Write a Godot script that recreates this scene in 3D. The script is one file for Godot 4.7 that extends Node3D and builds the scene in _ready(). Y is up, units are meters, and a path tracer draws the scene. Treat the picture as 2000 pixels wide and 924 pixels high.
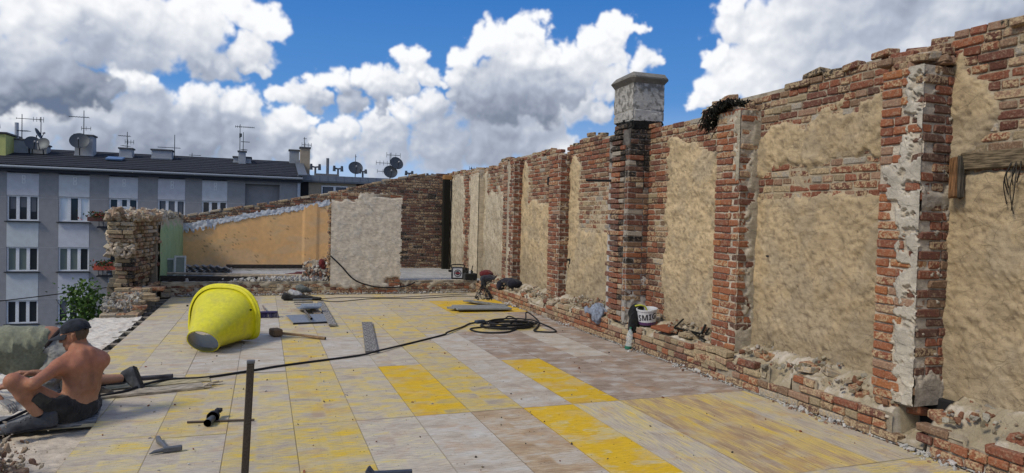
extends Node3D
# A gutted top storey: a deck of shuttering panels between half demolished brick walls, with blocks of flats beyond.
# World: x to the right, -z along the long wall away from the camera, y up, deck surface at y = 0, metres.

const BRICKS := [[.39, .15, .078], [.30, .115, .07], [.205, .09, .065], [.16, .088, .068], [.045, .04, .038], [.40, .315, .2], [.40, .25, .17], [.47, .42, .35], [.45, .18, .08], [.27, .17, .11]]
var rng := RandomNumberGenerator.new()
var nz := FastNoiseLite.new()
var nf := FastNoiseLite.new()
var nc := FastNoiseLite.new()
var mats := {}
var counts := {}
var deck_smears: Texture2D
var unit_bricks: Array[ArrayMesh] = []
var eye := Vector3(0, 1.7, 0)


func _ready() -> void:
	rng.seed = 77
	nz.seed = 5
	nz.frequency = 1.0
	nz.fractal_octaves = 4
	nf.seed = 9
	nf.frequency = 1.0
	nf.fractal_octaves = 2
	nc.seed = 3
	nc.noise_type = FastNoiseLite.TYPE_CELLULAR
	nc.frequency = 1.0
	view_and_light()
	make_materials()
	make_unit_bricks()
	ground_and_far_buildings()
	deck()
	long_wall()
	wall_ledge()
	far_end()
	left_side()
	props()
	people()


# ---------------------------------------------------------------- camera, sky, sun
func view_and_light() -> void:
	var yaw := deg_to_rad(20.171)
	var pitch := deg_to_rad(-1.262)
	var roll := deg_to_rad(1.393)
	var f := Vector3(sin(yaw) * cos(pitch), sin(pitch), -cos(yaw) * cos(pitch))
	var r := Vector3(cos(yaw), 0, sin(yaw))
	var u := r.cross(f)
	var cam := Camera3D.new()
	cam.name = "camera"
	cam.transform = Transform3D(Basis(r * cos(roll) + u * sin(roll), u * cos(roll) - r * sin(roll), -f), eye)
	cam.fov = 38.58
	cam.near = 0.05
	cam.far = 3000.0
	add_child(cam)
	cam.current = true
	var env := Environment.new()
	env.background_mode = Environment.BG_SKY
	var sm := PanoramaSkyMaterial.new()
	sm.panorama = ImageTexture.create_from_image(sky_picture())
	sm.energy_multiplier = 0.66
	env.sky = Sky.new()
	env.sky.sky_material = sm
	env.tonemap_mode = Environment.TONE_MAPPER_LINEAR
	env.tonemap_exposure = 1.6
	env.sdfgi_enabled = true
	env.ssao_enabled = true
	env.ssil_enabled = true
	var we := WorldEnvironment.new()
	we.name = "world_environment"
	we.environment = env
	add_child(we)
	var sun := DirectionalLight3D.new()
	sun.name = "sun"
	sun.light_energy = 0.5
	sun.light_color = Color(1.0, 0.96, 0.88)
	sun.light_angular_distance = 14.0
	sun.shadow_enabled = true
	add_child(sun)
	sun.look_at_from_position(Vector3(-8, 8.5, 2.6), Vector3.ZERO)


const SKY_W := 4096
const PPD := 4096.0 / 360.0
# puffs of cloud: azimuth, elevation, radius in degrees, whiteness in percent
const CLOUDS := [
	"-10.4,9.8,1.1,95 -9.0,9.6,1.2,100 -8.1,9.5,0.7,90 -11.0,8.7,1.3,70 -6.0,8.4,1.2,95 -4.3,8.6,1.5,100 -2.3,8.5,1.5,95 -1.0,8.1,1.3,90 1.9,7.5,1.6,95 3.5,7.7,0.9,95 0.6,6.8,1.6,85 -4.0,7.6,2.2,60 -2.0,6.4,2.0,50 -6.4,7.1,1.9,55 -8.3,7.4,2.1,60 -11.0,6.7,2.2,65 -14.1,6.4,2.1,75 -16.3,6.1,1.6,80 -5.0,5.6,2.7,45 -8.7,5.4,2.3,40 -12.0,5.1,2.2,45 -15.1,4.8,1.8,60 1.6,5.5,2.1,55 -1.5,4.8,2.3,50 3.8,6.2,1.1,70 -18.1,5.5,1.7,70",
	"6.5,7.2,1.4,90 5.1,6.6,1.0,85 8.8,7.9,1.4,90 10.8,8.8,1.4,95 12.8,9.5,1.4,90 9.4,6.5,2.3,65 13.7,7.8,2.6,60 6.6,5.8,1.7,70 18.1,6.8,3.2,50 22.5,8.4,2.3,65 25.4,9.8,2.3,78 28.3,11.5,1.7,85 30.5,13.2,1.4,92 31.6,13.6,0.7,90 26.8,12.9,2.0,85 27.5,9.3,1.4,75 21.1,6.9,2.6,60 13.7,5.8,2.6,60 24.0,6.2,1.5,80 9.4,5.1,2.3,65 4.3,5.1,1.4,75 19.6,7.7,2.1,40",
	"1.0,9.7,1.0,80 2.4,9.7,1.2,75 4.0,10.4,1.0,92 5.3,10.9,1.2,90 7.0,11.6,1.1,100 8.7,11.1,1.4,85 10.1,11.1,1.4,75 11.1,13.3,1.1,100 11.3,12.2,1.4,90 12.7,11.8,1.3,85 13.4,11.5,0.7,80 3.7,9.4,1.1,50 6.5,9.6,1.4,45 9.0,9.6,1.1,45 8.7,9.0,0.8,50 11.0,10.7,1.1,65",
	"38.6,11.9,3.0,95 36.3,10.6,1.7,90 35.3,10.2,1.0,85 41.2,13.3,3.9,78 39.7,14.9,2.6,90 44.1,14.9,4.1,58 37.7,15.4,1.9,85 42.6,16.5,3.1,80 47.6,15.3,4.1,55 52.4,15.1,3.7,65 49.5,16.8,3.6,35 56.2,15.2,3.2,45 37.7,17.1,1.5,90 45.6,12.6,3.3,60 40.6,10.2,2.2,85 50.9,12.8,3.0,65 36.6,13.5,1.2,90 59.0,13.2,3.0,60 56.9,11.5,2.4,70",
	"20.8,15.9,1.6,100 22.0,15.4,1.3,100 18.8,15.0,1.7,100 17.0,14.4,1.6,100 15.6,13.0,1.4,95 15.1,11.6,1.3,80 22.7,13.5,1.7,95 20.6,13.7,2.3,95 24.4,13.8,1.6,98 26.4,14.9,1.5,100 28.2,15.7,1.4,100 29.3,16.0,1.2,100 30.2,15.8,0.8,98 27.6,14.0,1.7,92 25.6,12.4,2.0,75 23.0,11.5,2.6,55 19.5,11.7,2.6,55 17.1,11.1,2.3,55 16.0,10.1,1.7,35 18.9,9.7,2.3,25 22.2,9.7,2.0,25 24.5,10.7,1.7,45 14.8,10.6,1.0,50",
	"-16.1,12.6,2.1,78 -13.6,13.5,2.5,88 -11.0,14.2,2.4,92 -8.2,13.9,2.5,82 -5.1,14.6,2.6,95 -2.2,15.3,2.0,100 -0.1,14.5,1.7,100 -1.1,12.6,1.8,80 -3.1,11.3,1.6,55 -0.6,11.5,1.0,75 -5.1,11.1,1.4,45 -6.0,13.0,2.9,78 -8.8,11.9,2.5,55 -11.9,12.2,2.6,50 -12.3,13.3,1.3,45 -15.1,10.9,2.4,72 -15.9,9.4,2.2,50 -13.5,9.3,2.1,35 -17.0,8.1,1.9,25 -14.7,8.2,2.2,8 -12.3,8.4,1.7,12 -10.8,8.4,1.1,25 -17.0,7.2,1.1,12 -16.5,12.5,1.1,95 -19.2,11.1,2.9,70 -19.2,7.8,2.2,30",
]


func sky_blue(el: float) -> Vector3:
	var t := clampf(el / 22.0, 0.0, 1.0)
	var low := Vector3(0.23, 0.49, 0.83)
	var high := Vector3(0.024, 0.155, 0.50)
	var c := low.lerp(high, pow(t, 0.55))
	var t2 := clampf((el - 22.0) / 60.0, 0.0, 1.0)
	return c.lerp(Vector3(0.022, 0.12, 0.42), t2)


func cloud_shade(b: float) -> Vector3:
	var dark := Vector3(0.13, 0.165, 0.24)
	var mid := Vector3(0.43, 0.48, 0.58)
	var white := Vector3(0.93, 0.94, 0.96)
	return dark.lerp(mid, clampf(b * 2.0, 0, 1)).lerp(white, clampf(b * 2.0 - 1.0, 0, 1))


func to_srgb(c: Vector3) -> Color:
	return Color(c.x, c.y, c.z).linear_to_srgb()


func sky_picture() -> Image:
	# the whole dome, coarse: broken cumulus everywhere, as in the part in view
	var cw := 1024
	var ch := 512
	var dome := Image.create(cw, ch, false, Image.FORMAT_RGB8)
	dome.fill(Color(0.42, 0.41, 0.39))
	var n1 := FastNoiseLite.new()
	n1.seed = 21
	n1.frequency = 1.0
	n1.fractal_octaves = 5
	for y in ch / 2 + 1:
		var el := 90.0 - (y + 0.5) * 180.0 / ch
		var ce := cos(deg_to_rad(el))
		var se := sin(deg_to_rad(el))
		for x in cw:
			var az := TAU * ((x + 0.5) / cw - 0.5)
			var d := Vector3(sin(az) * ce, se * 1.6, -cos(az) * ce) * 2.2
			var n := n1.get_noise_3dv(d)
			var up := n1.get_noise_3dv(d + Vector3(-0.05, 0.16, 0.0))
			var a := smoothstep(-0.02, 0.14, n + 0.06)
			var b := clampf(0.72 + (n - up) * 2.2 - maxf(0.0, n) * 0.5, 0.1, 1.0)
			dome.set_pixel(x, y, to_srgb(sky_blue(el).lerp(cloud_shade(b), a)))
	dome.resize(SKY_W, SKY_W / 2, Image.INTERPOLATE_CUBIC)
	# the window in view, at full resolution
	var az0 := -32.0
	var el1 := 28.0
	var w := int(104.0 * PPD)
	var h := int(30.0 * PPD)
	var n := w * h
	var field := PackedFloat32Array()
	var white := PackedFloat32Array()
	var weight := PackedFloat32Array()
	var dens := PackedFloat32Array()
	var sky := PackedVector3Array()
	for a in [field, white, weight, dens]:
		a.resize(n)
	sky.resize(n)
	var wn := FastNoiseLite.new()
	wn.seed = 4
	wn.frequency = 1.0
	wn.fractal_octaves = 4
	var cn := FastNoiseLite.new()
	cn.seed = 8
	cn.noise_type = FastNoiseLite.TYPE_CELLULAR
	cn.cellular_return_type = FastNoiseLite.RETURN_DISTANCE
	cn.frequency = 1.0
	cn.fractal_octaves = 3
	cn.fractal_lacunarity = 2.2
	cn.fractal_gain = 0.45
	for y in h:
		var el := el1 - (y + 0.5) / PPD
		var blue := sky_blue(el).lerp(Vector3(0.6, 0.68, 0.8), clampf(1.0 - el / 10.0, 0.0, 1.0) * 0.75)
		for x in w:
			sky[y * w + x] = blue
	# one bank of cloud after the other, the farthest first
	for bank in CLOUDS.size():
		var line: String = CLOUDS[bank]
		var dull := 0.1 if bank < 2 else 0.0
		field.fill(-1.0)
		white.fill(0.0)
		weight.fill(0.0)
		dens.fill(-1.0)
		var box := Rect2i()
		for item in line.split(" "):
			var q: PackedStringArray = item.split(",")
			var r := q[2].to_float() * PPD
			var cx := (q[0].to_float() - az0) * PPD
			var cy := (el1 - q[1].to_float()) * PPD
			var b := q[3].to_float() / 100.0
			var here := Rect2i(int(cx - r * 1.7), int(cy - r * 1.6), int(r * 3.4), int(r * 3.2)).intersection(Rect2i(0, 0, w, h))
			box = box.merge(here) if box.size.x else here
			for y in range(here.position.y, here.end.y):
				var dy := (y - cy) / r
				if dy > 0:
					dy *= 1.25
				for x in range(here.position.x, here.end.x):
					var dx := (x - cx) / r
					var v := 1.0 - sqrt(dx * dx + dy * dy)
					if v < -0.6:
						continue
					var i := y * w + x
					field[i] = maxf(field[i], v)
					var k := (v + 0.61) * (v + 0.61)
					k *= k
					weight[i] += k
					white[i] += k * b
		for y in range(box.position.y, box.end.y):
			for x in range(box.position.x, box.end.x):
				var px := x / 26.0
				var py := y / 26.0
				var wx := x + int(wn.get_noise_2d(px * 0.8, py * 0.8) * 16.0)
				var wy := y + int(wn.get_noise_2d(px * 0.8 + 40.0, py * 0.8) * 12.0)
				var j := clampi(wy, 0, h - 1) * w + clampi(wx, 0, w - 1)
				dens[y * w + x] = field[j] - 0.03 - (cn.get_noise_2d(px * 0.8, py * 0.95) + 0.75) * 0.36 + wn.get_noise_2d(px * 1.3, py * 1.3) * 0.24
		for y in range(box.position.y, box.end.y):
			for x in range(box.position.x, box.end.x):
				var i := y * w + x
				var d := dens[i]
				if d < -0.22:
					continue
				var iu := maxi(0, y - 10) * w + maxi(0, x - 6)
				var iv := maxi(0, y - 4) * w + maxi(0, x - 2)
				var b := white[i] / maxf(weight[i], 0.0001)
				b += -0.02 - dull + clampf((d - dens[iu]) * 0.2, -0.07, 0.12) + clampf((d - dens[iv]) * 0.18, -0.04, 0.08)
				b += 0.12 * smoothstep(0.25, 0.0, d) * b
				sky[i] = sky[i].lerp(cloud_shade(clampf(b, 0.0, 1.0)), smoothstep(-0.2, 0.2, d))
	var win := Image.create(w, h, false, Image.FORMAT_RGBA8)
	for y in h:
		for x in w:
			var col := to_srgb(sky[y * w + x])
			col.a = clampf(minf(minf(x, w - 1 - x), y) / 60.0, 0.0, 1.0)
			win.set_pixel(x, y, col)
	dome.convert(Image.FORMAT_RGBA8)
	dome.blend_rect(win, Rect2i(0, 0, w, mini(h, int(el1 * PPD))), Vector2i(SKY_W / 2 + int(az0 * PPD), int((90.0 - el1) * PPD)))
	# Godot looks along -z at the picture's left edge
	var turned := Image.create(SKY_W, SKY_W / 2, false, Image.FORMAT_RGBA8)
	turned.blit_rect(dome, Rect2i(SKY_W / 2, 0, SKY_W / 2, SKY_W / 2), Vector2i.ZERO)
	turned.blit_rect(dome, Rect2i(0, 0, SKY_W / 2, SKY_W / 2), Vector2i(SKY_W / 2, 0))
	return turned


# ---------------------------------------------------------------- textures and materials
func noise_pic(w: int, h: int, f: float, oct := 4, s := 1, kind := FastNoiseLite.TYPE_SIMPLEX_SMOOTH) -> Image:
	var n := FastNoiseLite.new()
	n.seed = s
	n.noise_type = kind
	n.frequency = f
	n.fractal_octaves = oct
	var im := n.get_seamless_image(w, h)
	im.convert(Image.FORMAT_L8)
	return im


func tex(im: Image) -> ImageTexture:
	return ImageTexture.create_from_image(im)


# a grey picture that runs from lo to hi, mixed from two noises (bytes)
func mottle(size: int, lo: float, hi: float, a: Image, b: Image, k := 0.5) -> Image:
	var da := a.get_data()
	var db := b.get_data()
	var o := PackedByteArray()
	o.resize(size * size)
	for i in size * size:
		o[i] = int(255.0 * clampf(lo + (hi - lo) * (da[i] * (1.0 - k) + db[i] * k) / 255.0, 0.0, 1.0))
	return Image.create_from_data(size, size, false, Image.FORMAT_L8, o)


func patches(size: int, c: Color, a: Image, b: Image, lo: float, hi: float, most := 0.9) -> Image:
	var da := a.get_data()
	var db := b.get_data()
	var o := PackedByteArray()
	o.resize(size * size * 4)
	for i in size * size:
		var t := (da[i] * 0.4 + db[i] * 0.6) / 255.0
		var v := 0.82 + da[i] / 255.0 * 0.36
		o[i * 4] = int(clampf(c.r * v, 0, 1) * 255)
		o[i * 4 + 1] = int(clampf(c.g * v, 0, 1) * 255)
		o[i * 4 + 2] = int(clampf(c.b * v, 0, 1) * 255)
		o[i * 4 + 3] = int(255.0 * most * smoothstep(lo, hi, t))
	return Image.create_from_data(size, size, false, Image.FORMAT_RGBA8, o)


func mat(called: String, c: Color, rough := 0.9, metal := 0.0) -> StandardMaterial3D:
	var m := StandardMaterial3D.new()
	m.resource_name = called
	m.albedo_color = c.linear_to_srgb()
	m.roughness = rough
	m.metallic = metal
	m.metallic_specular = 0.3
	mats[called] = m
	return m


func tri(m: StandardMaterial3D, scale: float, t: Texture2D, bump: Texture2D = null, cm := 0.6) -> StandardMaterial3D:
	m.uv1_triplanar = true
	m.uv1_world_triplanar = true
	m.uv1_scale = Vector3.ONE * scale
	m.albedo_texture = t
	if bump:
		m.heightmap_enabled = true
		m.heightmap_texture = bump
		m.heightmap_scale = cm
	return m


func make_materials() -> void:
	var s := 512
	var coarse := noise_pic(s, s, 0.012, 5, 11)
	var fine := noise_pic(s, s, 0.09, 3, 12)
	var mid := noise_pic(s, s, 0.035, 4, 13)
	var brick_grey := tex(mottle(s, 0.62, 1.12, mid, fine, 0.5))
	var soft_grey := tex(mottle(s, 0.72, 1.1, coarse, fine, 0.45))
	var wash := tex(patches(s, Color(0.69, 0.61, 0.49), mid, coarse, 0.40, 0.62, 0.85))
	var dust := tex(patches(s, Color(0.60, 0.53, 0.45), mid, coarse, 0.48, 0.76, 0.55))
	# plaster relief: lumps, trowel scrapes with sharp lips, cracks and pits
	var S := 1024
	var ridge_noise := FastNoiseLite.new()
	ridge_noise.seed = 41
	ridge_noise.frequency = 0.02
	ridge_noise.fractal_type = FastNoiseLite.FRACTAL_RIDGED
	ridge_noise.fractal_octaves = 4
	ridge_noise.domain_warp_enabled = true
	ridge_noise.domain_warp_amplitude = 35.0
	ridge_noise.domain_warp_frequency = 0.012
	var ridges := ridge_noise.get_seamless_image(S, S)
	ridges.convert(Image.FORMAT_L8)
	var scrape := noise_pic(S / 4, S, 0.022, 4, 43)
	scrape.resize(S, S, Image.INTERPOLATE_CUBIC)
	var dr := ridges.get_data()
	var ds := scrape.get_data()
	var dc := noise_pic(S, S, 0.006, 4, 44).get_data()
	var df := noise_pic(S, S, 0.07, 3, 45).get_data()
	var rl := PackedByteArray()
	var pk := PackedByteArray()
	rl.resize(S * S)
	pk.resize(S * S)
	for i in S * S:
		var r := dr[i] / 255.0
		var sc := ds[i] / 255.0
		var f := df[i] / 255.0
		var c := dc[i] / 255.0
		var step := smoothstep(0.46, 0.5, sc + (f - 0.5) * 0.12)
		var v := 0.3 + 0.24 * f + 0.10 * (1.0 - smoothstep(0.75, 0.97, r)) + 0.04 * step
		var pit := smoothstep(0.72, 0.8, f)
		v -= 0.3 * pit
		rl[i] = int(255.0 * clampf(v, 0.0, 1.0))
		var g := 0.93 + 0.12 * (c - 0.5) + 0.2 * (f - 0.5) + 0.05 * step
		g *= 1.0 - 0.15 * smoothstep(0.82, 0.96, r) * smoothstep(0.4, 0.6, c)
		g *= 1.0 - 0.25 * pit  # pits darkened in the colour too, for dirt and the shade in them
		pk[i] = int(255.0 * clampf(g, 0.0, 1.0))
	# trowel strokes: a groove with a raised lip; chipped pits
	for k in 330:
		var pit := k >= 230
		var x := rng.randf() * S
		var y := rng.randf() * S
		var ang := rng.randf_range(-0.5, 0.5) if rng.randf() < 0.6 else rng.randf_range(-1.4, 1.4)
		var len := rng.randf_range(5, 12) if pit else rng.randf_range(30, 190)
		var wide := rng.randf_range(3, 8) if pit else rng.randf_range(1.5, 4.0)
		var bend := rng.randf_range(-0.006, 0.006)
		for t in int(len):
			ang += bend + rng.randf_range(-0.06, 0.06)
			x += cos(ang)
			y += sin(ang)
			var w := wide * sin(PI * (t + 0.5) / len) + 0.5 + rng.randf()
			for q in range(-int(w) - 2, int(w) + 1):
				var i := posmod(int(y) + q, S) * S + posmod(int(x), S)
				if q < -int(w):
					rl[i] = mini(255, rl[i] + 22)
				else:
					rl[i] = maxi(0, rl[i] - (16 if pit else 12))
					pk[i] = maxi(int(pk[i] * (0.90 if pit else 0.92)), 95)
	var rough_bump := tex(Image.create_from_data(S, S, false, Image.FORMAT_L8, rl))
	var fine_bump := tex(mottle(s, 0.0, 1.0, mid, fine, 0.6))
	var plaster_grey := tex(Image.create_from_data(S, S, false, Image.FORMAT_L8, pk))
	var even_grey := tex(mottle(s, 0.9, 1.05, coarse, fine, 0.5))
	for i in BRICKS.size():
		var b: Array = BRICKS[i]
		for k in 2:
			var m := tri(mat("brick%d_%d" % [i, k], Color(b[0], b[1], b[2]), 0.93), 2.3, brick_grey, fine_bump, 0.5)
			m.uv1_offset = Vector3(0.13, 0.37, 0.71) * i
			m.detail_enabled = true
			m.detail_blend_mode = BaseMaterial3D.BLEND_MODE_MIX
			m.detail_albedo = wash if k == 1 else dust
	for k in 2:
		var m := tri(mat("bricks_%d" % k, Color.WHITE, 0.93), 2.3, brick_grey, fine_bump, 0.5)
		m.vertex_color_use_as_albedo = true
		m.detail_enabled = true
		m.detail_blend_mode = BaseMaterial3D.BLEND_MODE_MIX
		m.detail_albedo = wash if k == 1 else dust
	# old grey and rusty smears that run on over the deck panels
	var sm := PackedByteArray()
	sm.resize(s * s * 4)
	var d1 := noise_pic(s, s, 0.009, 5, 71).get_data()
	var d2 := noise_pic(s, s, 0.014, 4, 72).get_data()
	var d3 := noise_pic(s, s, 0.06, 4, 73).get_data()
	for i in s * s:
		var rust := smoothstep(0.48, 0.7, d2[i] / 255.0)
		var c := Color(0.70, 0.68, 0.65).lerp(Color(0.68, 0.52, 0.36), rust)
		sm[i * 4] = int(c.r * 255)
		sm[i * 4 + 1] = int(c.g * 255)
		sm[i * 4 + 2] = int(c.b * 255)
		sm[i * 4 + 3] = int(255.0 * 0.3 * smoothstep(0.42, 0.74, d1[i] / 255.0 * 0.72 + d3[i] / 255.0 * 0.28))
	deck_smears = tex(Image.create_from_data(s, s, false, Image.FORMAT_RGBA8, sm))
	tri(mat("plaster", Color.WHITE, 0.95), 0.85, plaster_grey, rough_bump, 0.7).vertex_color_use_as_albedo = true
	tri(mat("smooth", Color.WHITE, 0.85), 0.9, even_grey, fine_bump, 0.15).vertex_color_use_as_albedo = true
	tri(mat("concrete", Color.WHITE, 0.92), 0.9, plaster_grey, rough_bump, 1.2).vertex_color_use_as_albedo = true
	tri(mat("stone", Color.WHITE, 0.95), 3.0, brick_grey, fine_bump, 0.8).vertex_color_use_as_albedo = true
	tri(mat("facade", Color.WHITE, 0.9), 0.35, even_grey, fine_bump, 0.2).vertex_color_use_as_albedo = true
	tri(mat("skin", Color.WHITE, 0.55), 3.0, tex(mottle(s, 0.86, 1.08, coarse, mid, 0.4)), fine_bump, 0.08).vertex_color_use_as_albedo = true
	mats.skin.subsurf_scatter_enabled = true
	mats.skin.subsurf_scatter_strength = 0.12
	var cl := tri(mat("cloth", Color.WHITE, 0.95), 4.0, tex(mottle(s, 0.7, 1.1, coarse, fine, 0.4)), fine_bump, 0.25)
	cl.vertex_color_use_as_albedo = true
	cl.rim_enabled = true
	cl.rim = 0.25
	# wood with streaks along its own x axis (local triplanar)
	var st := noise_pic(64, s, 0.05, 4, 31)
	st.resize(s, s, Image.INTERPOLATE_CUBIC)
	var wd := mat("wood", Color.WHITE, 0.85)
	wd.vertex_color_use_as_albedo = true
	tri(wd, 2.0, tex(mottle(s, 0.45, 1.25, st, mid, 0.12)), tex(st), 0.3)
	wd.uv1_world_triplanar = false
	var pl := mat("plastic", Color.WHITE, 0.42)
	pl.vertex_color_use_as_albedo = true
	pl.metallic_specular = 0.5
	tri(pl, 2.0, tex(mottle(s, 0.84, 1.06, coarse, mid, 0.4)), fine_bump, 0.06)
	var me := mat("metal", Color.WHITE, 0.5, 0.6)
	me.vertex_color_use_as_albedo = true
	tri(me, 3.0, soft_grey, fine_bump, 0.08)
	var rf := mat("roofing", Color.WHITE, 0.9)
	rf.vertex_color_use_as_albedo = true
	tri(rf, 0.5, soft_grey, fine_bump, 0.6)
	mat("pane", Color(0.022, 0.027, 0.034), 0.06).metallic_specular = 0.4
	mat("pane_bright", Color(0.62, 0.66, 0.7), 0.1).metallic_specular = 0.7  # pale colour stands for sky reflected in the glass
	mat("pane_curtain", Color(0.13, 0.165, 0.155), 0.12).metallic_specular = 0.4
	mat("curtain", Color(0.12, 0.13, 0.15), 0.9)
	mat("dark", Color(0.02, 0.02, 0.022), 0.9)
	mat("black_rubber", Color(0.018, 0.018, 0.02), 0.6)
	var g := mat("clear_plastic", Color(0.85, 0.95, 0.95, 0.25), 0.08)
	g.transparency = BaseMaterial3D.TRANSPARENCY_ALPHA
	var leaf := mat("leaf", Color.WHITE, 0.6)
	leaf.vertex_color_use_as_albedo = true
	leaf.backlight_enabled = true
	leaf.backlight = Color(0.25, 0.35, 0.1)
	leaf.cull_mode = BaseMaterial3D.CULL_DISABLED


# ---------------------------------------------------------------- naming
func numbered(called: String, parent: Node) -> String:
	var key := "%d/%s" % [parent.get_instance_id(), called]
	var k: int = counts.get(key, 0)
	counts[key] = k + 1
	return called if k == 0 else "%s_%03d" % [called, k]


func thing(called: String, label: String, category: String, at := Vector3.ZERO, turn := 0.0, group := "") -> Node3D:
	var o := Node3D.new()
	o.name = numbered(called, self)
	add_child(o)
	o.position = at
	o.rotation.y = turn
	tag(o, label, category, group)
	return o


func tag(o: Node3D, label: String, category: String, group := "") -> Node3D:
	o.set_meta("label", label)
	o.set_meta("category", category)
	if group:
		o.set_meta("group", group)
	return o


func part(called: String, mesh: Mesh, m: Material, parent: Node3D = self, xf := Transform3D()) -> MeshInstance3D:
	var o := MeshInstance3D.new()
	o.name = numbered(called, parent)
	o.mesh = mesh
	o.material_override = m
	o.transform = xf
	parent.add_child(o)
	return o


func struct_(o: Node3D) -> Node3D:
	o.set_meta("kind", "structure")
	return o


func stuff(o: Node3D) -> Node3D:
	o.set_meta("kind", "stuff")
	return o


# ---------------------------------------------------------------- meshes
class MB:
	var v := PackedVector3Array()
	var n := PackedVector3Array()
	var c := PackedColorArray()
	var uv := PackedVector2Array()
	var ix := PackedInt32Array()
	var col := Color.WHITE

	func vert(p: Vector3, nn: Vector3, cc: Color) -> int:
		v.append(p)
		n.append(nn)
		c.append(cc)
		return v.size() - 1

	func tri3(a: Vector3, b: Vector3, d: Vector3) -> void:  # counter-clockwise seen from outside
		var nn := (b - a).cross(d - a).normalized()
		var i := vert(a, nn, col)
		vert(b, nn, col)
		vert(d, nn, col)
		ix.append_array(PackedInt32Array([i, i + 2, i + 1]))

	func quad(a: Vector3, b: Vector3, d: Vector3, e: Vector3) -> void:
		var nn := (d - a).cross(e - b).normalized()
		var i := vert(a, nn, col)
		vert(b, nn, col)
		vert(d, nn, col)
		vert(e, nn, col)
		ix.append_array(PackedInt32Array([i, i + 2, i + 1, i, i + 3, i + 2]))

	# a box with chamfered edges, centred in xf
	func box(xf: Transform3D, s: Vector3, ch := 0.004, jit := 0.0, rg: RandomNumberGenerator = null) -> void:
		var h := s * 0.5
		var k := minf(ch, minf(h.x, minf(h.y, h.z)) * 0.9)
		var P := {}
		for sx in [-1, 1]:
			for sy in [-1, 1]:
				for sz in [-1, 1]:
					var cn := Vector3(h.x * sx, h.y * sy, h.z * sz)
					if jit > 0.0:
						cn += Vector3(rg.randf_range(-jit, jit), rg.randf_range(-jit, jit), rg.randf_range(-jit, jit))
					var i: int = (1 if sx > 0 else 0) + (2 if sy > 0 else 0) + (4 if sz > 0 else 0)
					P[i * 3] = xf * (cn - Vector3(0, k * sy, k * sz))
					P[i * 3 + 1] = xf * (cn - Vector3(k * sx, 0, k * sz))
					P[i * 3 + 2] = xf * (cn - Vector3(k * sx, k * sy, 0))
		faces(P)

	func faces(P: Dictionary) -> void:
		# 6 faces, 12 edges, 8 corners from the 24 points (corner * 3 + axis of the face the point lies on)
		for ax in 3:
			var b1 := (ax + 1) % 3
			var b2 := (ax + 2) % 3
			for s in 2:
				var base := s << ax
				var q := [base, base | (1 << b1), base | (1 << b1) | (1 << b2), base | (1 << b2)]
				if s == 0:
					q.reverse()
				quad(P[q[0] * 3 + ax], P[q[1] * 3 + ax], P[q[2] * 3 + ax], P[q[3] * 3 + ax])
			for s1 in 2:
				for s2 in 2:
					var a := (s1 << b1) | (s2 << b2)
					var b := a | (1 << ax)
					if s1 != s2:
						quad(P[a * 3 + b1], P[b * 3 + b1], P[b * 3 + b2], P[a * 3 + b2])
					else:
						quad(P[a * 3 + b2], P[b * 3 + b2], P[b * 3 + b1], P[a * 3 + b1])
		for i in 8:
			var odd := (i & 1) ^ ((i >> 1) & 1) ^ ((i >> 2) & 1)
			if odd == 1:
				tri3(P[i * 3], P[i * 3 + 1], P[i * 3 + 2])
			else:
				tri3(P[i * 3], P[i * 3 + 2], P[i * 3 + 1])

	func add(m: MB, xf: Transform3D, cc: Color) -> void:
		var at := v.size()
		v.append_array(xf * m.v)
		var nb := xf.basis.inverse().transposed()
		for q in m.n:
			n.append((nb * q).normalized())
			c.append(cc)
		for i in m.ix:
			ix.append(i + at)

	# a tube along points with a radius at each
	func tube(pts: Array, r: Array, sides := 8, caps := true) -> void:
		var rows := []
		var up := Vector3.UP
		for i in pts.size():
			var t: Vector3 = (pts[mini(i + 1, pts.size() - 1)] - pts[maxi(i - 1, 0)]).normalized()
			if absf(t.dot(up)) > 0.95:
				up = Vector3.RIGHT if absf(t.x) < 0.9 else Vector3.BACK
			var sd := t.cross(up).normalized()
			up = sd.cross(t).normalized()
			var row := PackedInt32Array()
			var rr: float = r[mini(i, r.size() - 1)]
			for k in sides + 1:
				var a := TAU * k / sides
				var d := sd * cos(a) + up * sin(a)
				row.append(vert(pts[i] + d * rr, d, col))
			rows.append(row)
		for i in rows.size() - 1:
			for k in sides:
				ix.append_array(PackedInt32Array([rows[i][k], rows[i][k + 1], rows[i + 1][k], rows[i][k + 1], rows[i + 1][k + 1], rows[i + 1][k]]))
		if caps:
			for e in [0, pts.size() - 1]:
				var t: Vector3 = (pts[0] - pts[1]).normalized() if e == 0 else (pts[-1] - pts[-2]).normalized()
				var ctr := vert(pts[e], t, col)
				var first := v.size()
				for k in sides + 1:
					vert(v[rows[e][k]], t, col)
				for k in sides:
					ix.append_array(PackedInt32Array([ctr, first + k, first + k + 1] if e == 0 else [ctr, first + k + 1, first + k]))

	# profile of Vector2(radius, height) turned about xf's y axis
	func lathe(xf: Transform3D, prof: Array, sides := 20) -> void:
		for i in prof.size() - 1:
			var p0: Vector2 = prof[i]
			var p1: Vector2 = prof[i + 1]
			var nn := Vector2(p1.y - p0.y, p0.x - p1.x).normalized()
			var first := v.size()
			for k in sides + 1:
				var a := TAU * k / sides
				var d := Vector3(cos(a), 0, sin(a))
				var q := (xf.basis * (d * nn.x + Vector3.UP * nn.y)).normalized()
				vert(xf * (d * p0.x + Vector3.UP * p0.y), q, col)
				vert(xf * (d * p1.x + Vector3.UP * p1.y), q, col)
			for k in sides:
				var a := first + k * 2
				ix.append_array(PackedInt32Array([a, a + 2, a + 1, a + 1, a + 2, a + 3]))

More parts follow.
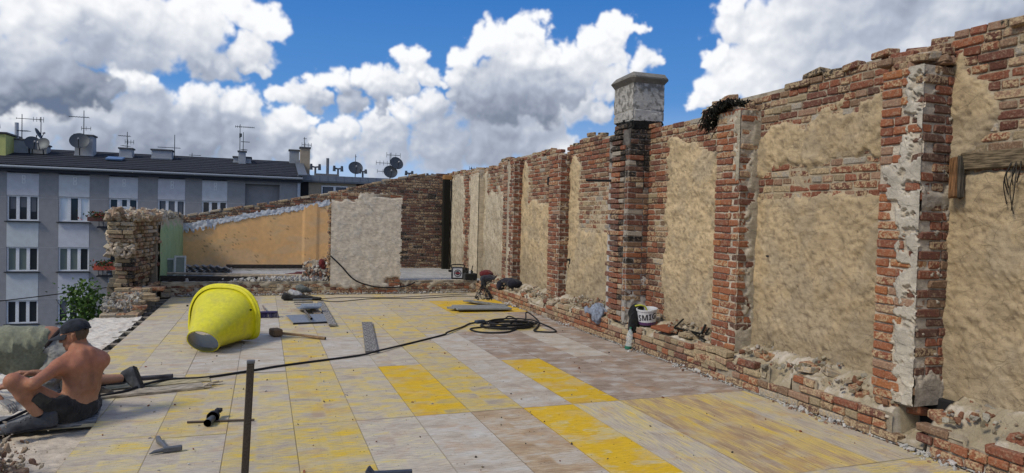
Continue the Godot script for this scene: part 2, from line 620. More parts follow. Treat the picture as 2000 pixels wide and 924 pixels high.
	# a sheet of points (rows of equal length) with smooth normals; keep(i, j) tells which cells are drawn
	func sheet(pts: PackedVector3Array, cols: PackedColorArray, nu: int, nv: int, keep := PackedByteArray(), flip := false) -> void:
		var at := v.size()
		for j in nv:
			for i in nu:
				var du := pts[j * nu + mini(i + 1, nu - 1)] - pts[j * nu + maxi(i - 1, 0)]
				var dv := pts[mini(j + 1, nv - 1) * nu + i] - pts[maxi(j - 1, 0) * nu + i]
				var q := du.cross(dv).normalized()
				v.append(pts[j * nu + i])
				n.append(-q if flip else q)
				c.append(cols[j * nu + i])
		for j in nv - 1:
			for i in nu - 1:
				if keep.size() and not keep[j * nu + i]:
					continue
				var a := at + j * nu + i
				if flip:
					ix.append_array(PackedInt32Array([a, a + 1, a + nu, a + 1, a + nu + 1, a + nu]))
				else:
					ix.append_array(PackedInt32Array([a, a + nu, a + 1, a + 1, a + nu, a + nu + 1]))

	func mesh() -> ArrayMesh:
		var a := []
		a.resize(Mesh.ARRAY_MAX)
		a[Mesh.ARRAY_VERTEX] = v
		a[Mesh.ARRAY_NORMAL] = n
		a[Mesh.ARRAY_COLOR] = c
		if uv.size() == v.size():
			a[Mesh.ARRAY_TEX_UV] = uv
		a[Mesh.ARRAY_INDEX] = ix
		var m := ArrayMesh.new()
		if v.size():
			m.add_surface_from_arrays(Mesh.PRIMITIVE_TRIANGLES, a)
		return m


func mb(c := Color.WHITE) -> MB:
	var m := MB.new()
	m.col = c
	return m


func at(x: float, y: float, z: float) -> Transform3D:
	return Transform3D(Basis(), Vector3(x, y, z))


# a straight bar of rectangular section from a to b; up tells which way its height points
func bar(m: MB, a: Vector3, b: Vector3, w: float, h: float, up := Vector3.UP, ch := 0.003) -> void:
	var x := (b - a).normalized()
	if absf(x.dot(up)) > 0.98:
		up = Vector3.BACK
	var z := x.cross(up).normalized()
	var y := z.cross(x)
	m.box(Transform3D(Basis(x, y, z), (a + b) * 0.5), Vector3(a.distance_to(b), h, w), ch)


func smooth_path(pts: Array, step := 6) -> Array:
	var cv := Curve3D.new()
	for i in pts.size():
		var t: Vector3 = (pts[mini(i + 1, pts.size() - 1)] - pts[maxi(i - 1, 0)]) / 6.0
		cv.add_point(pts[i], -t, t)
	var o := []
	for i in pts.size() - 1:
		for k in step:
			o.append(cv.sample(i, float(k) / step))
	o.append(pts[-1])
	return o


# ---------------------------------------------------------------- masonry
var brick_mb: Array[MB] = []


func make_unit_bricks() -> void:
	for k in 10:
		var m := mb()
		var P := {}
		for i in 8:
			var s := Vector3(1 if i & 1 else -1, 1 if i & 2 else -1, 1 if i & 4 else -1)
			var cn := s * 0.5 + Vector3(rng.randf_range(-0.02, 0.025), rng.randf_range(-0.07, 0.07), rng.randf_range(-0.06, 0.03))
			if k > 6 and rng.randf() < 0.3:
				cn -= s * Vector3(rng.randf_range(0.03, 0.12), rng.randf_range(0.05, 0.22), rng.randf_range(0.02, 0.1))
			var e := Vector3(rng.randf_range(0.02, 0.07), rng.randf_range(0.08, 0.2), rng.randf_range(0.05, 0.12))
			P[i * 3] = cn - s * e * Vector3(0, 1, 1)
			P[i * 3 + 1] = cn - s * e * Vector3(1, 0, 1)
			P[i * 3 + 2] = cn - s * e * Vector3(1, 1, 0)
		m.faces(P)
		brick_mb.append(m)
		unit_bricks.append(m.mesh())


# one brick for a list: the box of size s in xf, of palette colour i, washed over with plaster (k = 1) or not
func brick(list: Array, xf: Transform3D, s: Vector3, i: int, k := 0) -> void:
	var b := xf.basis * Basis(Vector3.UP, rng.randf_range(-0.012, 0.012))
	list.append([Transform3D(b.scaled_local(s), xf.origin), i, k, rng.randi() % 10, s.length() / maxf(1.0, xf.origin.distance_to(eye))])


# the bricks of a list: the largest in view one by one, the rest joined
func emit(list: Array, parent: Node3D, most := 300, called := "brick", rest := "distant_bricks") -> void:
	list.sort_custom(func(p, q): return p[4] > q[4])
	var joined := [mb(), mb()]
	for j in list.size():
		var q: Array = list[j]
		var b: Array = BRICKS[q[1]]
		if j < most:
			part(called, unit_bricks[q[3]], mats["brick%d_%d" % [q[1], q[2]]], parent, q[0])
		else:
			var t := rng.randf_range(0.75, 1.2)
			joined[q[2]].add(brick_mb[q[3]], q[0], Color(b[0] * t, b[1] * t, b[2] * t))
	for k in 2:
		if joined[k].v.size():
			stuff(part(rest, joined[k].mesh(), mats["bricks_%d" % k], parent))


# a wall surface: a sheet from O along U and V that f(u, v) moves along N; f gives [depth, colour, drawn]
func relief(m: MB, O: Vector3, U: Vector3, V: Vector3, w: float, h: float, cell: float, f: Callable) -> void:
	var nu := int(w / cell) + 2
	var nv := int(h / cell) + 2
	var N := U.cross(V)
	var pts := PackedVector3Array()
	var cols := PackedColorArray()
	var keep := PackedByteArray()
	pts.resize(nu * nv)
	cols.resize(nu * nv)
	keep.resize(nu * nv)
	for j in nv:
		var y := h * j / (nv - 1)
		for i in nu:
			var x := w * i / (nu - 1)
			var r: Array = f.call(x, y)
			pts[j * nu + i] = O + U * x + V * y + N * r[0]
			cols[j * nu + i] = r[1]
			keep[j * nu + i] = 1 if r[2] else 0
	m.sheet(pts, cols, nu, nv, keep)


# courses of brick on a face; cover(u, v) is how far plaster stands over the mortar there, kind(u, v) the palette and wash
func courses(list: Array, O: Vector3, U: Vector3, w: float, h: float, cover: Callable, top: Callable, kind: Callable, course := 0.077, depth := 0.1) -> void:
	var N := U.cross(Vector3.UP)
	var turn := Basis(U, Vector3.UP, N)
	var row := 0
	var v := course * 0.5
	while v < h:
		var header := row % 2 == 1
		var u := -rng.randf() * 0.2
		while u < w:
			var len := (0.125 if header else 0.255) + rng.randf_range(-0.008, 0.008)
			if rng.randf() < 0.15:
				len = 0.125 if not header else 0.255
			var a := maxf(u, 0.0)
			var b := minf(u + len, w)
			u += len + 0.012
			if b - a < 0.04:
				continue
			var c := (a + b) * 0.5
			if v + course * 0.5 > top.call(c):
				continue
			if minf(cover.call(a + 0.02, v), minf(cover.call(c, v), cover.call(b - 0.02, v))) > 0.02:
				continue
			var k: Array = kind.call(c, v)
			if k[0] < 0:
				continue
			var proud := rng.randf_range(0.001, 0.011)
			brick(list, Transform3D(turn, O + U * c + Vector3.UP * (v + rng.randf_range(-0.003, 0.003)) + N * (proud - depth * 0.5)), Vector3(b - a, course - 0.012, depth), k[0], k[1])
		v += course
		row += 1


# loose stones and crumbs scattered by spot() -> [position, size, colour]; one MultiMesh
func crumbs(called: String, n: int, spot: Callable, parent: Node3D, m: Material = null) -> Node3D:
	var st := mb()
	var P := {}
	for i in 8:
		var s := Vector3(1 if i & 1 else -1, 1 if i & 2 else -1, 1 if i & 4 else -1)
		var cn := s * 0.5 + Vector3(rng.randf_range(-0.28, 0.2), rng.randf_range(-0.28, 0.2), rng.randf_range(-0.28, 0.2))
		for k in 3:
			var e := Vector3.ONE * 0.1
			e[k] = 0.0
			P[i * 3 + k] = cn - s * e
	st.faces(P)
	var mm := MultiMesh.new()
	mm.transform_format = MultiMesh.TRANSFORM_3D
	mm.use_colors = true
	mm.mesh = st.mesh()
	mm.instance_count = n
	for i in n:
		var q: Array = spot.call()
		var b := Basis.from_euler(Vector3(rng.randf() * TAU, rng.randf() * TAU, rng.randf() * TAU)).scaled_local(Vector3(rng.randf_range(0.6, 1.5), rng.randf_range(0.35, 0.85), rng.randf_range(0.6, 1.3)) * q[1])
		mm.set_instance_transform(i, Transform3D(b, q[0]))
		mm.set_instance_color(i, q[2])
	var o := MultiMeshInstance3D.new()
	o.name = numbered(called, parent)
	o.multimesh = mm
	o.material_override = m if m else mats.stone
	parent.add_child(o)
	return stuff(o)


func vary(c: Color, k := 0.15) -> Color:
	var t := 1.0 + rng.randf_range(-k, k)
	return Color(c.r * t, c.g * t * (1.0 + rng.randf_range(-0.03, 0.03)), c.b * t)


# ---------------------------------------------------------------- street level and the blocks beyond
const FZ := -42.0      # the facades of the blocks across the yard


func ground_and_far_buildings() -> void:
	var g := mb(Color(0.11, 0.11, 0.1))
	g.quad(Vector3(-900, -11.5, 900), Vector3(900, -11.5, 900), Vector3(900, -11.5, -900), Vector3(-900, -11.5, -900))
	struct_(part("ground", g.mesh(), mats.smooth))
	grey_block()
	beige_block()
	lime_block()
	roof_things()


# a window set into the facade: recess, frame, mullions, panes, sill
func window(b: Node3D, x0: float, x1: float, y0: float, y1: float, z: float, panes: int, look: int, door := false) -> void:
	var f := mb(Color(0.75, 0.77, 0.8))
	var t := 0.075
	var zf := z - 0.1
	bar(f, Vector3(x0, y0 + t / 2, zf), Vector3(x1, y0 + t / 2, zf), 0.08, t)
	bar(f, Vector3(x0, y1 - t / 2, zf), Vector3(x1, y1 - t / 2, zf), 0.08, t)
	var xs := [x0 + t / 2]
	var w := (x1 - x0) / panes
	for k in panes - 1:
		xs.append(x0 + w * (k + 1))
	xs.append(x1 - t / 2)
	for k in xs.size():
		var wide := t if k == 0 or k == xs.size() - 1 else 0.15
		bar(f, Vector3(xs[k], y0 + t, zf), Vector3(xs[k], y1 - t, zf), 0.08, wide, Vector3.RIGHT)
	if door:
		bar(f, Vector3(xs[1], y0 + (y1 - y0) * 0.62, zf), Vector3(xs[2], y0 + (y1 - y0) * 0.62, zf), 0.07, 0.13)
		bar(f, Vector3(xs[1] + 0.1, y0, zf - 0.01), Vector3(xs[1] + 0.1, y1, zf - 0.01), 0.06, 0.1, Vector3.RIGHT)
	var win := part("window", f.mesh(), mats.plastic, b)
	for k in panes:
		var p := mb()
		p.box(at((xs[k] + xs[k + 1]) / 2, (y0 + y1) / 2, zf - 0.012), Vector3(xs[k + 1] - xs[k] - 0.06, y1 - y0 - t * 1.6, 0.012), 0.001)
		var m: Material = mats.pane
		if look == 1 and k != 1:
			m = mats.pane_bright
		if look == 2 and k < 2:
			m = mats.pane_curtain
		part("pane", p.mesh(), m, win)
		if look == 3:
			var c := mb()
			var hh := (y1 - y0) * (0.3 + 0.3 * rng.randf())
			c.box(at((xs[k] + xs[k + 1]) / 2, y1 - 0.1 - hh / 2, zf + 0.0), Vector3(xs[k + 1] - xs[k] - 0.2, hh, 0.01), 0.001)
			part("curtain", c.mesh(), mats.curtain, win)
	var s := mb(Color(0.05, 0.055, 0.065))
	s.box(at((x0 + x1) / 2, y0 - 0.035, z + 0.03), Vector3(x1 - x0 + 0.14, 0.045, 0.26), 0.006)
	part("sill", s.mesh(), mats.metal, win)


func grey_block() -> void:
	var b := thing("apartment_building", "long grey apartment block with pale panels between its window columns and a dark roof", "building", Vector3(-6, -11.5, FZ))
	var o := Vector3(6, 11.5, -FZ)     # part coordinates are the world's minus the thing's place
	var xf := Transform3D(Basis(), o)
	var dark := Color(0.275, 0.28, 0.295)
	var pale := Color(0.53, 0.56, 0.60)
	var eave := 3.83
	# window columns (x0, x1) and window rows (bottom, top)
	var cols := [[-14.95, -13.55], [-12.55, -11.14], [-10.25, -8.83], [-7.92, -6.53], [-5.55, -4.18], [-3.32, -2.0]]
	var rows := [[1.12, 2.45], [-1.53, -0.25], [-4.28, -3.05], [-7.0, -5.7], [-9.7, -8.4]]
	var wall := mb(dark)
	var zb := FZ - 9.0
	# the wall as strips round the openings
	var xs := [-22.0]
	for c in cols:
		xs.append(c[0])
		xs.append(c[1])
	var lx0 := -1.05     # a loggia near the right end
	var lx1 := 0.82
	xs.append_array([lx0, lx1, 2.0])
	for k in xs.size() - 1:
		var is_col: bool = k % 2 == 1
		if not is_col:
			wall.box(xf * at((xs[k] + xs[k + 1]) / 2, (eave - 11.5) / 2, FZ - 0.15), Vector3(xs[k + 1] - xs[k], eave + 11.5, 0.3), 0.002)
	wall.box(xf * at(-10, (eave - 11.5) / 2, FZ - 5.2), Vector3(24, eave + 11.5 - 0.02, 9.6), 0.002)
	part("wall", wall.mesh(), mats.facade, b, Transform3D(Basis(), Vector3.ZERO))
	# horizontal joints of the render
	for y in [2.35, -0.28, -3.0]:
		for k in range(0, xs.size() - 1, 2):
			var j := mb(dark * 1.25)
			j.box(xf * at((xs[k] + xs[k + 1]) / 2, y, FZ + 0.001), Vector3(xs[k + 1] - xs[k], 0.03, 0.012), 0.001)
			part("render_joint", j.mesh(), mats.facade, b)
	var n := 0
	for c in cols:
		for r in rows.size():
			var top: float = eave - 0.22 if r == 0 else rows[r - 1][0] - 0.06
			var p := mb(vary(pale, 0.04))
			var y0: float = rows[r][1]
			p.box(xf * at((c[0] + c[1]) / 2, (y0 + top) / 2, FZ - 0.13), Vector3(c[1] - c[0] - 0.006, top - y0, 0.28), 0.004)
			var pn := part("facade_panel", p.mesh(), mats.facade, b)
			if r == 0:
				for dy in [-0.02, -0.24]:
					var q := mb(Color(0.8, 0.82, 0.84))
					var cx: float = (c[0] + c[1]) / 2 + 0.03
					var cy: float = 3.42 + dy
					for s in [-1, 1]:
						bar(q, xf * Vector3(cx - 0.075, cy + s * 0.085, FZ + 0.018), xf * Vector3(cx + 0.075, cy + s * 0.085, FZ + 0.018), 0.02, 0.03)
						bar(q, xf * Vector3(cx + s * 0.06, cy - 0.07, FZ + 0.018), xf * Vector3(cx + s * 0.06, cy + 0.07, FZ + 0.018), 0.02, 0.03, Vector3.RIGHT)
					part("vent_grille", q.mesh(), mats.plastic, pn)
			var looks := [[0, 3, 1, 0, 3, 0], [0, 2, 2, 0, 0, 3], [0, 0, 3, 2, 0, 0], [0, 0, 0, 0, 0, 0], [0, 0, 0, 0, 0, 0]]
			var look: int = looks[r][n]
			window_in(b, xf, c[0], c[1], rows[r][0], rows[r][1], 3, look, n == 3 and r < 3)
		n += 1
	# loggia: dark recess with a parapet
	var lg := mb(Color(0.07, 0.075, 0.09))
	lg.box(xf * at((lx0 + lx1) / 2, (eave - 11.5) / 2 - 0.2, FZ - 1.2), Vector3(lx1 - lx0, eave + 11.0, 0.1), 0.002)
	part("loggia", lg.mesh(), mats.facade, b)
	var hd := mb(dark)
	hd.box(xf * at((lx0 + lx1) / 2, eave - 0.16, FZ - 0.2), Vector3(lx1 - lx0, 0.32, 0.3), 0.002)
	hd.box(xf * at((lx0 + lx1) / 2, 1.2, FZ - 0.15), Vector3(lx1 - lx0, 1.0, 0.2), 0.002)
	part("loggia_parapet", hd.mesh(), mats.facade, b)
	# roof: shallow slope up to a ridge, eaves fascia, gutter
	var rf := mb(Color(0.04, 0.046, 0.056))
	var ridge := Vector3(0, 5.35, FZ - 5.5)
	rf.quad(xf * Vector3(-22, eave + 0.22, FZ + 0.35), xf * Vector3(2.1, eave + 0.22, FZ + 0.35), xf * Vector3(2.1, ridge.y, ridge.z), xf * Vector3(-22, ridge.y, ridge.z))
	rf.quad(xf * Vector3(-22, ridge.y, ridge.z), xf * Vector3(2.1, ridge.y, ridge.z), xf * Vector3(2.1, eave, zb - 2), xf * Vector3(-22, eave, zb - 2))
	rf.tri3(xf * Vector3(2.1, eave + 0.22, FZ + 0.35), xf * Vector3(2.1, eave, zb - 2), xf * Vector3(2.1, ridge.y, ridge.z))
	var roof := part("roof", rf.mesh(), mats.roofing, b)
	for k in 9:
		var t := (k + 0.5) / 9.0
		var s := mb(Color(0.03, 0.034, 0.042))
		bar(s, xf * Vector3(-22, lerpf(eave + 0.235, ridge.y + 0.01, t), lerpf(FZ + 0.35, ridge.z, t)), xf * Vector3(2.1, lerpf(eave + 0.235, ridge.y + 0.01, t), lerpf(FZ + 0.35, ridge.z, t)), 0.05, 0.012)
		part("roof_seam", s.mesh(), mats.roofing, roof)
	var fa := mb(Color(0.045, 0.05, 0.06))
	bar(fa, xf * Vector3(-22, eave - 0.05, FZ + 0.3), xf * Vector3(2.1, eave - 0.05, FZ + 0.3), 0.06, 0.2)
	part("fascia", fa.mesh(), mats.metal, b)
	var gu := mb(Color(0.30, 0.33, 0.37))
	gu.tube([xf * Vector3(-22, eave + 0.08, FZ + 0.42), xf * Vector3(2.1, eave + 0.08, FZ + 0.42)], [0.085], 10)
	part("gutter", gu.mesh(), mats.metal, b)
	var fl := mb(Color(0.5, 0.54, 0.6))
	fl.box(xf * at(1.9, 3.2, FZ + 0.02), Vector3(0.16, 1.9, 0.14), 0.01)
	part("downpipe", fl.mesh(), mats.metal, b)
	var vg := mb(Color(0.2, 0.23, 0.27))
	bar(vg, xf * Vector3(2.1, eave + 0.28, FZ + 0.35), xf * Vector3(2.1, ridge.y + 0.08, ridge.z), 0.5, 0.1)
	part("verge_flashing", vg.mesh(), mats.metal, roof)
	var sk := mb(Color(0.2, 0.32, 0.52))
	var mid := Vector3(-8.1, 4.72, FZ - 2.5)
	sk.box(xf * Transform3D(Basis(Vector3.RIGHT, atan2(1.3, 5.85)), mid + Vector3(0, 0.06, 0)), Vector3(0.85, 0.1, 0.8), 0.01)
	part("skylight", sk.mesh(), mats.metal, roof)
	# balcony on the third column with window boxes
	for yy in [1.0, -1.62]:
		var bl := mb(Color(0.06, 0.06, 0.07))
		for k in 9:
			bar(bl, xf * Vector3(-8.25 + k * 0.2, yy - 0.1, FZ + 0.62), xf * Vector3(-8.25 + k * 0.2, yy + 0.55, FZ + 0.62), 0.03, 0.03)
		for h in [-0.1, 0.2, 0.55]:
			bar(bl, xf * Vector3(-8.3, yy + h, FZ + 0.62), xf * Vector3(-6.5, yy + h, FZ + 0.62), 0.04, 0.04)
			for s in [-8.3, -6.5]:
				bar(bl, xf * Vector3(s, yy + h, FZ + 0.02), xf * Vector3(s, yy + h, FZ + 0.62), 0.04, 0.04)
		bl.box(xf * at(-7.4, yy - 0.14, FZ + 0.33), Vector3(1.9, 0.08, 0.66), 0.005)
		part("balcony", bl.mesh(), mats.metal, b)


func window_in(b: Node3D, xf: Transform3D, x0: float, x1: float, y0: float, y1: float, panes: int, look: int, door: bool) -> void:
	window(b, x0 + xf.origin.x, x1 + xf.origin.x, y0 + xf.origin.y, y1 + xf.origin.y, FZ + xf.origin.z, panes, look, door)


func beige_block() -> void:
	var b := thing("apartment_building", "beige block with a flat grey metal roof edge beyond the sloping brick gable", "building", Vector3(10, -11.5, -46))
	var xf := Transform3D(Basis(), Vector3(-10, 11.5, 46))
	var wall := mb(Color(0.40, 0.34, 0.255))
	wall.box(xf * at(4.6, -3.8, -48.05), Vector3(4.1 - 0.02, 15.4, 8), 0.003)
	wall.box(xf * at(15.0, -3.8, -48.05), Vector3(19, 15.4, 8), 0.003)
	part("wall", wall.mesh(), mats.facade, b)
	var gap := mb(Color(0.03, 0.03, 0.035))
	gap.box(xf * at(2.35, -3.8, -45.5), Vector3(0.45, 15.4, 3), 0.003)
	part("dark_gap", gap.mesh(), mats.facade, b)
	var p := mb(Color(0.24, 0.27, 0.31))
	bar(p, xf * Vector3(2.1, 4.12, -43.95), xf * Vector3(24, 4.12, -43.95), 0.3, 0.34)
	part("roof_edge", p.mesh(), mats.metal, b)
	var p2 := mb(Color(0.14, 0.155, 0.18))
	bar(p2, xf * Vector3(2.1, 3.9, -43.9), xf * Vector3(24, 3.9, -43.9), 0.2, 0.1)
	part("gutter", p2.mesh(), mats.metal, b)
	for k in 44:
		var s := mb(Color(0.2, 0.23, 0.27))
		bar(s, xf * Vector3(2.2 + k * 0.5, 3.96, -43.79), xf * Vector3(2.2 + k * 0.5, 4.28, -43.79), 0.02, 0.03, Vector3.RIGHT)
		part("seam", s.mesh(), mats.metal, b)
	window(b, 3.35 - 10, 4.95 - 10, 2.4 + 11.5, 3.68 + 11.5, -44.0 + 46 + 0.06, 2, 3)
	window(b, 8.2 - 10, 9.8 - 10, 2.4 + 11.5, 3.68 + 11.5, -44.0 + 46 + 0.06, 2, 0)


func lime_block() -> void:
	var b := thing("rooftop_house", "small yellow green rendered roof house at the left edge", "building", Vector3(-14.6, 3.5, -45.5))
	var w := mb(Color(0.50, 0.52, 0.2))
	w.box(at(0, 0.85, 0), Vector3(2.6, 2.9, 2.4), 0.01)
	part("wall", w.mesh(), mats.facade, b)
	var c := mb(Color(0.08, 0.08, 0.09))
	c.box(at(0, 2.36, 0), Vector3(2.75, 0.1, 2.55), 0.01)
	part("roof", c.mesh(), mats.metal, b)
	var d := mb(Color(0.05, 0.05, 0.06))
	d.box(at(0.75, 0.9, 1.22), Vector3(0.08, 2.6, 0.06), 0.01)
	part("downpipe", d.mesh(), mats.metal, b)
	cowl(Vector3(-14.1, 5.95, -45.2), 0.5, "black double headed vent cowl on the yellow green roof house")


func chimney_box(x0: float, x1: float, y0: float, y1: float, z: float, label: String, c := Color(0.33, 0.36, 0.40)) -> void:
	var b := thing("rooftop_chimney", label, "chimney", Vector3((x0 + x1) / 2, y0, z), 0, "rendered chimneys on the grey block")
	var w := x1 - x0
	var s := mb(c)
	s.box(at(0, (y1 - y0) / 2 - 0.35, 0), Vector3(w, y1 - y0 + 0.7, minf(w, 0.9)), 0.008)
	part("stack", s.mesh(), mats.facade, b)
	var k := mb(Color(0.12, 0.125, 0.13))
	k.box(at(0, y1 - y0 + 0.04, 0), Vector3(w + 0.12, 0.09, minf(w, 0.9) + 0.12), 0.012)
	part("cap", k.mesh(), mats.concrete, b)
	var f := mb(Color(0.4, 0.43, 0.47))
	f.box(at(0, 0.05, 0), Vector3(w + 0.06, 0.1, minf(w, 0.9) + 0.06), 0.012)
	part("flashing", f.mesh(), mats.metal, b)


func dish(p: Vector3, r: float, turn: float, label: String, tilt := 0.45) -> void:
	var d := thing("satellite_dish", label, "satellite dish", p, turn, "satellite dishes on the roofs")
	var prof := []
	for k in 7:
		var t := k / 6.0
		prof.append(Vector2(r * t, 0.16 * r * t * t))
	for k in 7:
		var t := 1.0 - k / 6.0
		prof.append(Vector2(r * t * 0.99, 0.16 * r * t * t - 0.02))
	var xf := Transform3D(Basis(Vector3.RIGHT, PI / 2 - tilt), Vector3.ZERO)
	var m := mb(Color(0.085, 0.095, 0.11))
	m.lathe(xf, prof, 28)
	part("reflector", m.mesh(), mats.metal, d)
	var a := mb(Color(0.06, 0.065, 0.07))
	a.tube([xf * Vector3(0, 0.02, r * 0.95), xf * Vector3(0, r * 0.85, r * 0.25)], [0.02], 6)
	a.tube([Vector3(0, -r * 0.2, -0.05), Vector3(0, -r - 0.3, -0.15)], [0.03], 6)
	part("arm", a.mesh(), mats.metal, d)
	var l := mb(Color(0.3, 0.3, 0.32))
	l.box(xf * at(0, r * 0.88, r * 0.22), Vector3(0.08, 0.14, 0.1), 0.02)
	part("receiver", l.mesh(), mats.plastic, d)


# a mast with yagi arrays; arrays: [height, bearing, boom length, rods, rod length]
func antenna(p: Vector3, h: float, arrays: Array, label: String) -> void:
	var d := thing("roof_antenna", label, "antenna", p, 0, "aerials on the roofs")
	var m := mb(Color(0.1, 0.11, 0.12))
	m.tube([Vector3.ZERO, Vector3(0, h, 0)], [0.028, 0.02], 6)
	part("mast", m.mesh(), mats.metal, d)
	for q in arrays:
		var a := mb(Color(0.09, 0.1, 0.11))
		var dir := Vector3(cos(q[1]), 0, sin(q[1]))
		var o := Vector3(0, q[0], 0)
		a.tube([o - dir * q[2] * 0.25, o + dir * q[2] * 0.75], [0.018], 5)
		var side := Vector3(-dir.z, 0, dir.x)
		for k in q[3]:
			var c: Vector3 = o + dir * q[2] * (k / float(q[3] - 1) - 0.25)
			var e: Vector3 = (side if q[4] > 0 else Vector3.UP) * absf(q[4]) * (0.5 - 0.02 * k)
			a.tube([c - e, c + e], [0.013], 5)
		part("yagi_array", a.mesh(), mats.metal, d)


func cowl(p: Vector3, h: float, label: String) -> void:
	var d := thing("vent_cowl", label, "roof vent", p, 0, "vent cowls on the far roofs")
	var m := mb(Color(0.14, 0.15, 0.17))
	m.tube([Vector3.ZERO, Vector3(0, h * 0.7, 0)], [0.06], 8)
	part("pipe", m.mesh(), mats.metal, d)
	for s in [-1, 1]:
		var q := mb(Color(0.12, 0.13, 0.15))
		q.tube([Vector3(0, h * 0.72, 0), Vector3(s * h * 0.3, h * 0.78, 0)], [0.05], 8)
		q.tube([Vector3(s * h * 0.34, h * 0.5, 0), Vector3(s * h * 0.34, h, 0)], [0.1, 0.075], 10)
		part("head", q.mesh(), mats.metal, d)


func roof_things() -> void:
	var z := -46.0
	chimney_box(-13.55, -12.62, 4.7, 5.63, z, "wide grey rendered chimney with a white vent pipe, leftmost on the block")
	var vp := tag(part("vent_pipe", pipe_mesh(Vector3(-13.3, 5.6, z), Vector3(-13.3, 6.65, z), 0.1, Color(0.5, 0.53, 0.57)), mats.metal), "pale vent pipe rising from the leftmost rendered chimney", "vent pipe")
	chimney_box(-12.55, -11.74, 4.8, 5.38, z, "low grey chimney with three satellite dishes around it")
	chimney_box(-10.35, -9.44, 4.9, 6.08, z, "tall grey rendered chimney bearing a big dark dish")
	chimney_box(-8.11, -7.43, 4.9, 5.45, z, "small square grey chimney above the roof skylight")
	chimney_box(-6.39, -5.3, 4.95, 5.46, z, "long low grey chimney on the middle of the roof")
	chimney_box(-1.86, -0.84, 4.95, 5.3, z - 0.3, "low wide chimney base behind the narrow stack")
	chimney_box(-1.56, -1.14, 4.7, 5.63, z + 0.3, "narrow grey chimney stack in front of a wider base")
	chimney_box(1.5, 2.1, 4.7, 6.0, z - 1.0, "leaning grey stack at the right end of the dark roof", Color(0.3, 0.33, 0.37))
	chimney_box(2.15, 2.75, 4.4, 6.15, z - 0.4, "tan brick stack between the grey and beige blocks", Color(0.36, 0.30, 0.23))
	dish(Vector3(-12.3, 5.45, z + 0.8), 0.42, 0.5, "grey satellite dish left of the low chimney, facing forward")
	dish(Vector3(-11.85, 5.4, z + 0.8), 0.42, -0.3, "grey satellite dish right of the low chimney, facing forward")
	dish(Vector3(-12.2, 6.05, z + 0.3), 0.34, 1.5, "satellite dish seen edge on above its two neighbours")
	dish(Vector3(-10.05, 5.72, z + 0.75), 0.5, 0.1, "large dark satellite dish on the tall rendered chimney")
	dish(Vector3(5.5, 4.9, -44.6), 0.46, 0.0, "single grey dish on the beige block's roof edge")
	dish(Vector3(7.75, 4.75, -44.6), 0.46, 0.0, "lower of two grey dishes on the tall aerial mast")
	dish(Vector3(8.15, 5.35, -44.7), 0.46, 0.25, "upper of two grey dishes on the tall aerial mast")
	antenna(Vector3(-13.05, 4.9, z), 2.25, [[2.0, 0.0, 1.1, 2, -0.1], [1.3, 0.3, 0.5, 6, 0.5]], "thin aerial mast joined by a long arm to its neighbour, far left")
	antenna(Vector3(-12.13, 5.4, z), 1.65, [[1.5, PI, 0.5, 4, -0.3]], "short aerial mast between the left chimneys")
	antenna(Vector3(-10.0, 6.1, z), 1.5, [[1.1, PI, 1.0, 8, 0.5], [0.45, 0.2, 0.5, 3, -0.25]], "aerial with a spread array on the tall rendered chimney")
	antenna(Vector3(-7.75, 5.4, z), 1.1, [[0.85, PI, 0.6, 6, 0.5], [0.5, 0.3, 0.5, 4, -0.3], [0.25, 2.5, 0.4, 4, 0.4]], "aerial with small panels above the skylight chimney")
	antenna(Vector3(-5.2, 5.0, z), 1.5, [[0.7, PI, 1.2, 7, 0.4]], "bare aerial mast with one arm beside the long low chimney")
	antenna(Vector3(-4.5, 4.9, z - 3), 0.8, [[0.65, 0.0, 0.7, 7, 0.3], [0.4, 3.0, 0.7, 5, 0.3]], "low aerial peeping over the ridge")
	antenna(Vector3(-1.5, 5.5, z), 1.9, [[1.75, 0.0, 1.1, 10, -0.15], [1.2, 1.2, 0.4, 9, -0.3]], "tall aerial mast on the narrow chimney stack")
	antenna(Vector3(-1.3, 5.5, z + 0.2), 1.4, [[0.8, 0.0, 0.5, 8, 0.4], [0.3, 0.4, 0.3, 8, 0.4]], "aerial with a ladder of rods, right on the narrow stack")
	antenna(Vector3(2.4, 6.2, z - 0.4), 0.7, [[0.6, 0.0, 0.2, 2, 0.1], [0.2, 0.0, 0.6, 4, -0.3]], "short aerial on the tan brick stack")
	antenna(Vector3(5.5, 4.3, -44.7), 1.5, [[1.35, 0.0, 0.1, 2, 0.05]], "plain mast behind the single grey dish")
	antenna(Vector3(7.75, 4.3, -44.8), 1.75, [[1.6, 0.0, 0.9, 4, -0.35], [1.05, PI, 1.2, 6, -0.35], [0.5, PI, 1.1, 4, -0.3]], "tall aerial mast with three arrays over the beige block")
	antenna(Vector3(13.4, 4.5, -45), 0.9, [[0.8, 0.0, 0.5, 4, -0.3]], "small aerial showing above the far wall corner")
	cowl(Vector3(3.0, 4.3, -44.6), 0.75, "vent cowl at the left of the beige roof")
	cowl(Vector3(4.4, 4.3, -44.6), 0.7, "vent cowl right of the tall vent pipe on the beige roof")
	cowl(Vector3(5.95, 4.3, -44.5), 0.55, "vent cowl just right of the single grey dish")
	cowl(Vector3(9.0, 4.3, -44.6), 0.6, "double headed vent cowl right of the tall aerial mast")
	cowl(Vector3(10.4, 4.3, -44.6), 0.5, "vent cowl far right along the beige roof")
	tag(part("vent_pipe", pipe_mesh(Vector3(3.75, 4.2, -44.6), Vector3(3.75, 5.45, -44.6), 0.09, Color(0.2, 0.21, 0.23)), mats.metal), "dark tall vent pipe between cowls on the beige roof", "vent pipe")
	var bx := mb(Color(0.2, 0.2, 0.21))
	bx.box(at(0, 0.12, 0), Vector3(1.5, 0.25, 0.5), 0.01)
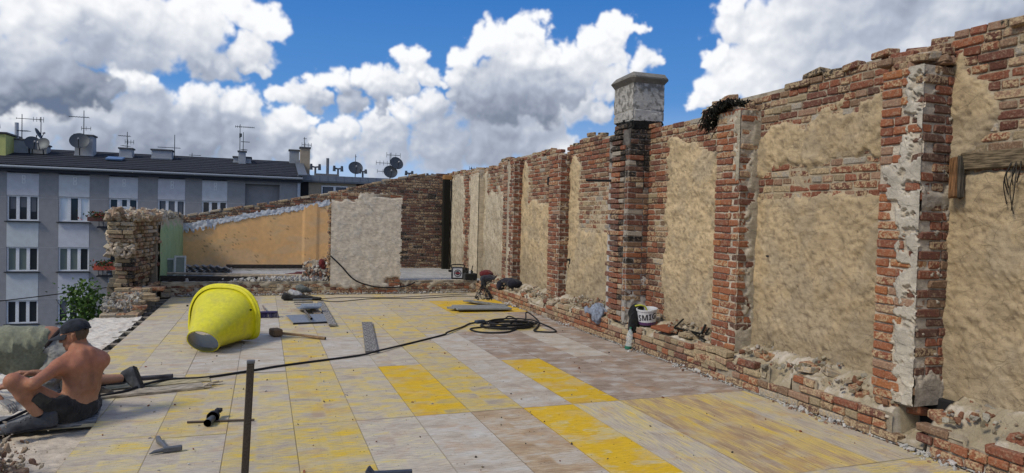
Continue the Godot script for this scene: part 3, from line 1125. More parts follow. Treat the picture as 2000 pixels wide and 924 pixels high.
	tag(part("vent_plinth", bx.mesh(), mats.concrete, self, at(3.7, 4.2, -44.6)), "low concrete plinth under the vents on the beige roof", "plinth")
	for k in 2:
		var f := thing("flower_box", ["upper red and green flower box on the grey block's balcony", "lower orange flower box on the grey block's balcony"][k], "flower box", Vector3([-8.2, -7.9][k], [1.3, -1.3][k], FZ + 0.75), 0, "balcony flower boxes")
		var m := mb([Color(0.12, 0.04, 0.03), Color(0.5, 0.09, 0.04)][k])
		m.box(at(0, 0, 0), Vector3(1.1, 0.24, 0.25), 0.02)
		part("trough", m.mesh(), mats.plastic, f)
		var l := mb()
		for i in 260:
			var c := Vector3(rng.randfn(0, 0.32), 0.2 + rng.randfn(0, 0.11), rng.randfn(0, 0.12))
			l.col = Color(0.3, 0.06, 0.04) if rng.randf() < 0.3 else Color(0.05, 0.085, 0.03)
			var a := Vector3(rng.randf_range(-1, 1), rng.randf_range(-1, 1), rng.randf_range(-1, 1)).normalized() * 0.07
			var e := a.cross(Vector3(rng.randf(), rng.randf(), rng.randf())).normalized() * 0.04
			l.quad(c - a, c - e, c + a, c + e)
		stuff(part("flowers", l.mesh(), mats.leaf, f))


func pipe_mesh(a: Vector3, b: Vector3, r: float, c: Color) -> ArrayMesh:
	var m := mb(c)
	m.tube([a, b], [r], 12)
	return m.mesh()


# ---------------------------------------------------------------- the deck of shuttering panels
# yellow film left on each panel, column by column from the left, nearest row first: 0..9, B bare brown, T tan, p and q worn along the length
const PANELS := ["3354521298444", "X325610T9pqqp", "1254648609BBB", "410060150BB0B", "131033565554B", "3121232334889", "4223252232232"]


func panel_picture(code: String, sd: int) -> Image:
	var w := 160
	var h := 640
	var along: bool = code in ["p", "q"]
	var yellow := 0.0
	if code.is_valid_int():
		yellow = [0.0, 0.12, 0.22, 0.32, 0.42, 0.5, 0.58, 0.7, 0.92, 1.12][code.to_int()]
	elif code == "p":
		yellow = 0.3
	elif code == "q":
		yellow = 0.43
	var streak := noise_pic(20, 640, 0.13, 4, sd)
	if along:
		streak = noise_pic(160, 60, 0.13, 4, sd)
	streak.resize(w, h, Image.INTERPOLATE_CUBIC)
	var blot := noise_pic(w if along else 56, h / 4 if along else h, 0.013, 4, sd + 7)
	blot.resize(w, h, Image.INTERPOLATE_CUBIC)
	var grain := noise_pic(20, h, 0.2, 3, sd + 13)
	if along:
		grain = noise_pic(w, 40, 0.2, 3, sd + 13)
	grain.resize(w, h, Image.INTERPOLATE_BILINEAR)
	var speck := noise_pic(w, h, 0.22, 2, sd + 19)
	var ds := streak.get_data()
	var db := blot.get_data()
	var dg := grain.get_data()
	var dk := speck.get_data()
	var o := PackedByteArray()
	o.resize(w * h * 3)
	var wood := Vector3(0.735, 0.705, 0.65)
	var low := Vector3(0.655, 0.60, 0.54)
	if code == "B":
		wood = Vector3(0.645, 0.60, 0.55)
		low = Vector3(0.52, 0.44, 0.38)
	if code == "T" or code == "q":
		wood = Vector3(0.725, 0.66, 0.56)
		low = Vector3(0.63, 0.52, 0.40)
	var film := Vector3(0.845, 0.68, 0.12)
	var faded := Vector3(0.80, 0.72, 0.44)
	for y in h:
		for x in w:
			var i := y * w + x
			var s := ds[i] / 255.0
			var b := db[i] / 255.0
			var g := dg[i] / 255.0
			var k := dk[i] / 255.0
			var c := low.lerp(wood, smoothstep(0.1, 0.8, s * 0.4 + b * 0.35 + g * 0.25))
			c = c.lerp(Vector3(0.735, 0.735, 0.735), smoothstep(0.5, 0.75, b * 0.7 + s * 0.3) * 0.45)
			c *= 0.88 + 0.24 * g
			var share := clampf(yellow * 1.25 - 0.2 + (s - 0.5) * 0.75 + (b - 0.5) * 1.1 + (g - 0.5) * 0.6, 0.0, 1.0)
			if yellow > 1.0:
				share = clampf(0.97 - smoothstep(0.56, 0.7, b * 0.6 + s * 0.4) * 0.55 - smoothstep(0.7, 0.8, g * 0.6 + k * 0.4) * 0.4, 0.0, 1.0)
			var f := faded.lerp(film, clampf(yellow + (b - 0.5) * 0.9 + (s - 0.5) * 0.5, 0.0, 1.0)) * (0.9 + 0.15 * g + 0.1 * (s - 0.5))
			if yellow > 0.0:
				c = c.lerp(f, share * (0.82 if yellow < 0.8 else 0.94))
			if k > 0.80:
				c *= 0.8
			c *= 1.0 - 0.1 * smoothstep(0.66, 0.8, (1.0 - b) * 0.6 + g * 0.4)
			if k < 0.2 and s > 0.5:
				c = c.lerp(Vector3(0.8, 0.79, 0.77), 0.4)
			var e := mini(x, w - 1 - x)
			if e < 1 or y < 2 or y > h - 3:
				c *= 0.88
			if absi(x - 53) < 1 or absi(x - 107) < 1:
				c *= 0.95
			o[i * 3] = int(clampf(c.x, 0, 1) * 255)
			o[i * 3 + 1] = int(clampf(c.y, 0, 1) * 255)
			o[i * 3 + 2] = int(clampf(c.z, 0, 1) * 255)
	# nail heads and scraps
	for k in 26:
		var x := rng.randi_range(3, w - 6)
		var y := rng.randi_range(3, h - 8)
		for dy in rng.randi_range(1, 3):
			for dx in rng.randi_range(1, 4):
				var i := ((y + dy) * w + x + dx) * 3
				for q in 3:
					o[i + q] = int(o[i + q] * 0.35)
	return Image.create_from_data(w, h, false, Image.FORMAT_RGB8, o)


func deck() -> void:
	var d := Node3D.new()
	d.name = "deck_floor"
	add_child(d)
	struct_(d)
	var looks := {}
	for code in "0123456789BTpq":
		for k in (2 if code in "02345B" else 1):
			var m := mat("panel_" + code + str(k), Color.WHITE, 0.78)
			m.albedo_texture = tex(panel_picture(code, 100 + looks.size() * 17))
			m.vertex_color_use_as_albedo = true
			m.detail_enabled = true
			m.detail_blend_mode = BaseMaterial3D.BLEND_MODE_MIX
			m.detail_uv_layer = BaseMaterial3D.DETAIL_UV_2
			m.detail_albedo = deck_smears
			m.uv2_triplanar = true
			m.uv2_world_triplanar = true
			m.uv2_scale = Vector3(0.32, 0.32, 0.45)
			looks[code + str(k)] = m
	for col in 13:
		var x0 := -1.75 + 0.5 * col
		for row in 7:
			var code: String = PANELS[row][col]
			if code == "X":
				continue
			var z0 := -3.68 - 2.04 * (row - 1)
			var z1 := z0 - 2.04
			if row == 6:
				z1 = -15.32
			if col < 4 and row > 0 and row < 6 or row > 2:
				var j0 := sin(col * 5.1 + row * 2.3) * 0.09
				var j1 := sin(col * 5.1 + (row + 1) * 2.3) * 0.09
				if row != 1 and not (row == 2 and col >= 4):
					z0 += j0 if row > 0 and not (row == 3 and col >= 4) else 0.0
				if row < 6 and not (row == 0) and not (row == 2 and col >= 3):
					z1 += j1
			if row == 2 and col == 0:
				z0 = -6.2
			var m := mb(Color(1, 1, 1) * rng.randf_range(0.93, 1.05))
			var x1 := x0 + 0.5
			if col == 12:
				x1 = 4.74
			var y := rng.randf_range(-0.002, 0.001)
			var tilt := rng.randf_range(-0.0015, 0.0015)
			var g := 0.0014
			var P := []
			for q in [[x0 + g, z0 - g, tilt], [x1 - g, z0 - g, -tilt], [x1 - g, z1 + g, -tilt], [x0 + g, z1 + g, tilt]]:
				P.append(Vector3(q[0], y + q[2], q[1]))
			m.quad(P[0], P[1], P[2], P[3])
			var flip := rng.randi() % 4
			var uvs := [Vector2(0, 1), Vector2(1, 1), Vector2(1, 0), Vector2(0, 0)]
			for k in 4:
				var t: Vector2 = uvs[k]
				m.uv.append(Vector2(1 - t.x if flip & 1 else t.x, 1 - t.y if flip & 2 else t.y))
			for k in 4:
				var a: Vector3 = P[k]
				var b: Vector3 = P[(k + 1) % 4]
				m.quad(a + Vector3.DOWN * 0.027, b + Vector3.DOWN * 0.027, b, a)
				for q in 4:
					m.uv.append(Vector2(0.01, 0.5))
			var key := code + str(rng.randi() % 2)
			part("panel", m.mesh(), looks[key] if looks.has(key) else looks[code + "0"], d)
	# what carries the panels, coloured dark to put in the shade beneath them
	var s := mb(Color(0.06, 0.055, 0.05))
	s.box(at(1.75, -0.27, -7.0), Vector3(5.9, 0.3, 16.6), 0.01)
	struct_(part("deck_underside", s.mesh(), mats.concrete))
	# the storeys below
	var u := mb(Color(0.3, 0.27, 0.22))
	u.box(at(1.4, -6.0, -9.6), Vector3(7.6, 10.9, 20.6), 0.02)
	tag(part("gutted_building", u.mesh(), mats.concrete), "plastered lower storeys of the gutted house under the deck", "building")


# ---------------------------------------------------------------- the long party wall
const WX := 5.16       # its plastered face; it looks towards -x
const FAR_Z := -19.6
const TOPS := [[-19.6, 3.08], [-18.3, 3.08], [-16.2, 3.02], [-15.2, 3.0], [-14.9, 3.12], [-13.2, 3.09], [-11.62, 3.09], [-11.6, 2.9], [-11.22, 2.88], [-11.18, 3.09], [-10.75, 3.1], [-10.7, 3.2], [-10.0, 3.2], [-9.95, 3.12], [-9.0, 3.13], [-8.1, 3.06], [-7.6, 3.08], [-7.25, 3.09], [-7.22, 3.2], [-6.0, 3.21], [-5.2, 3.24], [-4.6, 3.26], [-4.55, 3.22], [-4.0, 3.26], [-3.9, 3.30], [-3.46, 3.31], [-3.42, 3.23], [-1.5, 3.26]]


func wall_top(z: float) -> float:
	for i in TOPS.size() - 1:
		if z < TOPS[i + 1][0]:
			return lerpf(TOPS[i][1], TOPS[i + 1][1], clampf((z - TOPS[i][0]) / (TOPS[i + 1][0] - TOPS[i][0]), 0, 1))
	return TOPS[-1][1]


# 0 bare brick .. 0.5 washed over .. 1 full plaster
func plaster_share(z: float, y: float) -> float:
	var n := nz.get_noise_2d(z * 1.6, y * 1.6)
	var n2 := nz.get_noise_2d(z * 5.0 + 30.0, y * 5.0)
	var e := n * 0.22 + n2 * 0.1
	var p := 0.0
	if z > -4.0:
		p = maxf(smoothstep(2.2, 2.05, y + e * 0.4), 0.25 + 0.35 * n)
		p = maxf(p, smoothstep(0.42, 0.3, absf(z + 3.85) + absf(y - 2.6) * 0.8 + e * 0.7))
	elif z > -6.3:
		p = smoothstep(2.1, 1.98, y + e * 0.35)
		p = maxf(p, smoothstep(0.3, 0.16, absf(y - 2.6 - (z + 5.2) * 0.1) + e * 0.8))
		p = maxf(p, 0.4 + 0.25 * n if y < 2.5 else 0.22 + 0.5 * n)
	elif z > -8.4:
		var lim := 2.64 + (-7.09 - z) * 0.3
		p = smoothstep(lim + 0.06, lim - 0.05, y + e * 0.5)
		p *= smoothstep(-8.02, -7.9, z + e * 0.7)
		p = maxf(p, 0.2 + 0.3 * n)
		p -= smoothstep(0.12, 0.02, absf(y - 2.02)) * 0.25 * smoothstep(-0.2, 0.3, n + 0.1)
	elif z > -9.15:
		p = 0.1 + 0.5 * n
	elif z > -11.3:
		p = smoothstep(1.66, 1.5, y + e * 0.5)
		p = maxf(p, smoothstep(3.0, 1.9, y) * 0.5 + 0.2 * n)
		p = maxf(p, smoothstep(0.28, 0.16, absf(z + 10.9) + e * 0.3 + maxf(0.0, y - 2.7)))
	elif z > -13.8:
		p = smoothstep(2.2, 2.04, y + e * 0.7)
		p = maxf(p, smoothstep(0.24, 0.12, absf(z + 13.3) + e * 0.3 + maxf(0.0, y - 2.8)))
		p = maxf(p, 0.25 + 0.3 * n)
	elif z > -15.9:
		p = maxf(smoothstep(2.5, 2.3, y + e), 0.25 + 0.3 * n)
	else:
		p = maxf(smoothstep(3.0, 2.85, y + e * 0.6), 0.3)
		p -= smoothstep(0.35, 0.2, absf(z + 17.6) + e * 1.4) * 0.9
	var spot := nc.get_noise_2d(z * 2.6, y * 4.2 + 9.0)
	if spot < -0.93 and z < -4.2:
		p -= 0.75
	return clampf(p, 0.0, 1.0)


func cover_of(p: float) -> float:
	return lerpf(-0.015, -0.002, p * 2.0) if p < 0.5 else lerpf(-0.002, 0.024, p * 2.0 - 1.0)


func plaster_colour(z: float, y: float, p: float) -> Color:
	var n := nz.get_noise_2d(z * 0.9 + 11.0, y * 0.9)
	var m := nz.get_noise_2d(z * 4.0, y * 4.0 + 50.0)
	var mortar := Color(0.46, 0.40, 0.31)
	var tan := Color(0.57, 0.44, 0.27)
	if z < -13.5:
		tan = Color(0.56, 0.485, 0.36)
	var c := mortar.lerp(tan, smoothstep(0.3, 0.75, p))
	# darker greyish brown towards the ledge, then grey stains at random
	var low_tone := smoothstep(1.35, 0.3, y + n * 0.9) * 0.55
	c = c.lerp(Color(0.27, 0.23, 0.17), low_tone)
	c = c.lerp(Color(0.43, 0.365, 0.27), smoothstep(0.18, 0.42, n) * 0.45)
	var old := smoothstep(-6.7, -5.0, z) * 0.36 + 0.12 * smoothstep(0.0, 0.4, nz.get_noise_2d(z * 1.1 + 90.0, y * 0.45))  # darker brown towards the near end, plus faint patches at random
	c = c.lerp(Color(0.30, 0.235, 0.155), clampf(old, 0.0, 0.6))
	var spot := nf.get_noise_2d(z * 9.0, y * 14.0)
	c = c.lerp(Color(0.17, 0.13, 0.09), smoothstep(0.28, 0.45, spot) * 0.55)
	var crack := absf(nz.get_noise_2d(z * 2.4 + y * 1.4, y * 3.4 - z * 1.1))
	c = c.lerp(Color(0.16, 0.13, 0.095), (1.0 - smoothstep(0.0, 0.02, crack)) * 0.5 * smoothstep(-0.1, 0.2, n) * smoothstep(0.6, 0.9, p))
	c = c.lerp(Color(0.38, 0.31, 0.215), 0.5 * smoothstep(0.12, 0.3, nz.get_noise_2d(z * 2.2 + 33.0, y * 1.5 + 8.0)) * smoothstep(0.6, 0.9, p))
	var trowel := nz.get_noise_2d((z + y * 0.6) * 1.4, (y - z * 0.5) * 13.0)
	return c * (1.0 + 0.10 * m + 0.12 * trowel)


func wall_kind(z: float, y: float, p: float) -> Array:
	var r := rng.randf()
	var k := 1 if rng.randf() < 0.2 + 0.8 * p else 0
	if r < 0.3:
		return [1, k]
	if r < 0.5:
		return [2, k]
	if r < 0.62:
		return [9, k]
	if r < 0.78:
		return [6 if p > 0.15 else 1, k]
	if r < 0.9:
		return [5 if p > 0.2 else 3, k]
	return [7 if p > 0.25 else 0, k]


func long_wall() -> void:
	var w := thing("party_wall", "long ruined brick party wall on the right with patchy tan plaster and brick piers", "wall", Vector3.ZERO)
	# core behind the faces, its top stepped like the courses
	var core := mb(Color(0.34, 0.3, 0.24))
	var z := FAR_Z - 0.3
	while z < -1.5:
		var d := 0.26
		core.box(at(WX + 0.2, (wall_top(z + d / 2) - 0.09 - 0.6) / 2, z + d / 2), Vector3(0.34, wall_top(z + d / 2) - 0.09 + 0.6, d), 0.002)
		z += d
	part("wall_core", core.mesh(), mats.concrete, w)
	var cap := mb()
	var face := mb()
	for seg in [[-4.75, -1.5, 0.018], [-8.2, -4.75, 0.02], [-13.0, -8.2, 0.03], [FAR_Z - 0.1, -13.0, 0.05]]:
		var zf: float = seg[0]
		relief(face, Vector3(WX, 0.2, zf), Vector3.BACK, Vector3.UP, seg[1] - zf, 3.15, seg[2], func(u: float, v: float) -> Array:
			var zz := zf + u
			var y := 0.2 + v
			var p := plaster_share(zz, y)
			var flake := nz.get_noise_2d(zz * 2.3 + 17.0, y * 3.1) + 0.35 * nf.get_noise_2d(zz * 13.0, y * 13.0)
			var layer := smoothstep(0.10, 0.14, flake) * 0.011 - smoothstep(-0.2, -0.24, flake) * 0.008
			var rut := 1.0 - smoothstep(0.0, 0.022, absf(nz.get_noise_2d(zz * 2.4 + y * 1.4, y * 3.4 - zz * 1.1)))
			var d := cover_of(p) + nz.get_noise_2d(zz * 1.3, y * 1.3 + 60.0) * 0.02 * p + nz.get_noise_2d(zz * 8.0, y * 8.0) * (0.007 - 0.0058 * p) + nf.get_noise_2d(zz * 26.0, y * 26.0) * (0.004 - 0.0027 * p) + (layer - rut * 0.009 * smoothstep(-0.1, 0.2, flake)) * smoothstep(0.6, 0.95, p)
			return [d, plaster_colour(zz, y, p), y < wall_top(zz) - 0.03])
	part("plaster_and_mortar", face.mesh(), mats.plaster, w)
	var list := []
	var zf2 := FAR_Z
	courses(list, Vector3(WX, 0.23, FAR_Z), Vector3.BACK, -1.6 - FAR_Z, 3.15,
		func(u: float, v: float) -> float: return cover_of(plaster_share(zf2 + u, 0.23 + v)),
		func(u: float) -> float: return wall_top(zf2 + u) - 0.23 + 0.02,
		func(u: float, v: float) -> Array: return wall_kind(zf2 + u, 0.23 + v, plaster_share(zf2 + u, 0.23 + v)))
	# broken half bricks and mortar lumps lying on the crown
	var zz2 := FAR_Z
	while zz2 < -1.8:
		if rng.randf() < 0.6:
			var len := rng.randf_range(0.12, 0.27)
			brick(list, Transform3D(Basis.from_euler(Vector3(rng.randf_range(-0.12, 0.12), PI / 2 + rng.randf_range(-0.3, 0.3), rng.randf_range(-0.1, 0.1))), Vector3(WX + rng.randf_range(0.02, 0.12), wall_top(zz2) + rng.randf_range(-0.05, 0.03), zz2)), Vector3(len, 0.065, 0.13), [2, 3, 1, 5, 9, 4][rng.randi() % 6], 1)
		zz2 += rng.randf_range(0.1, 0.3)
	emit(list, w, 270)
	# piers: [near z, far z, front x, label of look]
	pier(w, -3.87, -4.26, 4.82, 0.32, 3.04, 1)
	pier(w, -6.13, -6.55, 4.90, 0.32, 3.02, 2)
	pier(w, -11.05, -11.55, 4.95, 0.3, 2.92, 3)
	pier(w, -13.44, -14.1, 4.95, 0.3, 3.02, 4)
	pier(w, -16.06, -16.74, 5.0, 0.27, 3.0, 5)
	# timber lintel let into the face near the right pier
	var li := mb(Color(0.2, 0.155, 0.1))
	li.box(Transform3D(), Vector3(1.4, 0.135, 0.09), 0.008)
	part("timber_lintel", li.mesh(), mats.wood, w, Transform3D(Basis(Vector3.BACK, Vector3.UP, Vector3.LEFT), Vector3(WX - 0.005, 2.255, -3.08)))
	for q in [[-4.36, 2.41, 0.26, 0.05], [-5.93, 1.385, 0.1, 0.05], [-11.0, 0.97, 0.14, 0.2], [-12.0, 2.5, 0.13, 0.16]]:
		var sl := mb(Color(0.02, 0.02, 0.02))  # solid black blocks stand for the shade inside the holes
		sl.box(at(WX - 0.012, q[1], q[0]), Vector3(0.05, q[3], q[2]), 0.012)
		part("socket_hole", sl.mesh(), mats.dark, w)
	chimney()


# a pier against the wall: near and far z of its front, the front's x
func pier(w: Node3D, zn: float, zfar: float, xf: float, y0: float, y1: float, look: int) -> void:
	var o := Node3D.new()
	o.name = numbered("brick_pier", w)
	w.add_child(o)
	var wide := zn - zfar
	var deep := WX - xf + 0.03
	var shade := func(side: bool, u: float, v: float) -> float:  # plaster share
		var n := nz.get_noise_2d(u * 4.0 + look * 9.0, v * 4.0) * 0.5 + nz.get_noise_2d(u * 14.0, v * 14.0 + look) * 0.25
		var y := y0 + v
		match look:
			1:
				if side:
					return clampf(smoothstep(0.75, 0.35, y + n * 0.3) * 0.9 + smoothstep(0.12, 0.4, n) * 0.8 + smoothstep(1.7, 1.95, y + n * 0.4) * 0.75 * smoothstep(0.24, 0.1, absf(y - 1.85)) + smoothstep(2.25, 2.5, y + n * 0.6) * 0.25, 0, 1)
				var edge := 0.19 + n * 0.12 + smoothstep(2.25, 2.5, y) * 0.05
				if y > 1.95 and y < 2.25:
					edge = 0.06 + n * 0.16
				return clampf(smoothstep(edge - 0.02, edge + 0.02, u) * (0.95 - smoothstep(0.13, 0.2, nz.get_noise_2d(u * 4.5 + 5.0, v * 6.0) + 0.16 * nf.get_noise_2d(u * 26.0, v * 26.0)) * 1.3 * (0.35 + 0.65 * smoothstep(0.9, 1.3, y))) + 0.15 * n, 0, 1)
			2:
				if side:
					return clampf(smoothstep(0.13, 0.2, u + n * 0.3) * 0.95 + smoothstep(0.75, 0.45, y + n * 0.3) * 0.6 + smoothstep(2.35, 2.6, y + n * 0.6) * 0.5, 0, 1)
				return clampf(smoothstep(0.32, 0.38, u + n * 0.16) * smoothstep(2.1, 2.3, y + n * 0.4) + smoothstep(0.25, 0.45, n) * 0.5 + smoothstep(2.7, 2.8, y + n * 0.3) * 0.5, 0, 1)
			3:
				if side:
					return clampf(smoothstep(1.1, 0.8, y + n * 0.6) * 0.7 * smoothstep(0.05, 0.2, u) + smoothstep(0.25, 0.45, n) * 0.7, 0, 1)
				return clampf(smoothstep(0.3, 0.5, n) * 0.6, 0, 1)
			4:
				if side:
					return clampf(smoothstep(0.2, 0.28, u + n * 0.1) * 0.7 + smoothstep(0.25, 0.45, n), 0, 1)
				return clampf(smoothstep(0.1, 0.04, absf(u - 0.34)) * 0.9 + smoothstep(0.25, 0.45, n) * 0.5, 0, 1)
		return clampf(1.1 - smoothstep(0.1, 0.35, n) * 0.5 - smoothstep(2.7, 2.9, y) * 0.6, 0, 1)
	var body := mb(Color(0.33, 0.29, 0.23))
	body.box(at(xf + deep / 2 + 0.02, (y0 + y1) / 2 - 0.05, (zn + zfar) / 2 - 0.018), Vector3(deep, y1 - y0 - 0.06, wide - 0.04), 0.004)
	part("pier_core", body.mesh(), mats.concrete, o)
	var m := mb()
	var pale := Color(0.52, 0.475, 0.40) if look == 1 else Color(0.42, 0.37, 0.285)
	if look == 5:
		pale = Color(0.60, 0.51, 0.37)
	var cell := clampf(0.012 * (-zn / 4.0), 0.012, 0.04)
	for side in [false, true]:
		var O := Vector3(xf, y0, zn) if side else Vector3(xf, y0, zfar)
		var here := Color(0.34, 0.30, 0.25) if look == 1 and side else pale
		relief(m, O, Vector3.RIGHT if side else Vector3.BACK, Vector3.UP, deep if side else wide, y1 - y0 - 0.03, cell, func(u: float, v: float) -> Array:
			var p: float = shade.call(side, u, v)
			var d := lerpf(-0.014, 0.012, smoothstep(0.3, 0.7, p)) + nz.get_noise_2d(u * 9.0 + look * 3.0, v * 9.0) * (0.007 - 0.004 * p) + nf.get_noise_2d(u * 30.0, v * 30.0) * 0.003
			var t := nz.get_noise_2d(u * 3.0 + 8.0, v * 3.0)
			var c := Color(0.54, 0.475, 0.385).lerp(here, smoothstep(0.3, 0.8, p)) * (1.0 + 0.25 * t + 0.12 * nf.get_noise_2d(u * 12.0, v * 12.0))
			return [d, c, true])
	part("mortar", m.mesh(), mats.concrete, o)
	var list := []
	var v := 0.04
	var row := 0
	var c := 0.077
	while y0 + v < y1:
		var even := row % 2 == 0
		var kind := func(side: bool) -> Array:
			var r := rng.randf()
			var k := 1 if rng.randf() < 0.18 else 0
			match look:
				1:
					return [[0, 8, 6, 0, 1][rng.randi() % 5] if not side else [2, 3, 1, 2, 9][rng.randi() % 5], k]
				2:
					if v > 1.9 and r < 0.3:
						return [6, 1]
					return [[0, 8, 0, 1, 1][rng.randi() % 5] if not side else [1, 2, 0, 3][rng.randi() % 4], k]  # side bricks drawn darker, putting that face's shade into the colour
				3:
					return [[1, 0, 2, 1, 6][rng.randi() % 5] if not side else [2, 3, 1][rng.randi() % 3], k]
				4:
					return [[2, 1, 1, 3][rng.randi() % 4] if side else [2, 3, 1, 6][rng.randi() % 4], k]
			return [6, 1]
		# front
		var u0 := 0.0
		var end := wide if even else wide - 0.125
		while u0 < end - 0.03:
			var len := minf([0.255, 0.125, 0.19][rng.randi() % 3], end - u0)
			if end - u0 - len < 0.07:
				len = end - u0
			if shade.call(false, u0 + len / 2, v) < 0.8:
				var q: Array = kind.call(false)
				brick(list, Transform3D(Basis(Vector3.BACK, Vector3.UP, Vector3.LEFT), Vector3(xf + 0.055 - rng.randf_range(0.0, 0.012), y0 + v, zfar + u0 + len / 2 - 0.005)), Vector3(len - 0.011, c - 0.012, 0.11), q[0], q[1])
			u0 += len
		# side, taking the corner on odd courses
		u0 = 0.12 if even else 0.0
		while u0 < deep - 0.04:
			var len := minf([0.255, 0.125, 0.255][rng.randi() % 3], deep - u0)
			if shade.call(true, u0 + len / 2, v) < 0.8 and not (look == 2 and absf(y0 + v - 1.39) < 0.04 and u0 > 0.1) and not (look == 1 and absf(y0 + v - 0.97) < 0.03 and u0 < 0.1):
				var q: Array = kind.call(true)
				brick(list, Transform3D(Basis(Vector3.RIGHT, Vector3.UP, Vector3.BACK), Vector3(xf + u0 + len / 2, y0 + v, zn - 0.055 + rng.randf_range(0.0, 0.012))), Vector3(len - 0.011, c - 0.012, 0.11), q[0], q[1])
			u0 += len
		v += c
		row += 1
	# the broken crown
	for k in 12:
		brick(list, Transform3D(Basis.from_euler(Vector3(rng.randf_range(-0.2, 0.2), rng.randf() * 3.0, rng.randf_range(-0.2, 0.2))), Vector3(xf + rng.randf_range(0.08, deep - 0.05), y1 + rng.randf_range(-0.04, 0.03), rng.randf_range(zfar + 0.08, zn - 0.08))), Vector3(rng.randf_range(0.1, 0.2), 0.06, 0.11), [2, 5, 7, 9][rng.randi() % 4], 1)
	if look == 1:
		for k in 26:
			var xx := rng.randf_range(0.1, deep - 0.02)
			brick(list, Transform3D(Basis.from_euler(Vector3(rng.randf_range(-0.12, 0.12), PI / 2 + rng.randf_range(-0.4, 0.4), rng.randf_range(-0.12, 0.12))), Vector3(xf + xx, y1 + 0.22 * (xx / deep) * rng.randf(), rng.randf_range(zfar - 0.05, zn - 0.02))), Vector3(rng.randf_range(0.12, 0.25), 0.062, 0.12), [1, 2, 9, 6, 7][rng.randi() % 5], 1 if rng.randf() < 0.5 else 0)
	emit(list, o, 300 if zn > -8.0 else 90)


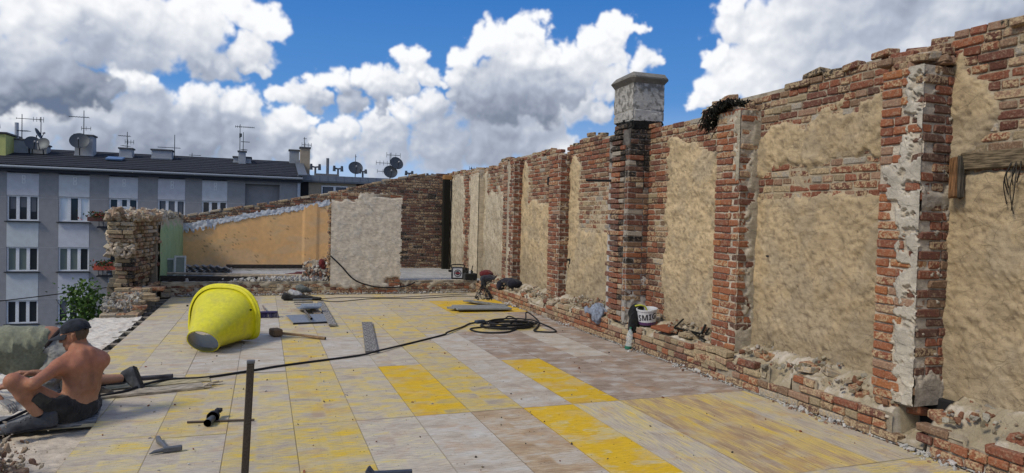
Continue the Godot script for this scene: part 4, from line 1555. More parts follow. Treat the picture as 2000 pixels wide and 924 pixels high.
func chimney() -> void:
	var o := thing("brick_chimney", "tall sooty brick chimney with a grey concrete head rising above the party wall", "chimney", Vector3.ZERO)
	var list := []
	var zn := -8.42
	var x0 := 4.82
	var x1 := 5.34
	var yt := 3.14
	# mortar faces: near side, front, the toothed pier left of it
	var m := mb()
	var grime := func(u: float, v: float, s: float) -> Color:
		var n := nz.get_noise_2d(u * 3.0 + s, v * 2.0)
		var c := Color(0.50, 0.46, 0.41).lerp(Color(0.12, 0.11, 0.105), clampf(smoothstep(1.9, 2.7, v + n * 0.5) * 0.8 + smoothstep(0.05, 0.35, n) * 0.5, 0, 1))
		return c.lerp(Color(0.58, 0.56, 0.53), smoothstep(1.3, 0.6, v + n * 1.2) * 0.6)
	relief(m, Vector3(x0, 0.3, zn), Vector3.RIGHT, Vector3.UP, WX - x0 + 0.02, 2.75, 0.022, func(u: float, v: float) -> Array:
		var p := clampf(smoothstep(0.9, 0.2, v) * 0.6 + nz.get_noise_2d(u * 5.0, v * 5.0) * 0.9, 0, 1)
		return [cover_of(p * 0.8) + nz.get_noise_2d(u * 9.0, v * 9.0) * 0.008, grime.call(u, v, 0.0), true])
	relief(m, Vector3(x0, 0.3, -8.62), Vector3.BACK, Vector3.UP, 0.2, 2.75, 0.03, func(u: float, v: float) -> Array:
		return [-0.02 + nz.get_noise_2d(u * 9.0, v * 9.0) * 0.008, grime.call(u, v, 5.0) * 0.7, true])
	relief(m, Vector3(x0 + 0.06, 0.3, -9.12), Vector3.BACK, Vector3.UP, 0.5, 2.72, 0.03, func(u: float, v: float) -> Array:
		return [-0.012 + nz.get_noise_2d(u * 7.0, v * 7.0) * 0.01, grime.call(u, v, 2.0), true])
	relief(m, Vector3(x0 + 0.06, 0.3, -8.64), Vector3.RIGHT, Vector3.UP, WX - x0, 2.72, 0.03, func(u: float, v: float) -> Array:
		return [-0.012, grime.call(u, v, 3.0), true])
	var core := mb(Color(0.2, 0.18, 0.16))
	core.box(at((x0 + x1) / 2 + 0.015, 1.6, -8.525), Vector3(x1 - x0 - 0.05, 2.9, 0.17), 0.004)
	core.box(at((x0 + WX) / 2 + 0.06, 1.6, -8.89), Vector3(WX - x0 - 0.04, 2.75, 0.42), 0.004)
	core.box(at((x0 + 0.1 + x1) / 2, 3.0, -8.67), Vector3(x1 - x0 - 0.14, 0.5, 0.46), 0.004)
	part("chimney_core", core.mesh(), mats.concrete, o)
	part("mortar", m.mesh(), mats.plaster, o)
	var row := 0
	var v := 0.04
	while v < yt - 0.3:
		var y := 0.3 + v
		var even := row % 2 == 0
		var high := y > 2.86
		var xs := x0 + (0.03 if high else 0.0)
		var soot := clampf((y - 2.2) / 0.7, 0.0, 1.0)
		var pick := func() -> Array:
			var r := rng.randf()
			if r < soot * 0.85:
				return [4 if rng.randf() < 0.45 + soot * 0.4 else 3, 0]
			var k := 1 if rng.randf() < 0.25 else 0
			return [[1, 2, 2, 1, 3, 0, 9, 7, 6, 4][rng.randi() % 10], k]
		# near side
		var u := xs if even else xs + 0.0
		var end := x1 if high else WX
		var first := true
		while u < end - 0.04:
			var len := minf(0.255 if even != (not first and rng.randf() < 0.2) else 0.13, end - u)
			first = false
			var q: Array = pick.call()
			if not (y < 0.7 and rng.randf() < 0.6):
				brick(list, Transform3D(Basis(Vector3.RIGHT, Vector3.UP, Vector3.BACK), Vector3(u + len / 2, y, zn - 0.055 + rng.randf_range(0.0, 0.014))), Vector3(len - 0.012, 0.064, 0.11), q[0], q[1])
			u += len
		# left face
		var zend := -8.66 if not high else -8.9
		var z := zn - 0.12
		while z > zend + 0.02:
			var len := minf(0.255 if even else 0.13, z - zend + 0.02)
			var q: Array = pick.call()
			if true:
				brick(list, Transform3D(Basis(Vector3.BACK, Vector3.UP, Vector3.LEFT), Vector3(xs + 0.055 - rng.randf_range(0.0, 0.01), y, z - len / 2)), Vector3(len - 0.012, 0.064, 0.11), q[0], q[1])
			z -= len
		# the toothed pier on its left: alternate headers stand out
		if y < 3.0:
			for s in 2:
				var q: Array = pick.call()
				if s == 0 or even:
					brick(list, Transform3D(Basis(Vector3.BACK, Vector3.UP, Vector3.LEFT), Vector3(x0 + 0.09 - (0.05 if s == 0 else rng.randf_range(-0.02, 0.03)), y, -8.77 - s * 0.22 + rng.randf_range(-0.01, 0.01))), Vector3(0.24 if s == 0 else 0.13, 0.062, 0.12), q[0] if y > 2.3 else [1, 2, 2, 3][rng.randi() % 4], q[1])
			if even:
				var q2: Array = pick.call()
				brick(list, Transform3D(Basis(Vector3.RIGHT, Vector3.UP, Vector3.BACK), Vector3(x0 + 0.2, y, -8.7)), Vector3(0.25, 0.062, 0.12), q2[0], q2[1])
		v += 0.077
		row += 1
	emit(list, o, 300)
	# tar collar, rendered head with a crack, chamfered cover slab
	var tar := mb(Color(0.02, 0.02, 0.02))
	for k in 40:
		var a := k / 40.0
		var p := Vector3(lerpf(x0 + 0.06, x1, a), 3.15 + rng.randf_range(-0.06, 0.03), zn + 0.0)
		tar.box(Transform3D(Basis.from_euler(Vector3(rng.randf_range(-0.2, 0.2), rng.randf_range(-0.2, 0.2), rng.randf_range(-0.5, 0.5))), p), Vector3(0.06, 0.09, 0.02), 0.006)
		p = Vector3(x0 + 0.06, 3.15 + rng.randf_range(-0.07, 0.03), lerpf(zn, -8.92, a))
		tar.box(Transform3D(Basis.from_euler(Vector3(rng.randf_range(-0.2, 0.2), rng.randf_range(-0.2, 0.2), rng.randf_range(-0.5, 0.5))), p), Vector3(0.02, 0.09, 0.06), 0.006)
	part("tar_collar", tar.mesh(), mats.stone, o)
	var h := mb(Color(0.44, 0.43, 0.41))
	var hx0 := x0 + 0.04
	var hx1 := x1 + 0.02
	var hz := Vector3(0, 0, -8.68)
	h.box(Transform3D(Basis(Vector3.BACK, 0.01), Vector3((hx0 + hx1) / 2, 3.25, hz.z)), Vector3(hx1 - hx0, 0.17, 0.56), 0.02, 0.012, rng)
	h.box(at((hx0 + hx1) / 2 + 0.004, 3.52, hz.z), Vector3(hx1 - hx0 - 0.03, 0.37, 0.53), 0.012, 0.004, rng)
	for f in [[Vector3(hx0, 3.17, hz.z + 0.278), Vector3.RIGHT, hx1 - hx0], [Vector3(hx0 - 0.002, 3.17, hz.z - 0.278), Vector3.BACK, 0.556], [Vector3(hx1, 3.17, hz.z + 0.278), Vector3.FORWARD, 0.556]]:
		relief(h, f[0], f[1], Vector3.UP, f[2], 0.54, 0.018, func(u: float, v: float) -> Array:
			var crackat := 0.13 + 0.05 * u + 0.012 * nz.get_noise_1d(u * 14.0)
			var n := nz.get_noise_2d(u * 3.0 + f[1].x * 9.0, v * 3.0)
			var q := nz.get_noise_2d(u * 11.0 + f[1].x * 5.0, v * 9.0)
			var cc := Color(0.46, 0.445, 0.42).lerp(Color(0.13, 0.125, 0.115), smoothstep(0.1, 0.34, q + n * 0.5 + 0.25 * smoothstep(0.35, 0.54, v)) * 0.75) * (1.0 + 0.2 * n)
			return [n * 0.006 + q * 0.004 - (0.018 if absf(v - crackat) < 0.012 else 0.0), cc, v > 0.02 + 0.03 * nz.get_noise_1d(u * 9.0)])
	part("chimney_head", h.mesh(), mats.concrete, o)
	var s := mb(Color(0.22, 0.21, 0.19))
	s.box(at((hx0 + hx1) / 2, 3.775, hz.z), Vector3(hx1 - hx0 + 0.12, 0.15, 0.68), 0.065, 0.014, rng)
	part("cover_slab", s.mesh(), mats.concrete, o)
	# iron bits: a pin and a hanging wire
	var ir := mb(Color(0.02, 0.02, 0.02))
	bar(ir, Vector3(4.84, 2.34, -8.9), Vector3(4.62, 2.36, -9.35), 0.02, 0.035)
	ir.tube([Vector3(x0 + 0.24, 2.95, zn + 0.02), Vector3(x0 + 0.24, 2.2, zn + 0.02)], [0.005], 5)
	part("iron_pin", ir.mesh(), mats.metal, o)


# ---------------------------------------------------------------- the low ledge along the wall
const GAPS := [[-4.02, -3.72, 0.02], [-5.42, -5.12, 0.15], [-6.42, -6.0, 0.22], [-8.2, -8.02, 0.1], [-11.9, -11.2, 0.2]]


func ledge_top(z: float) -> float:
	for g in GAPS:
		if z > g[0] and z < g[1]:
			return g[2]
	var rows := roundf(3.6 + nz.get_noise_1d(z * 0.8) * 1.6 - (0.0 if z < -3.7 else 0.8))
	return 0.008 + 0.077 * clampf(rows, 2.0, 4.0)


func wall_ledge() -> void:
	var o := thing("low_brick_ledge", "low broken brick ledge at the foot of the party wall, topped with rubble", "ledge", Vector3.ZERO)
	var z0 := -15.3
	var m := mb()
	for seg in [[-9.0, -1.5, 0.022], [z0, -9.0, 0.04]]:
		var za: float = seg[0]
		relief(m, Vector3(4.76, 0.0, za), Vector3.BACK, Vector3.UP, seg[1] - za, 0.42, seg[2], func(u: float, v: float) -> Array:
			var n := nz.get_noise_2d((za + u) * 5.0, v * 5.0 + 3.0)
			var c := Color(0.34, 0.29, 0.22).lerp(Color(0.55, 0.53, 0.5), smoothstep(0.09, 0.0, v + n * 0.08))
			return [-0.012 + n * 0.012 + smoothstep(0.05, 0.0, v) * 0.015, c * (1.0 + n * 0.4), v < ledge_top(za + u) - 0.012])
		relief(m, Vector3(4.755, 0.0, za), Vector3.BACK, Vector3.RIGHT, seg[1] - za, 0.42, seg[2], func(u: float, v: float) -> Array:
			var z := za + u
			var n := nz.get_noise_2d(z * 3.0, v * 3.0 + 20.0) + 0.5 * nz.get_noise_2d(z * 11.0, v * 11.0)
			var t := smoothstep(0.0, 0.3, v)
			var hgt := lerpf(ledge_top(z), maxf(ledge_top(z), 0.33), t) + 0.09 * smoothstep(0.1, 0.42, v) + n * 0.035 * smoothstep(0.0, 0.12, v) - smoothstep(0.07, 0.0, v) * 0.05
			if z > -4.02 and z < -3.72:
				hgt = lerpf(0.03, 0.1, t)
			var c := Color(0.40, 0.34, 0.24).lerp(Color(0.48, 0.43, 0.36), smoothstep(0.0, 0.5, n)) * (1.0 + 0.25 * n)
			return [hgt, c, true])
	part("rubble_bed", m.mesh(), mats.plaster, o)
	var inside := mb(Color(0.03, 0.028, 0.025))
	inside.box(at(5.11, 0.2, -3.87), Vector3(0.06, 0.34, 0.34), 0.01)  # black box puts the shade inside the hole into the colour
	part("cavity_shade", inside.mesh(), mats.dark, o)
	var list := []
	courses(list, Vector3(4.75, 0.005, z0), Vector3.BACK, -1.6 - z0, 0.42,
		func(_u: float, _v: float) -> float: return -0.01 if rng.randf() > 0.05 else 0.1,
		func(u: float) -> float: return ledge_top(z0 + u) + 0.02,
		func(u: float, v: float) -> Array:
			if z0 + u > -6.2 and z0 + u < -5.95 and v > 0.03 and v < 0.12:
				return [-1, 0]
			if v < 0.07:
				return [[7, 3, 1, 9][rng.randi() % 4], 1]
			return [[0, 1, 9, 6, 0, 2, 5][rng.randi() % 7], 1 if rng.randf() < 0.4 else 0])
	# loose bricks lying on top
	for k in 46:
		var z := rng.randf_range(-14.5, -2.4)
		brick(list, Transform3D(Basis.from_euler(Vector3(rng.randf_range(-0.2, 0.2), rng.randf() * 3.1, rng.randf_range(-0.25, 0.25))), Vector3(4.75 + rng.randf_range(0.06, 0.32), maxf(ledge_top(z), 0.2) + 0.045, z)), Vector3(rng.randf_range(0.11, 0.25), 0.062, 0.12), [0, 1, 5, 9, 6, 7][rng.randi() % 6], 1 if rng.randf() < 0.6 else 0)
	emit(list, o, 300)
	# the pad of brick under the second pier, yellowed
	var pad := []
	for k in 9:
		brick(pad, Transform3D(Basis.from_euler(Vector3(0, PI / 2 + rng.randf_range(-0.1, 0.1), rng.randf_range(-0.05, 0.05))), Vector3(4.80 + rng.randf_range(-0.01, 0.02), 0.16 + 0.075 * (k / 3), -6.55 + 0.2 * (k % 3))), Vector3(0.19, 0.066, 0.12), [5, 6, 5, 9][rng.randi() % 4], 1)
	emit(pad, o, 20)
	crumbs("brick_crumbs", 2600, func() -> Array:
		var z := -1.8 - pow(rng.randf(), 0.8) * 13.0
		var v := rng.randf()
		var y := maxf(ledge_top(z), 0.25) + 0.05 + 0.1 * v
		var s := 0.008 + 0.05 * pow(rng.randf(), 4.0)
		if z > -4.05 and z < -3.7:
			return [Vector3(4.6, -0.1, z), 0.01, Color(0.3, 0.3, 0.3)]
		var c := vary([Color(0.38, 0.32, 0.23), Color(0.44, 0.4, 0.34), Color(0.32, 0.16, 0.1), Color(0.36, 0.29, 0.2)][rng.randi() % 4], 0.25)
		return [Vector3(4.79 + v * 0.36, y, z), s, c], o)
	crumbs("lime_crumbs", 2600, func() -> Array:
		var z := -2.6 - pow(rng.randf(), 0.9) * 12.4
		var k := absf(rng.randfn(0, 1))
		var clump := 0.35 + 0.65 * smoothstep(-0.1, 0.35, nz.get_noise_1d(z * 1.3 + 60.0))
		var c := vary(Color(0.62, 0.6, 0.57), 0.15) if rng.randf() < 0.7 else vary(Color(0.36, 0.22, 0.15), 0.3)
		return [Vector3(4.75 - k * 0.05 * clump, 0.004 + 0.045 * rng.randf() * exp(-k * 1.5) * clump, z), (0.006 + 0.032 * pow(rng.randf(), 3.5)) * clump, c], o)


# ---------------------------------------------------------------- the far end: ledge, room beyond, stub of wall, gable
func gable_top(x: float) -> float:
	if x < 1.74:
		return 1.6 + 0.2 * (x + 2.1)
	if x < 4.05:
		return 2.37 + 0.265 * (x - 1.74)
	return 2.98 + 0.1 * (x - 4.05)


func far_end() -> void:
	# floor of the room beyond
	var fl := mb()
	relief(fl, Vector3(-2.3, 0.27, -15.32), Vector3.RIGHT, Vector3.FORWARD, 7.5, 4.4, 0.09, func(u: float, v: float) -> Array:
		var n := nz.get_noise_2d(u * 1.5, v * 1.5)
		return [n * 0.012 + nz.get_noise_2d(u * 8.0, v * 8.0) * 0.008, Color(0.42, 0.42, 0.42) * (1.0 + 0.25 * n), true])
	struct_(part("room_floor", fl.mesh(), mats.concrete))
	# brick edge of that floor
	var o := thing("far_brick_ledge", "low brick ledge across the far end of the deck below the orange room", "ledge", Vector3.ZERO)
	var m := mb()
	relief(m, Vector3(-1.95, 0.0, -15.3), Vector3.RIGHT, Vector3.UP, 6.72, 0.3, 0.035, func(u: float, v: float) -> Array:
		var n := nz.get_noise_2d(u * 4.0, v * 6.0 + 13.0)
		var p := clampf(0.35 + n * 1.2 + smoothstep(0.17, 0.22, v) * 0.4, 0, 1)
		return [cover_of(p * 0.8) + n * 0.01, Color(0.38, 0.33, 0.26).lerp(Color(0.46, 0.4, 0.3), p) * (1.0 + n * 0.4), true])
	relief(m, Vector3(-1.95, 0.29, -15.29), Vector3.RIGHT, Vector3.FORWARD, 6.72, 0.25, 0.05, func(u: float, v: float) -> Array:
		var n := nz.get_noise_2d(u * 4.0, v * 6.0 + 23.0)
		return [n * 0.02, Color(0.5, 0.45, 0.37) * (1.0 + n * 0.3), true])
	var core := mb(Color(0.3, 0.27, 0.22))
	core.box(at(1.4, 0.12, -15.44), Vector3(6.7, 0.3, 0.22), 0.003)
	part("ledge_core", core.mesh(), mats.concrete, o)
	part("mortar", m.mesh(), mats.plaster, o)
	var list := []
	courses(list, Vector3(-1.95, 0.01, -15.3), Vector3.RIGHT, 6.72, 0.3,
		func(u: float, v: float) -> float: return cover_of(clampf(0.35 + nz.get_noise_2d(u * 4.0, v * 6.0 + 13.0) * 1.2 + smoothstep(0.17, 0.22, v) * 0.4, 0, 1) * 0.8),
		func(_u: float) -> float: return 0.3,
		func(u: float, v: float) -> Array:
			if v < 0.08:
				return [[3, 4, 2, 7][rng.randi() % 4], 1]
			return [[1, 0, 2, 5, 3, 9][rng.randi() % 6], 1 if rng.randf() < 0.45 else 0])
	emit(list, o, 240)
	crumbs("lime_crumbs", 900, func() -> Array:
		var k := absf(rng.randfn(0, 1))
		return [Vector3(rng.randf_range(-1.8, 4.6), 0.01 + 0.03 * rng.randf(), -15.28 + k * 0.05), 0.008 + 0.03 * pow(rng.randf(), 3.0), vary(Color(0.55, 0.53, 0.5), 0.25)], o)
	stub_wall()
	gable()
	# left outer wall of that room, painted green
	var gw := thing("green_wall", "short pale green painted wall at the left of the orange room", "wall", Vector3.ZERO)
	var g := mb()
	relief(g, Vector3(-2.0, 0.27, -15.4), Vector3.FORWARD, Vector3.UP, 4.3, 1.36, 0.06, func(u: float, v: float) -> Array:
		var n := nz.get_noise_2d(u * 2.0, v * 2.0)
		var bare := smoothstep(1.12, 1.25, v + n * 0.25)
		return [n * 0.012 + (0.02 if v < 1.15 + n * 0.2 else -0.02), Color(0.30, 0.42, 0.22).lerp(Color(0.42, 0.37, 0.28), bare) * (1.0 + 0.12 * n), true])
	part("paint", g.mesh(), mats.smooth, gw)
	var gc := mb(Color(0.4, 0.35, 0.28))
	gc.box(at(-2.22, 0.6, -17.5), Vector3(0.36, 2.0, 4.1), 0.01)
	part("wall_core", gc.mesh(), mats.concrete, gw)
	crumbs("rubble_lumps", 260, func() -> Array: return [Vector3(rng.randf_range(-2.45, -2.0), 1.6 + 0.1 * rng.randf(), rng.randf_range(-19.4, -15.5)), 0.05 + 0.12 * pow(rng.randf(), 2.0), vary(Color(0.44, 0.39, 0.31), 0.25)], gw)


func stub_wall() -> void:
	var s := thing("wall_stub", "free standing stub of plastered wall at the far end of the deck", "wall", Vector3.ZERO)
	var m := mb()
	var share := func(u: float, y: float) -> float:
		var n := nz.get_noise_2d(u * 3.0 + 70.0, y * 3.0)
		var p := smoothstep(0.1, 0.2, y + n * 0.1)
		p -= smoothstep(2.06, 2.12, y + n * 0.1) * smoothstep(0.66, 0.5, u + n * 0.2)
		p -= smoothstep(0.06, 0.02, absf(y - 2.2) + absf(u - 1.3) * 0.1)
		p -= smoothstep(0.16, 0.08, absf(y - 0.26) + absf(u - 1.4) * 0.5 + n * 0.1)
		return clampf(p, 0.0, 1.0)
	relief(m, Vector3(1.38, 0.0, -15.28), Vector3.RIGHT, Vector3.UP, 1.56, 2.27, 0.026, func(u: float, v: float) -> Array:
		var p: float = share.call(u, v)
		var n := nz.get_noise_2d(u * 3.0, v * 3.0)
		var f := nz.get_noise_2d(u * 9.0, v * 11.0)
		var c := Color(0.4, 0.34, 0.26).lerp(Color(0.70, 0.62, 0.50), p).lerp(Color(0.58, 0.56, 0.5), smoothstep(0.1, 0.4, n) * 0.5)
		c = c.lerp(Color(0.3, 0.27, 0.22), 0.55 * (1.0 - smoothstep(0.0, 0.05, absf(nz.get_noise_2d(u * 5.0 + 2.0, v * 6.0)))) * smoothstep(-0.1, 0.25, nz.get_noise_2d(u * 2.0 + 60.0, v * 2.0)))
		return [cover_of(p) + f * 0.005 * p + n * 0.01, c * (1.0 + 0.25 * f), u < 1.53 + 0.05 * nz.get_noise_1d(v * 6.0) and v < 2.24 + 0.04 * nz.get_noise_1d(u * 8.0)])
	part("plaster", m.mesh(), mats.plaster, s)
	var c := mb(Color(0.33, 0.28, 0.22))
	for k in 29:
		c.box(at(2.155 + rng.randf_range(-0.02, 0.02), 0.04 + k * 0.077, -15.45), Vector3(1.5 + rng.randf_range(-0.05, 0.04), 0.075, 0.3), 0.006)
	part("wall_core", c.mesh(), mats.stone, s)
	var list := []
	courses(list, Vector3(1.37, 0.02, -15.28), Vector3.RIGHT, 1.56, 2.27, func(u: float, v: float) -> float: return cover_of(share.call(u, v)), func(_u: float) -> float: return 2.3, func(_u: float, _v: float) -> Array: return [[1, 0, 6, 2][rng.randi() % 4], 1 if rng.randf() < 0.5 else 0])
	# ragged left end
	for k in 29:
		brick(list, Transform3D(Basis(Vector3.FORWARD, Vector3.UP, Vector3.RIGHT), Vector3(1.40 + rng.randf_range(-0.04, 0.03), 0.06 + k * 0.077, -15.42 + rng.randf_range(-0.03, 0.03))), Vector3(0.2, 0.064, 0.1), [2, 3, 1, 5][rng.randi() % 4], 1)
	emit(list, s, 200)
	crumbs("rubble_heap", 500, func() -> Array:
		var a := rng.randf()
		return [Vector3(1.36 - absf(rng.randfn(0, 0.22)) - 0.02, 0.3 + 0.55 * a * a * rng.randf(), -15.42 - rng.randf() * 0.4), 0.02 + 0.07 * pow(rng.randf(), 2.0), vary([Color(0.58, 0.55, 0.5), Color(0.5, 0.44, 0.36), Color(0.36, 0.2, 0.14)][rng.randi() % 3], 0.2)], s)
	crumbs("white_rubble", 700, func() -> Array:
		return [Vector3(1.35 - absf(rng.randfn(0, 0.85)), 0.3 + 0.05 * rng.randf(), -15.38 - rng.randf() * 0.35), 0.015 + 0.07 * pow(rng.randf(), 3.0), vary(Color(0.56, 0.54, 0.5), 0.2)], s)


func gable() -> void:
	var gb := thing("gable_wall", "sloping far gable wall, orange painted on the left and bare sooty brick on the right", "wall", Vector3.ZERO)
	var x0 := -2.15
	var m := mb()
	var rough := func(x: float) -> float: return 0.05 * nz.get_noise_1d(x * 5.0) + 0.03 * nz.get_noise_1d(x * 14.0)
	relief(m, Vector3(x0, 0.2, FAR_Z), Vector3.RIGHT, Vector3.UP, 7.35, 3.0, 0.05, func(u: float, v: float) -> Array:
		var n := nz.get_noise_2d(u * 4.0, v * 4.0 + 31.0)
		return [-0.012 + n * 0.012, Color(0.3, 0.27, 0.23) * (1.0 + 0.4 * n), 0.2 + v < gable_top(x0 + u) - 0.03])
	part("mortar", m.mesh(), mats.plaster, gb)
	# paint on plaster, lower left
	var p := mb()
	relief(p, Vector3(x0 + 0.05, 0.26, FAR_Z + 0.012), Vector3.RIGHT, Vector3.UP, 4.3, 2.3, 0.035, func(u: float, v: float) -> Array:
		var x := x0 + 0.05 + u
		var y := 0.26 + v
		var n := nz.get_noise_2d(u * 1.2, v * 1.2)
		var d := 0.012
		if x > 1.02 and x < 1.42:
			d += 0.022
		var c := Color(0.79, 0.47, 0.21) * (1.0 + 0.10 * n)
		c = c.lerp(Color(0.60, 0.42, 0.20), smoothstep(0.2, 0.45, n) * 0.35)
		var s := nc.get_noise_2d(u * 1.7, v * 2.3)
		if s < -0.997:
			c = Color(0.25, 0.14, 0.07)
		c = c.lerp(Color(0.5, 0.38, 0.26), 0.4 * smoothstep(0.42, 0.05, v + nz.get_noise_2d(u * 3.0, v * 3.0) * 0.3))
		c = c.lerp(Color(0.66, 0.47, 0.28), 0.5 * smoothstep(0.05, 0.3, nz.get_noise_2d(u * 0.7 + 5.0, v * 2.4)))
		if absf(nz.get_noise_2d(u * 1.1 + 3.0, v * 1.3)) < 0.008 and n > 0.0:
			c = c * 0.5
		return [d + n * 0.006, c, y < gable_top(x) - 0.27 + rough.call(x)])
	part("orange_paint", p.mesh(), mats.smooth, gb)
	# torn strip of pale plaster between paint and brick
	var q := mb()
	relief(q, Vector3(x0, 1.2, FAR_Z + 0.014), Vector3.RIGHT, Vector3.UP, 4.2, 1.3, 0.022, func(u: float, v: float) -> Array:
		var x := x0 + u
		var y := 1.2 + v
		var lo: float = gable_top(x) - 0.34 + rough.call(x) - (0.16 if x < -1.1 else 0.0) * (0.5 + nz.get_noise_1d(x * 9.0))
		var hi: float = gable_top(x) - 0.19 + 0.05 * nz.get_noise_1d(x * 7.0 + 40.0)
		var n := nz.get_noise_2d(x * 9.0, y * 9.0)
		return [0.025 + n * 0.02 + (0.04 if x < -1.4 else 0.0), Color(0.60, 0.63, 0.67) * (1.0 + 0.3 * n), y > lo and y < hi])
	part("torn_plaster_strip", q.mesh(), mats.plaster, gb)
	var core := mb(Color(0.28, 0.25, 0.21))
	for k in 46:
		var x := x0 + 0.08 + k * 0.16
		core.box(at(x, (gable_top(x) - 0.06) / 2, FAR_Z - 0.22), Vector3(0.16, gable_top(x) - 0.06, 0.38), 0.002)
	part("wall_core", core.mesh(), mats.concrete, gb)
	var list := []
	courses(list, Vector3(x0, 0.23, FAR_Z), Vector3.RIGHT, 7.3, 3.0,
		func(u: float, v: float) -> float:
			var x := x0 + u
			return 0.1 if x < 1.95 and 0.23 + v < gable_top(x) - 0.24 else -0.01,
		func(u: float) -> float: return gable_top(x0 + u) - 0.23 + 0.02,
		func(u: float, v: float) -> Array:
			var n := nz.get_noise_2d(u * 0.8, v * 0.8) + 0.25
			if x0 + u < 2.2:
				return [[2, 3, 9, 2, 1][rng.randi() % 5], 1 if rng.randf() < 0.5 else 0]
			if rng.randf() < 0.2 + n and v < 2.4:
				return [[4, 3, 3, 3, 2][rng.randi() % 5], 1 if rng.randf() < 0.3 else 0]
			return [[2, 3, 3, 9][rng.randi() % 4], 1 if rng.randf() < 0.5 else 0])
	var cap := []
	var x := x0 + 0.1
	while x < 4.6:
		brick(cap, Transform3D(Basis.from_euler(Vector3(0, rng.randf_range(-0.2, 0.2), 0.2 + rng.randf_range(-0.06, 0.06))), Vector3(x, gable_top(x) + rng.randf_range(-0.02, 0.02), FAR_Z - 0.08)), Vector3(0.25, 0.065, 0.2), [3, 2, 5, 7][rng.randi() % 4], 1)
		x += rng.randf_range(0.2, 0.34)
	emit(list, gb, 260)
	emit(cap, gb, 40)
	# charred corner post with a stub of fresh timber on top
	var post := thing("charred_post", "black charred timber post in the far corner of the party wall", "post", Vector3(4.98, 0.27, -19.2))
	var a := mb(Color(0.022, 0.02, 0.018))
	a.box(Transform3D(Basis(), Vector3(0, 1.3, 0)), Vector3(0.2, 2.62, 0.2), 0.02, 0.012, rng)
	part("shaft", a.mesh(), mats.stone, post)
	var b := mb(Color(0.46, 0.25, 0.1))
	b.box(at(0.02, 2.67, 0), Vector3(0.24, 0.13, 0.2), 0.012)
	part("timber_block", b.mesh(), mats.stone, post)


# ---------------------------------------------------------------- the left edge: slab, trimmed joists, broken pillar, plant
func left_side() -> void:
	var s := thing("left_wall_top", "pale crumbling top of the cut down left wall beside the deck", "wall", Vector3.ZERO)
	var m := mb()
	relief(m, Vector3(-2.56, -0.03, -3.0), Vector3.RIGHT, Vector3.FORWARD, 0.74, 9.6, 0.026, func(u: float, v: float) -> Array:
		var n := nz.get_noise_2d(u * 4.0, v * 2.0)
		var f := nz.get_noise_2d(u * 12.0, v * 9.0)
		var c := Color(0.70, 0.65, 0.57).lerp(Color(0.52, 0.42, 0.33), smoothstep(0.1, 0.4, n) * 0.5) * (1.0 + 0.22 * f)
		return [n * 0.022 + f * 0.014, c, u < 0.68 + 0.04 * nz.get_noise_1d(v * 3.0)])
	relief(m, Vector3(-2.1, -0.06, -3.0), Vector3.RIGHT, Vector3.FORWARD, 0.84, 3.9, 0.026, func(u: float, v: float) -> Array:
		var n := nz.get_noise_2d(u * 4.0 + 9.0, v * 3.0)
		var f := nz.get_noise_2d(u * 12.0, v * 12.0)
		return [n * 0.012 + f * 0.01, Color(0.60, 0.52, 0.42) * (1.0 + 0.2 * n + 0.15 * f), true])
	part("slab_face", m.mesh(), mats.plaster, s)
	var c := mb(Color(0.42, 0.38, 0.31))
	for k in 30:
		c.box(at(-2.22 + rng.randf_range(-0.02, 0.02), -0.345, -3.2 - k * 0.32), Vector3(0.6, 0.55, 0.315), 0.02)
	part("wall_core", c.mesh(), mats.concrete, s)
	# joist ends and the dark pockets between them
	for k in 17:
		var z := -7.1 - k * 0.5
		var j := mb(vary(Color(0.34, 0.30, 0.24), 0.2))
		j.box(at(0, 0, 0), Vector3(0.3, 0.11, 0.1), 0.008)
		var nth: String = ["nearest", "second", "third", "fourth", "fifth", "sixth", "seventh", "eighth", "ninth", "tenth", "eleventh", "twelfth", "thirteenth", "fourteenth", "fifteenth", "sixteenth", "farthest"][k]
		tag(part("joist_end", j.mesh(), mats.wood, self, at(-1.80, -0.085, z)), "%s pale joist end in the gap along the deck's left edge, counted from the workers" % nth, "joist", "joist ends along the left edge of the deck")
	var tr := mb(Color(0.14, 0.12, 0.1))
	tr.box(at(-1.9, -0.42, -10.5), Vector3(0.4, 0.3, 9.0), 0.01)
	struct_(part("gap_floor", tr.mesh(), mats.concrete))
	var kerb := mb()
	relief(kerb, Vector3(-1.87, -0.3, -6.2), Vector3.FORWARD, Vector3.UP, 8.2, 0.27, 0.04, func(u: float, v: float) -> Array:
		var n := nz.get_noise_2d(u * 5.0, v * 8.0)
		return [n * 0.03, Color(0.26, 0.22, 0.18) * (1.0 + 0.4 * n), true])
	part("broken_edge", kerb.mesh(), mats.plaster, s)
	pillar()
	rubble_corner()
	ivy()
	var w := mb(Color(0.02, 0.02, 0.022))
	w.tube(smooth_path([Vector3(-12, -0.95, -20), Vector3(-8.5, -0.8, -20), Vector3(-6.1, -0.57, -20), Vector3(-4.2, -0.32, -20), Vector3(-2.9, -0.1, -19.8)]), [0.014], 6)
	tag(part("overhead_wire", w.mesh(), mats.black_rubber), "thin black wire strung across the yard in front of the grey block", "wire")


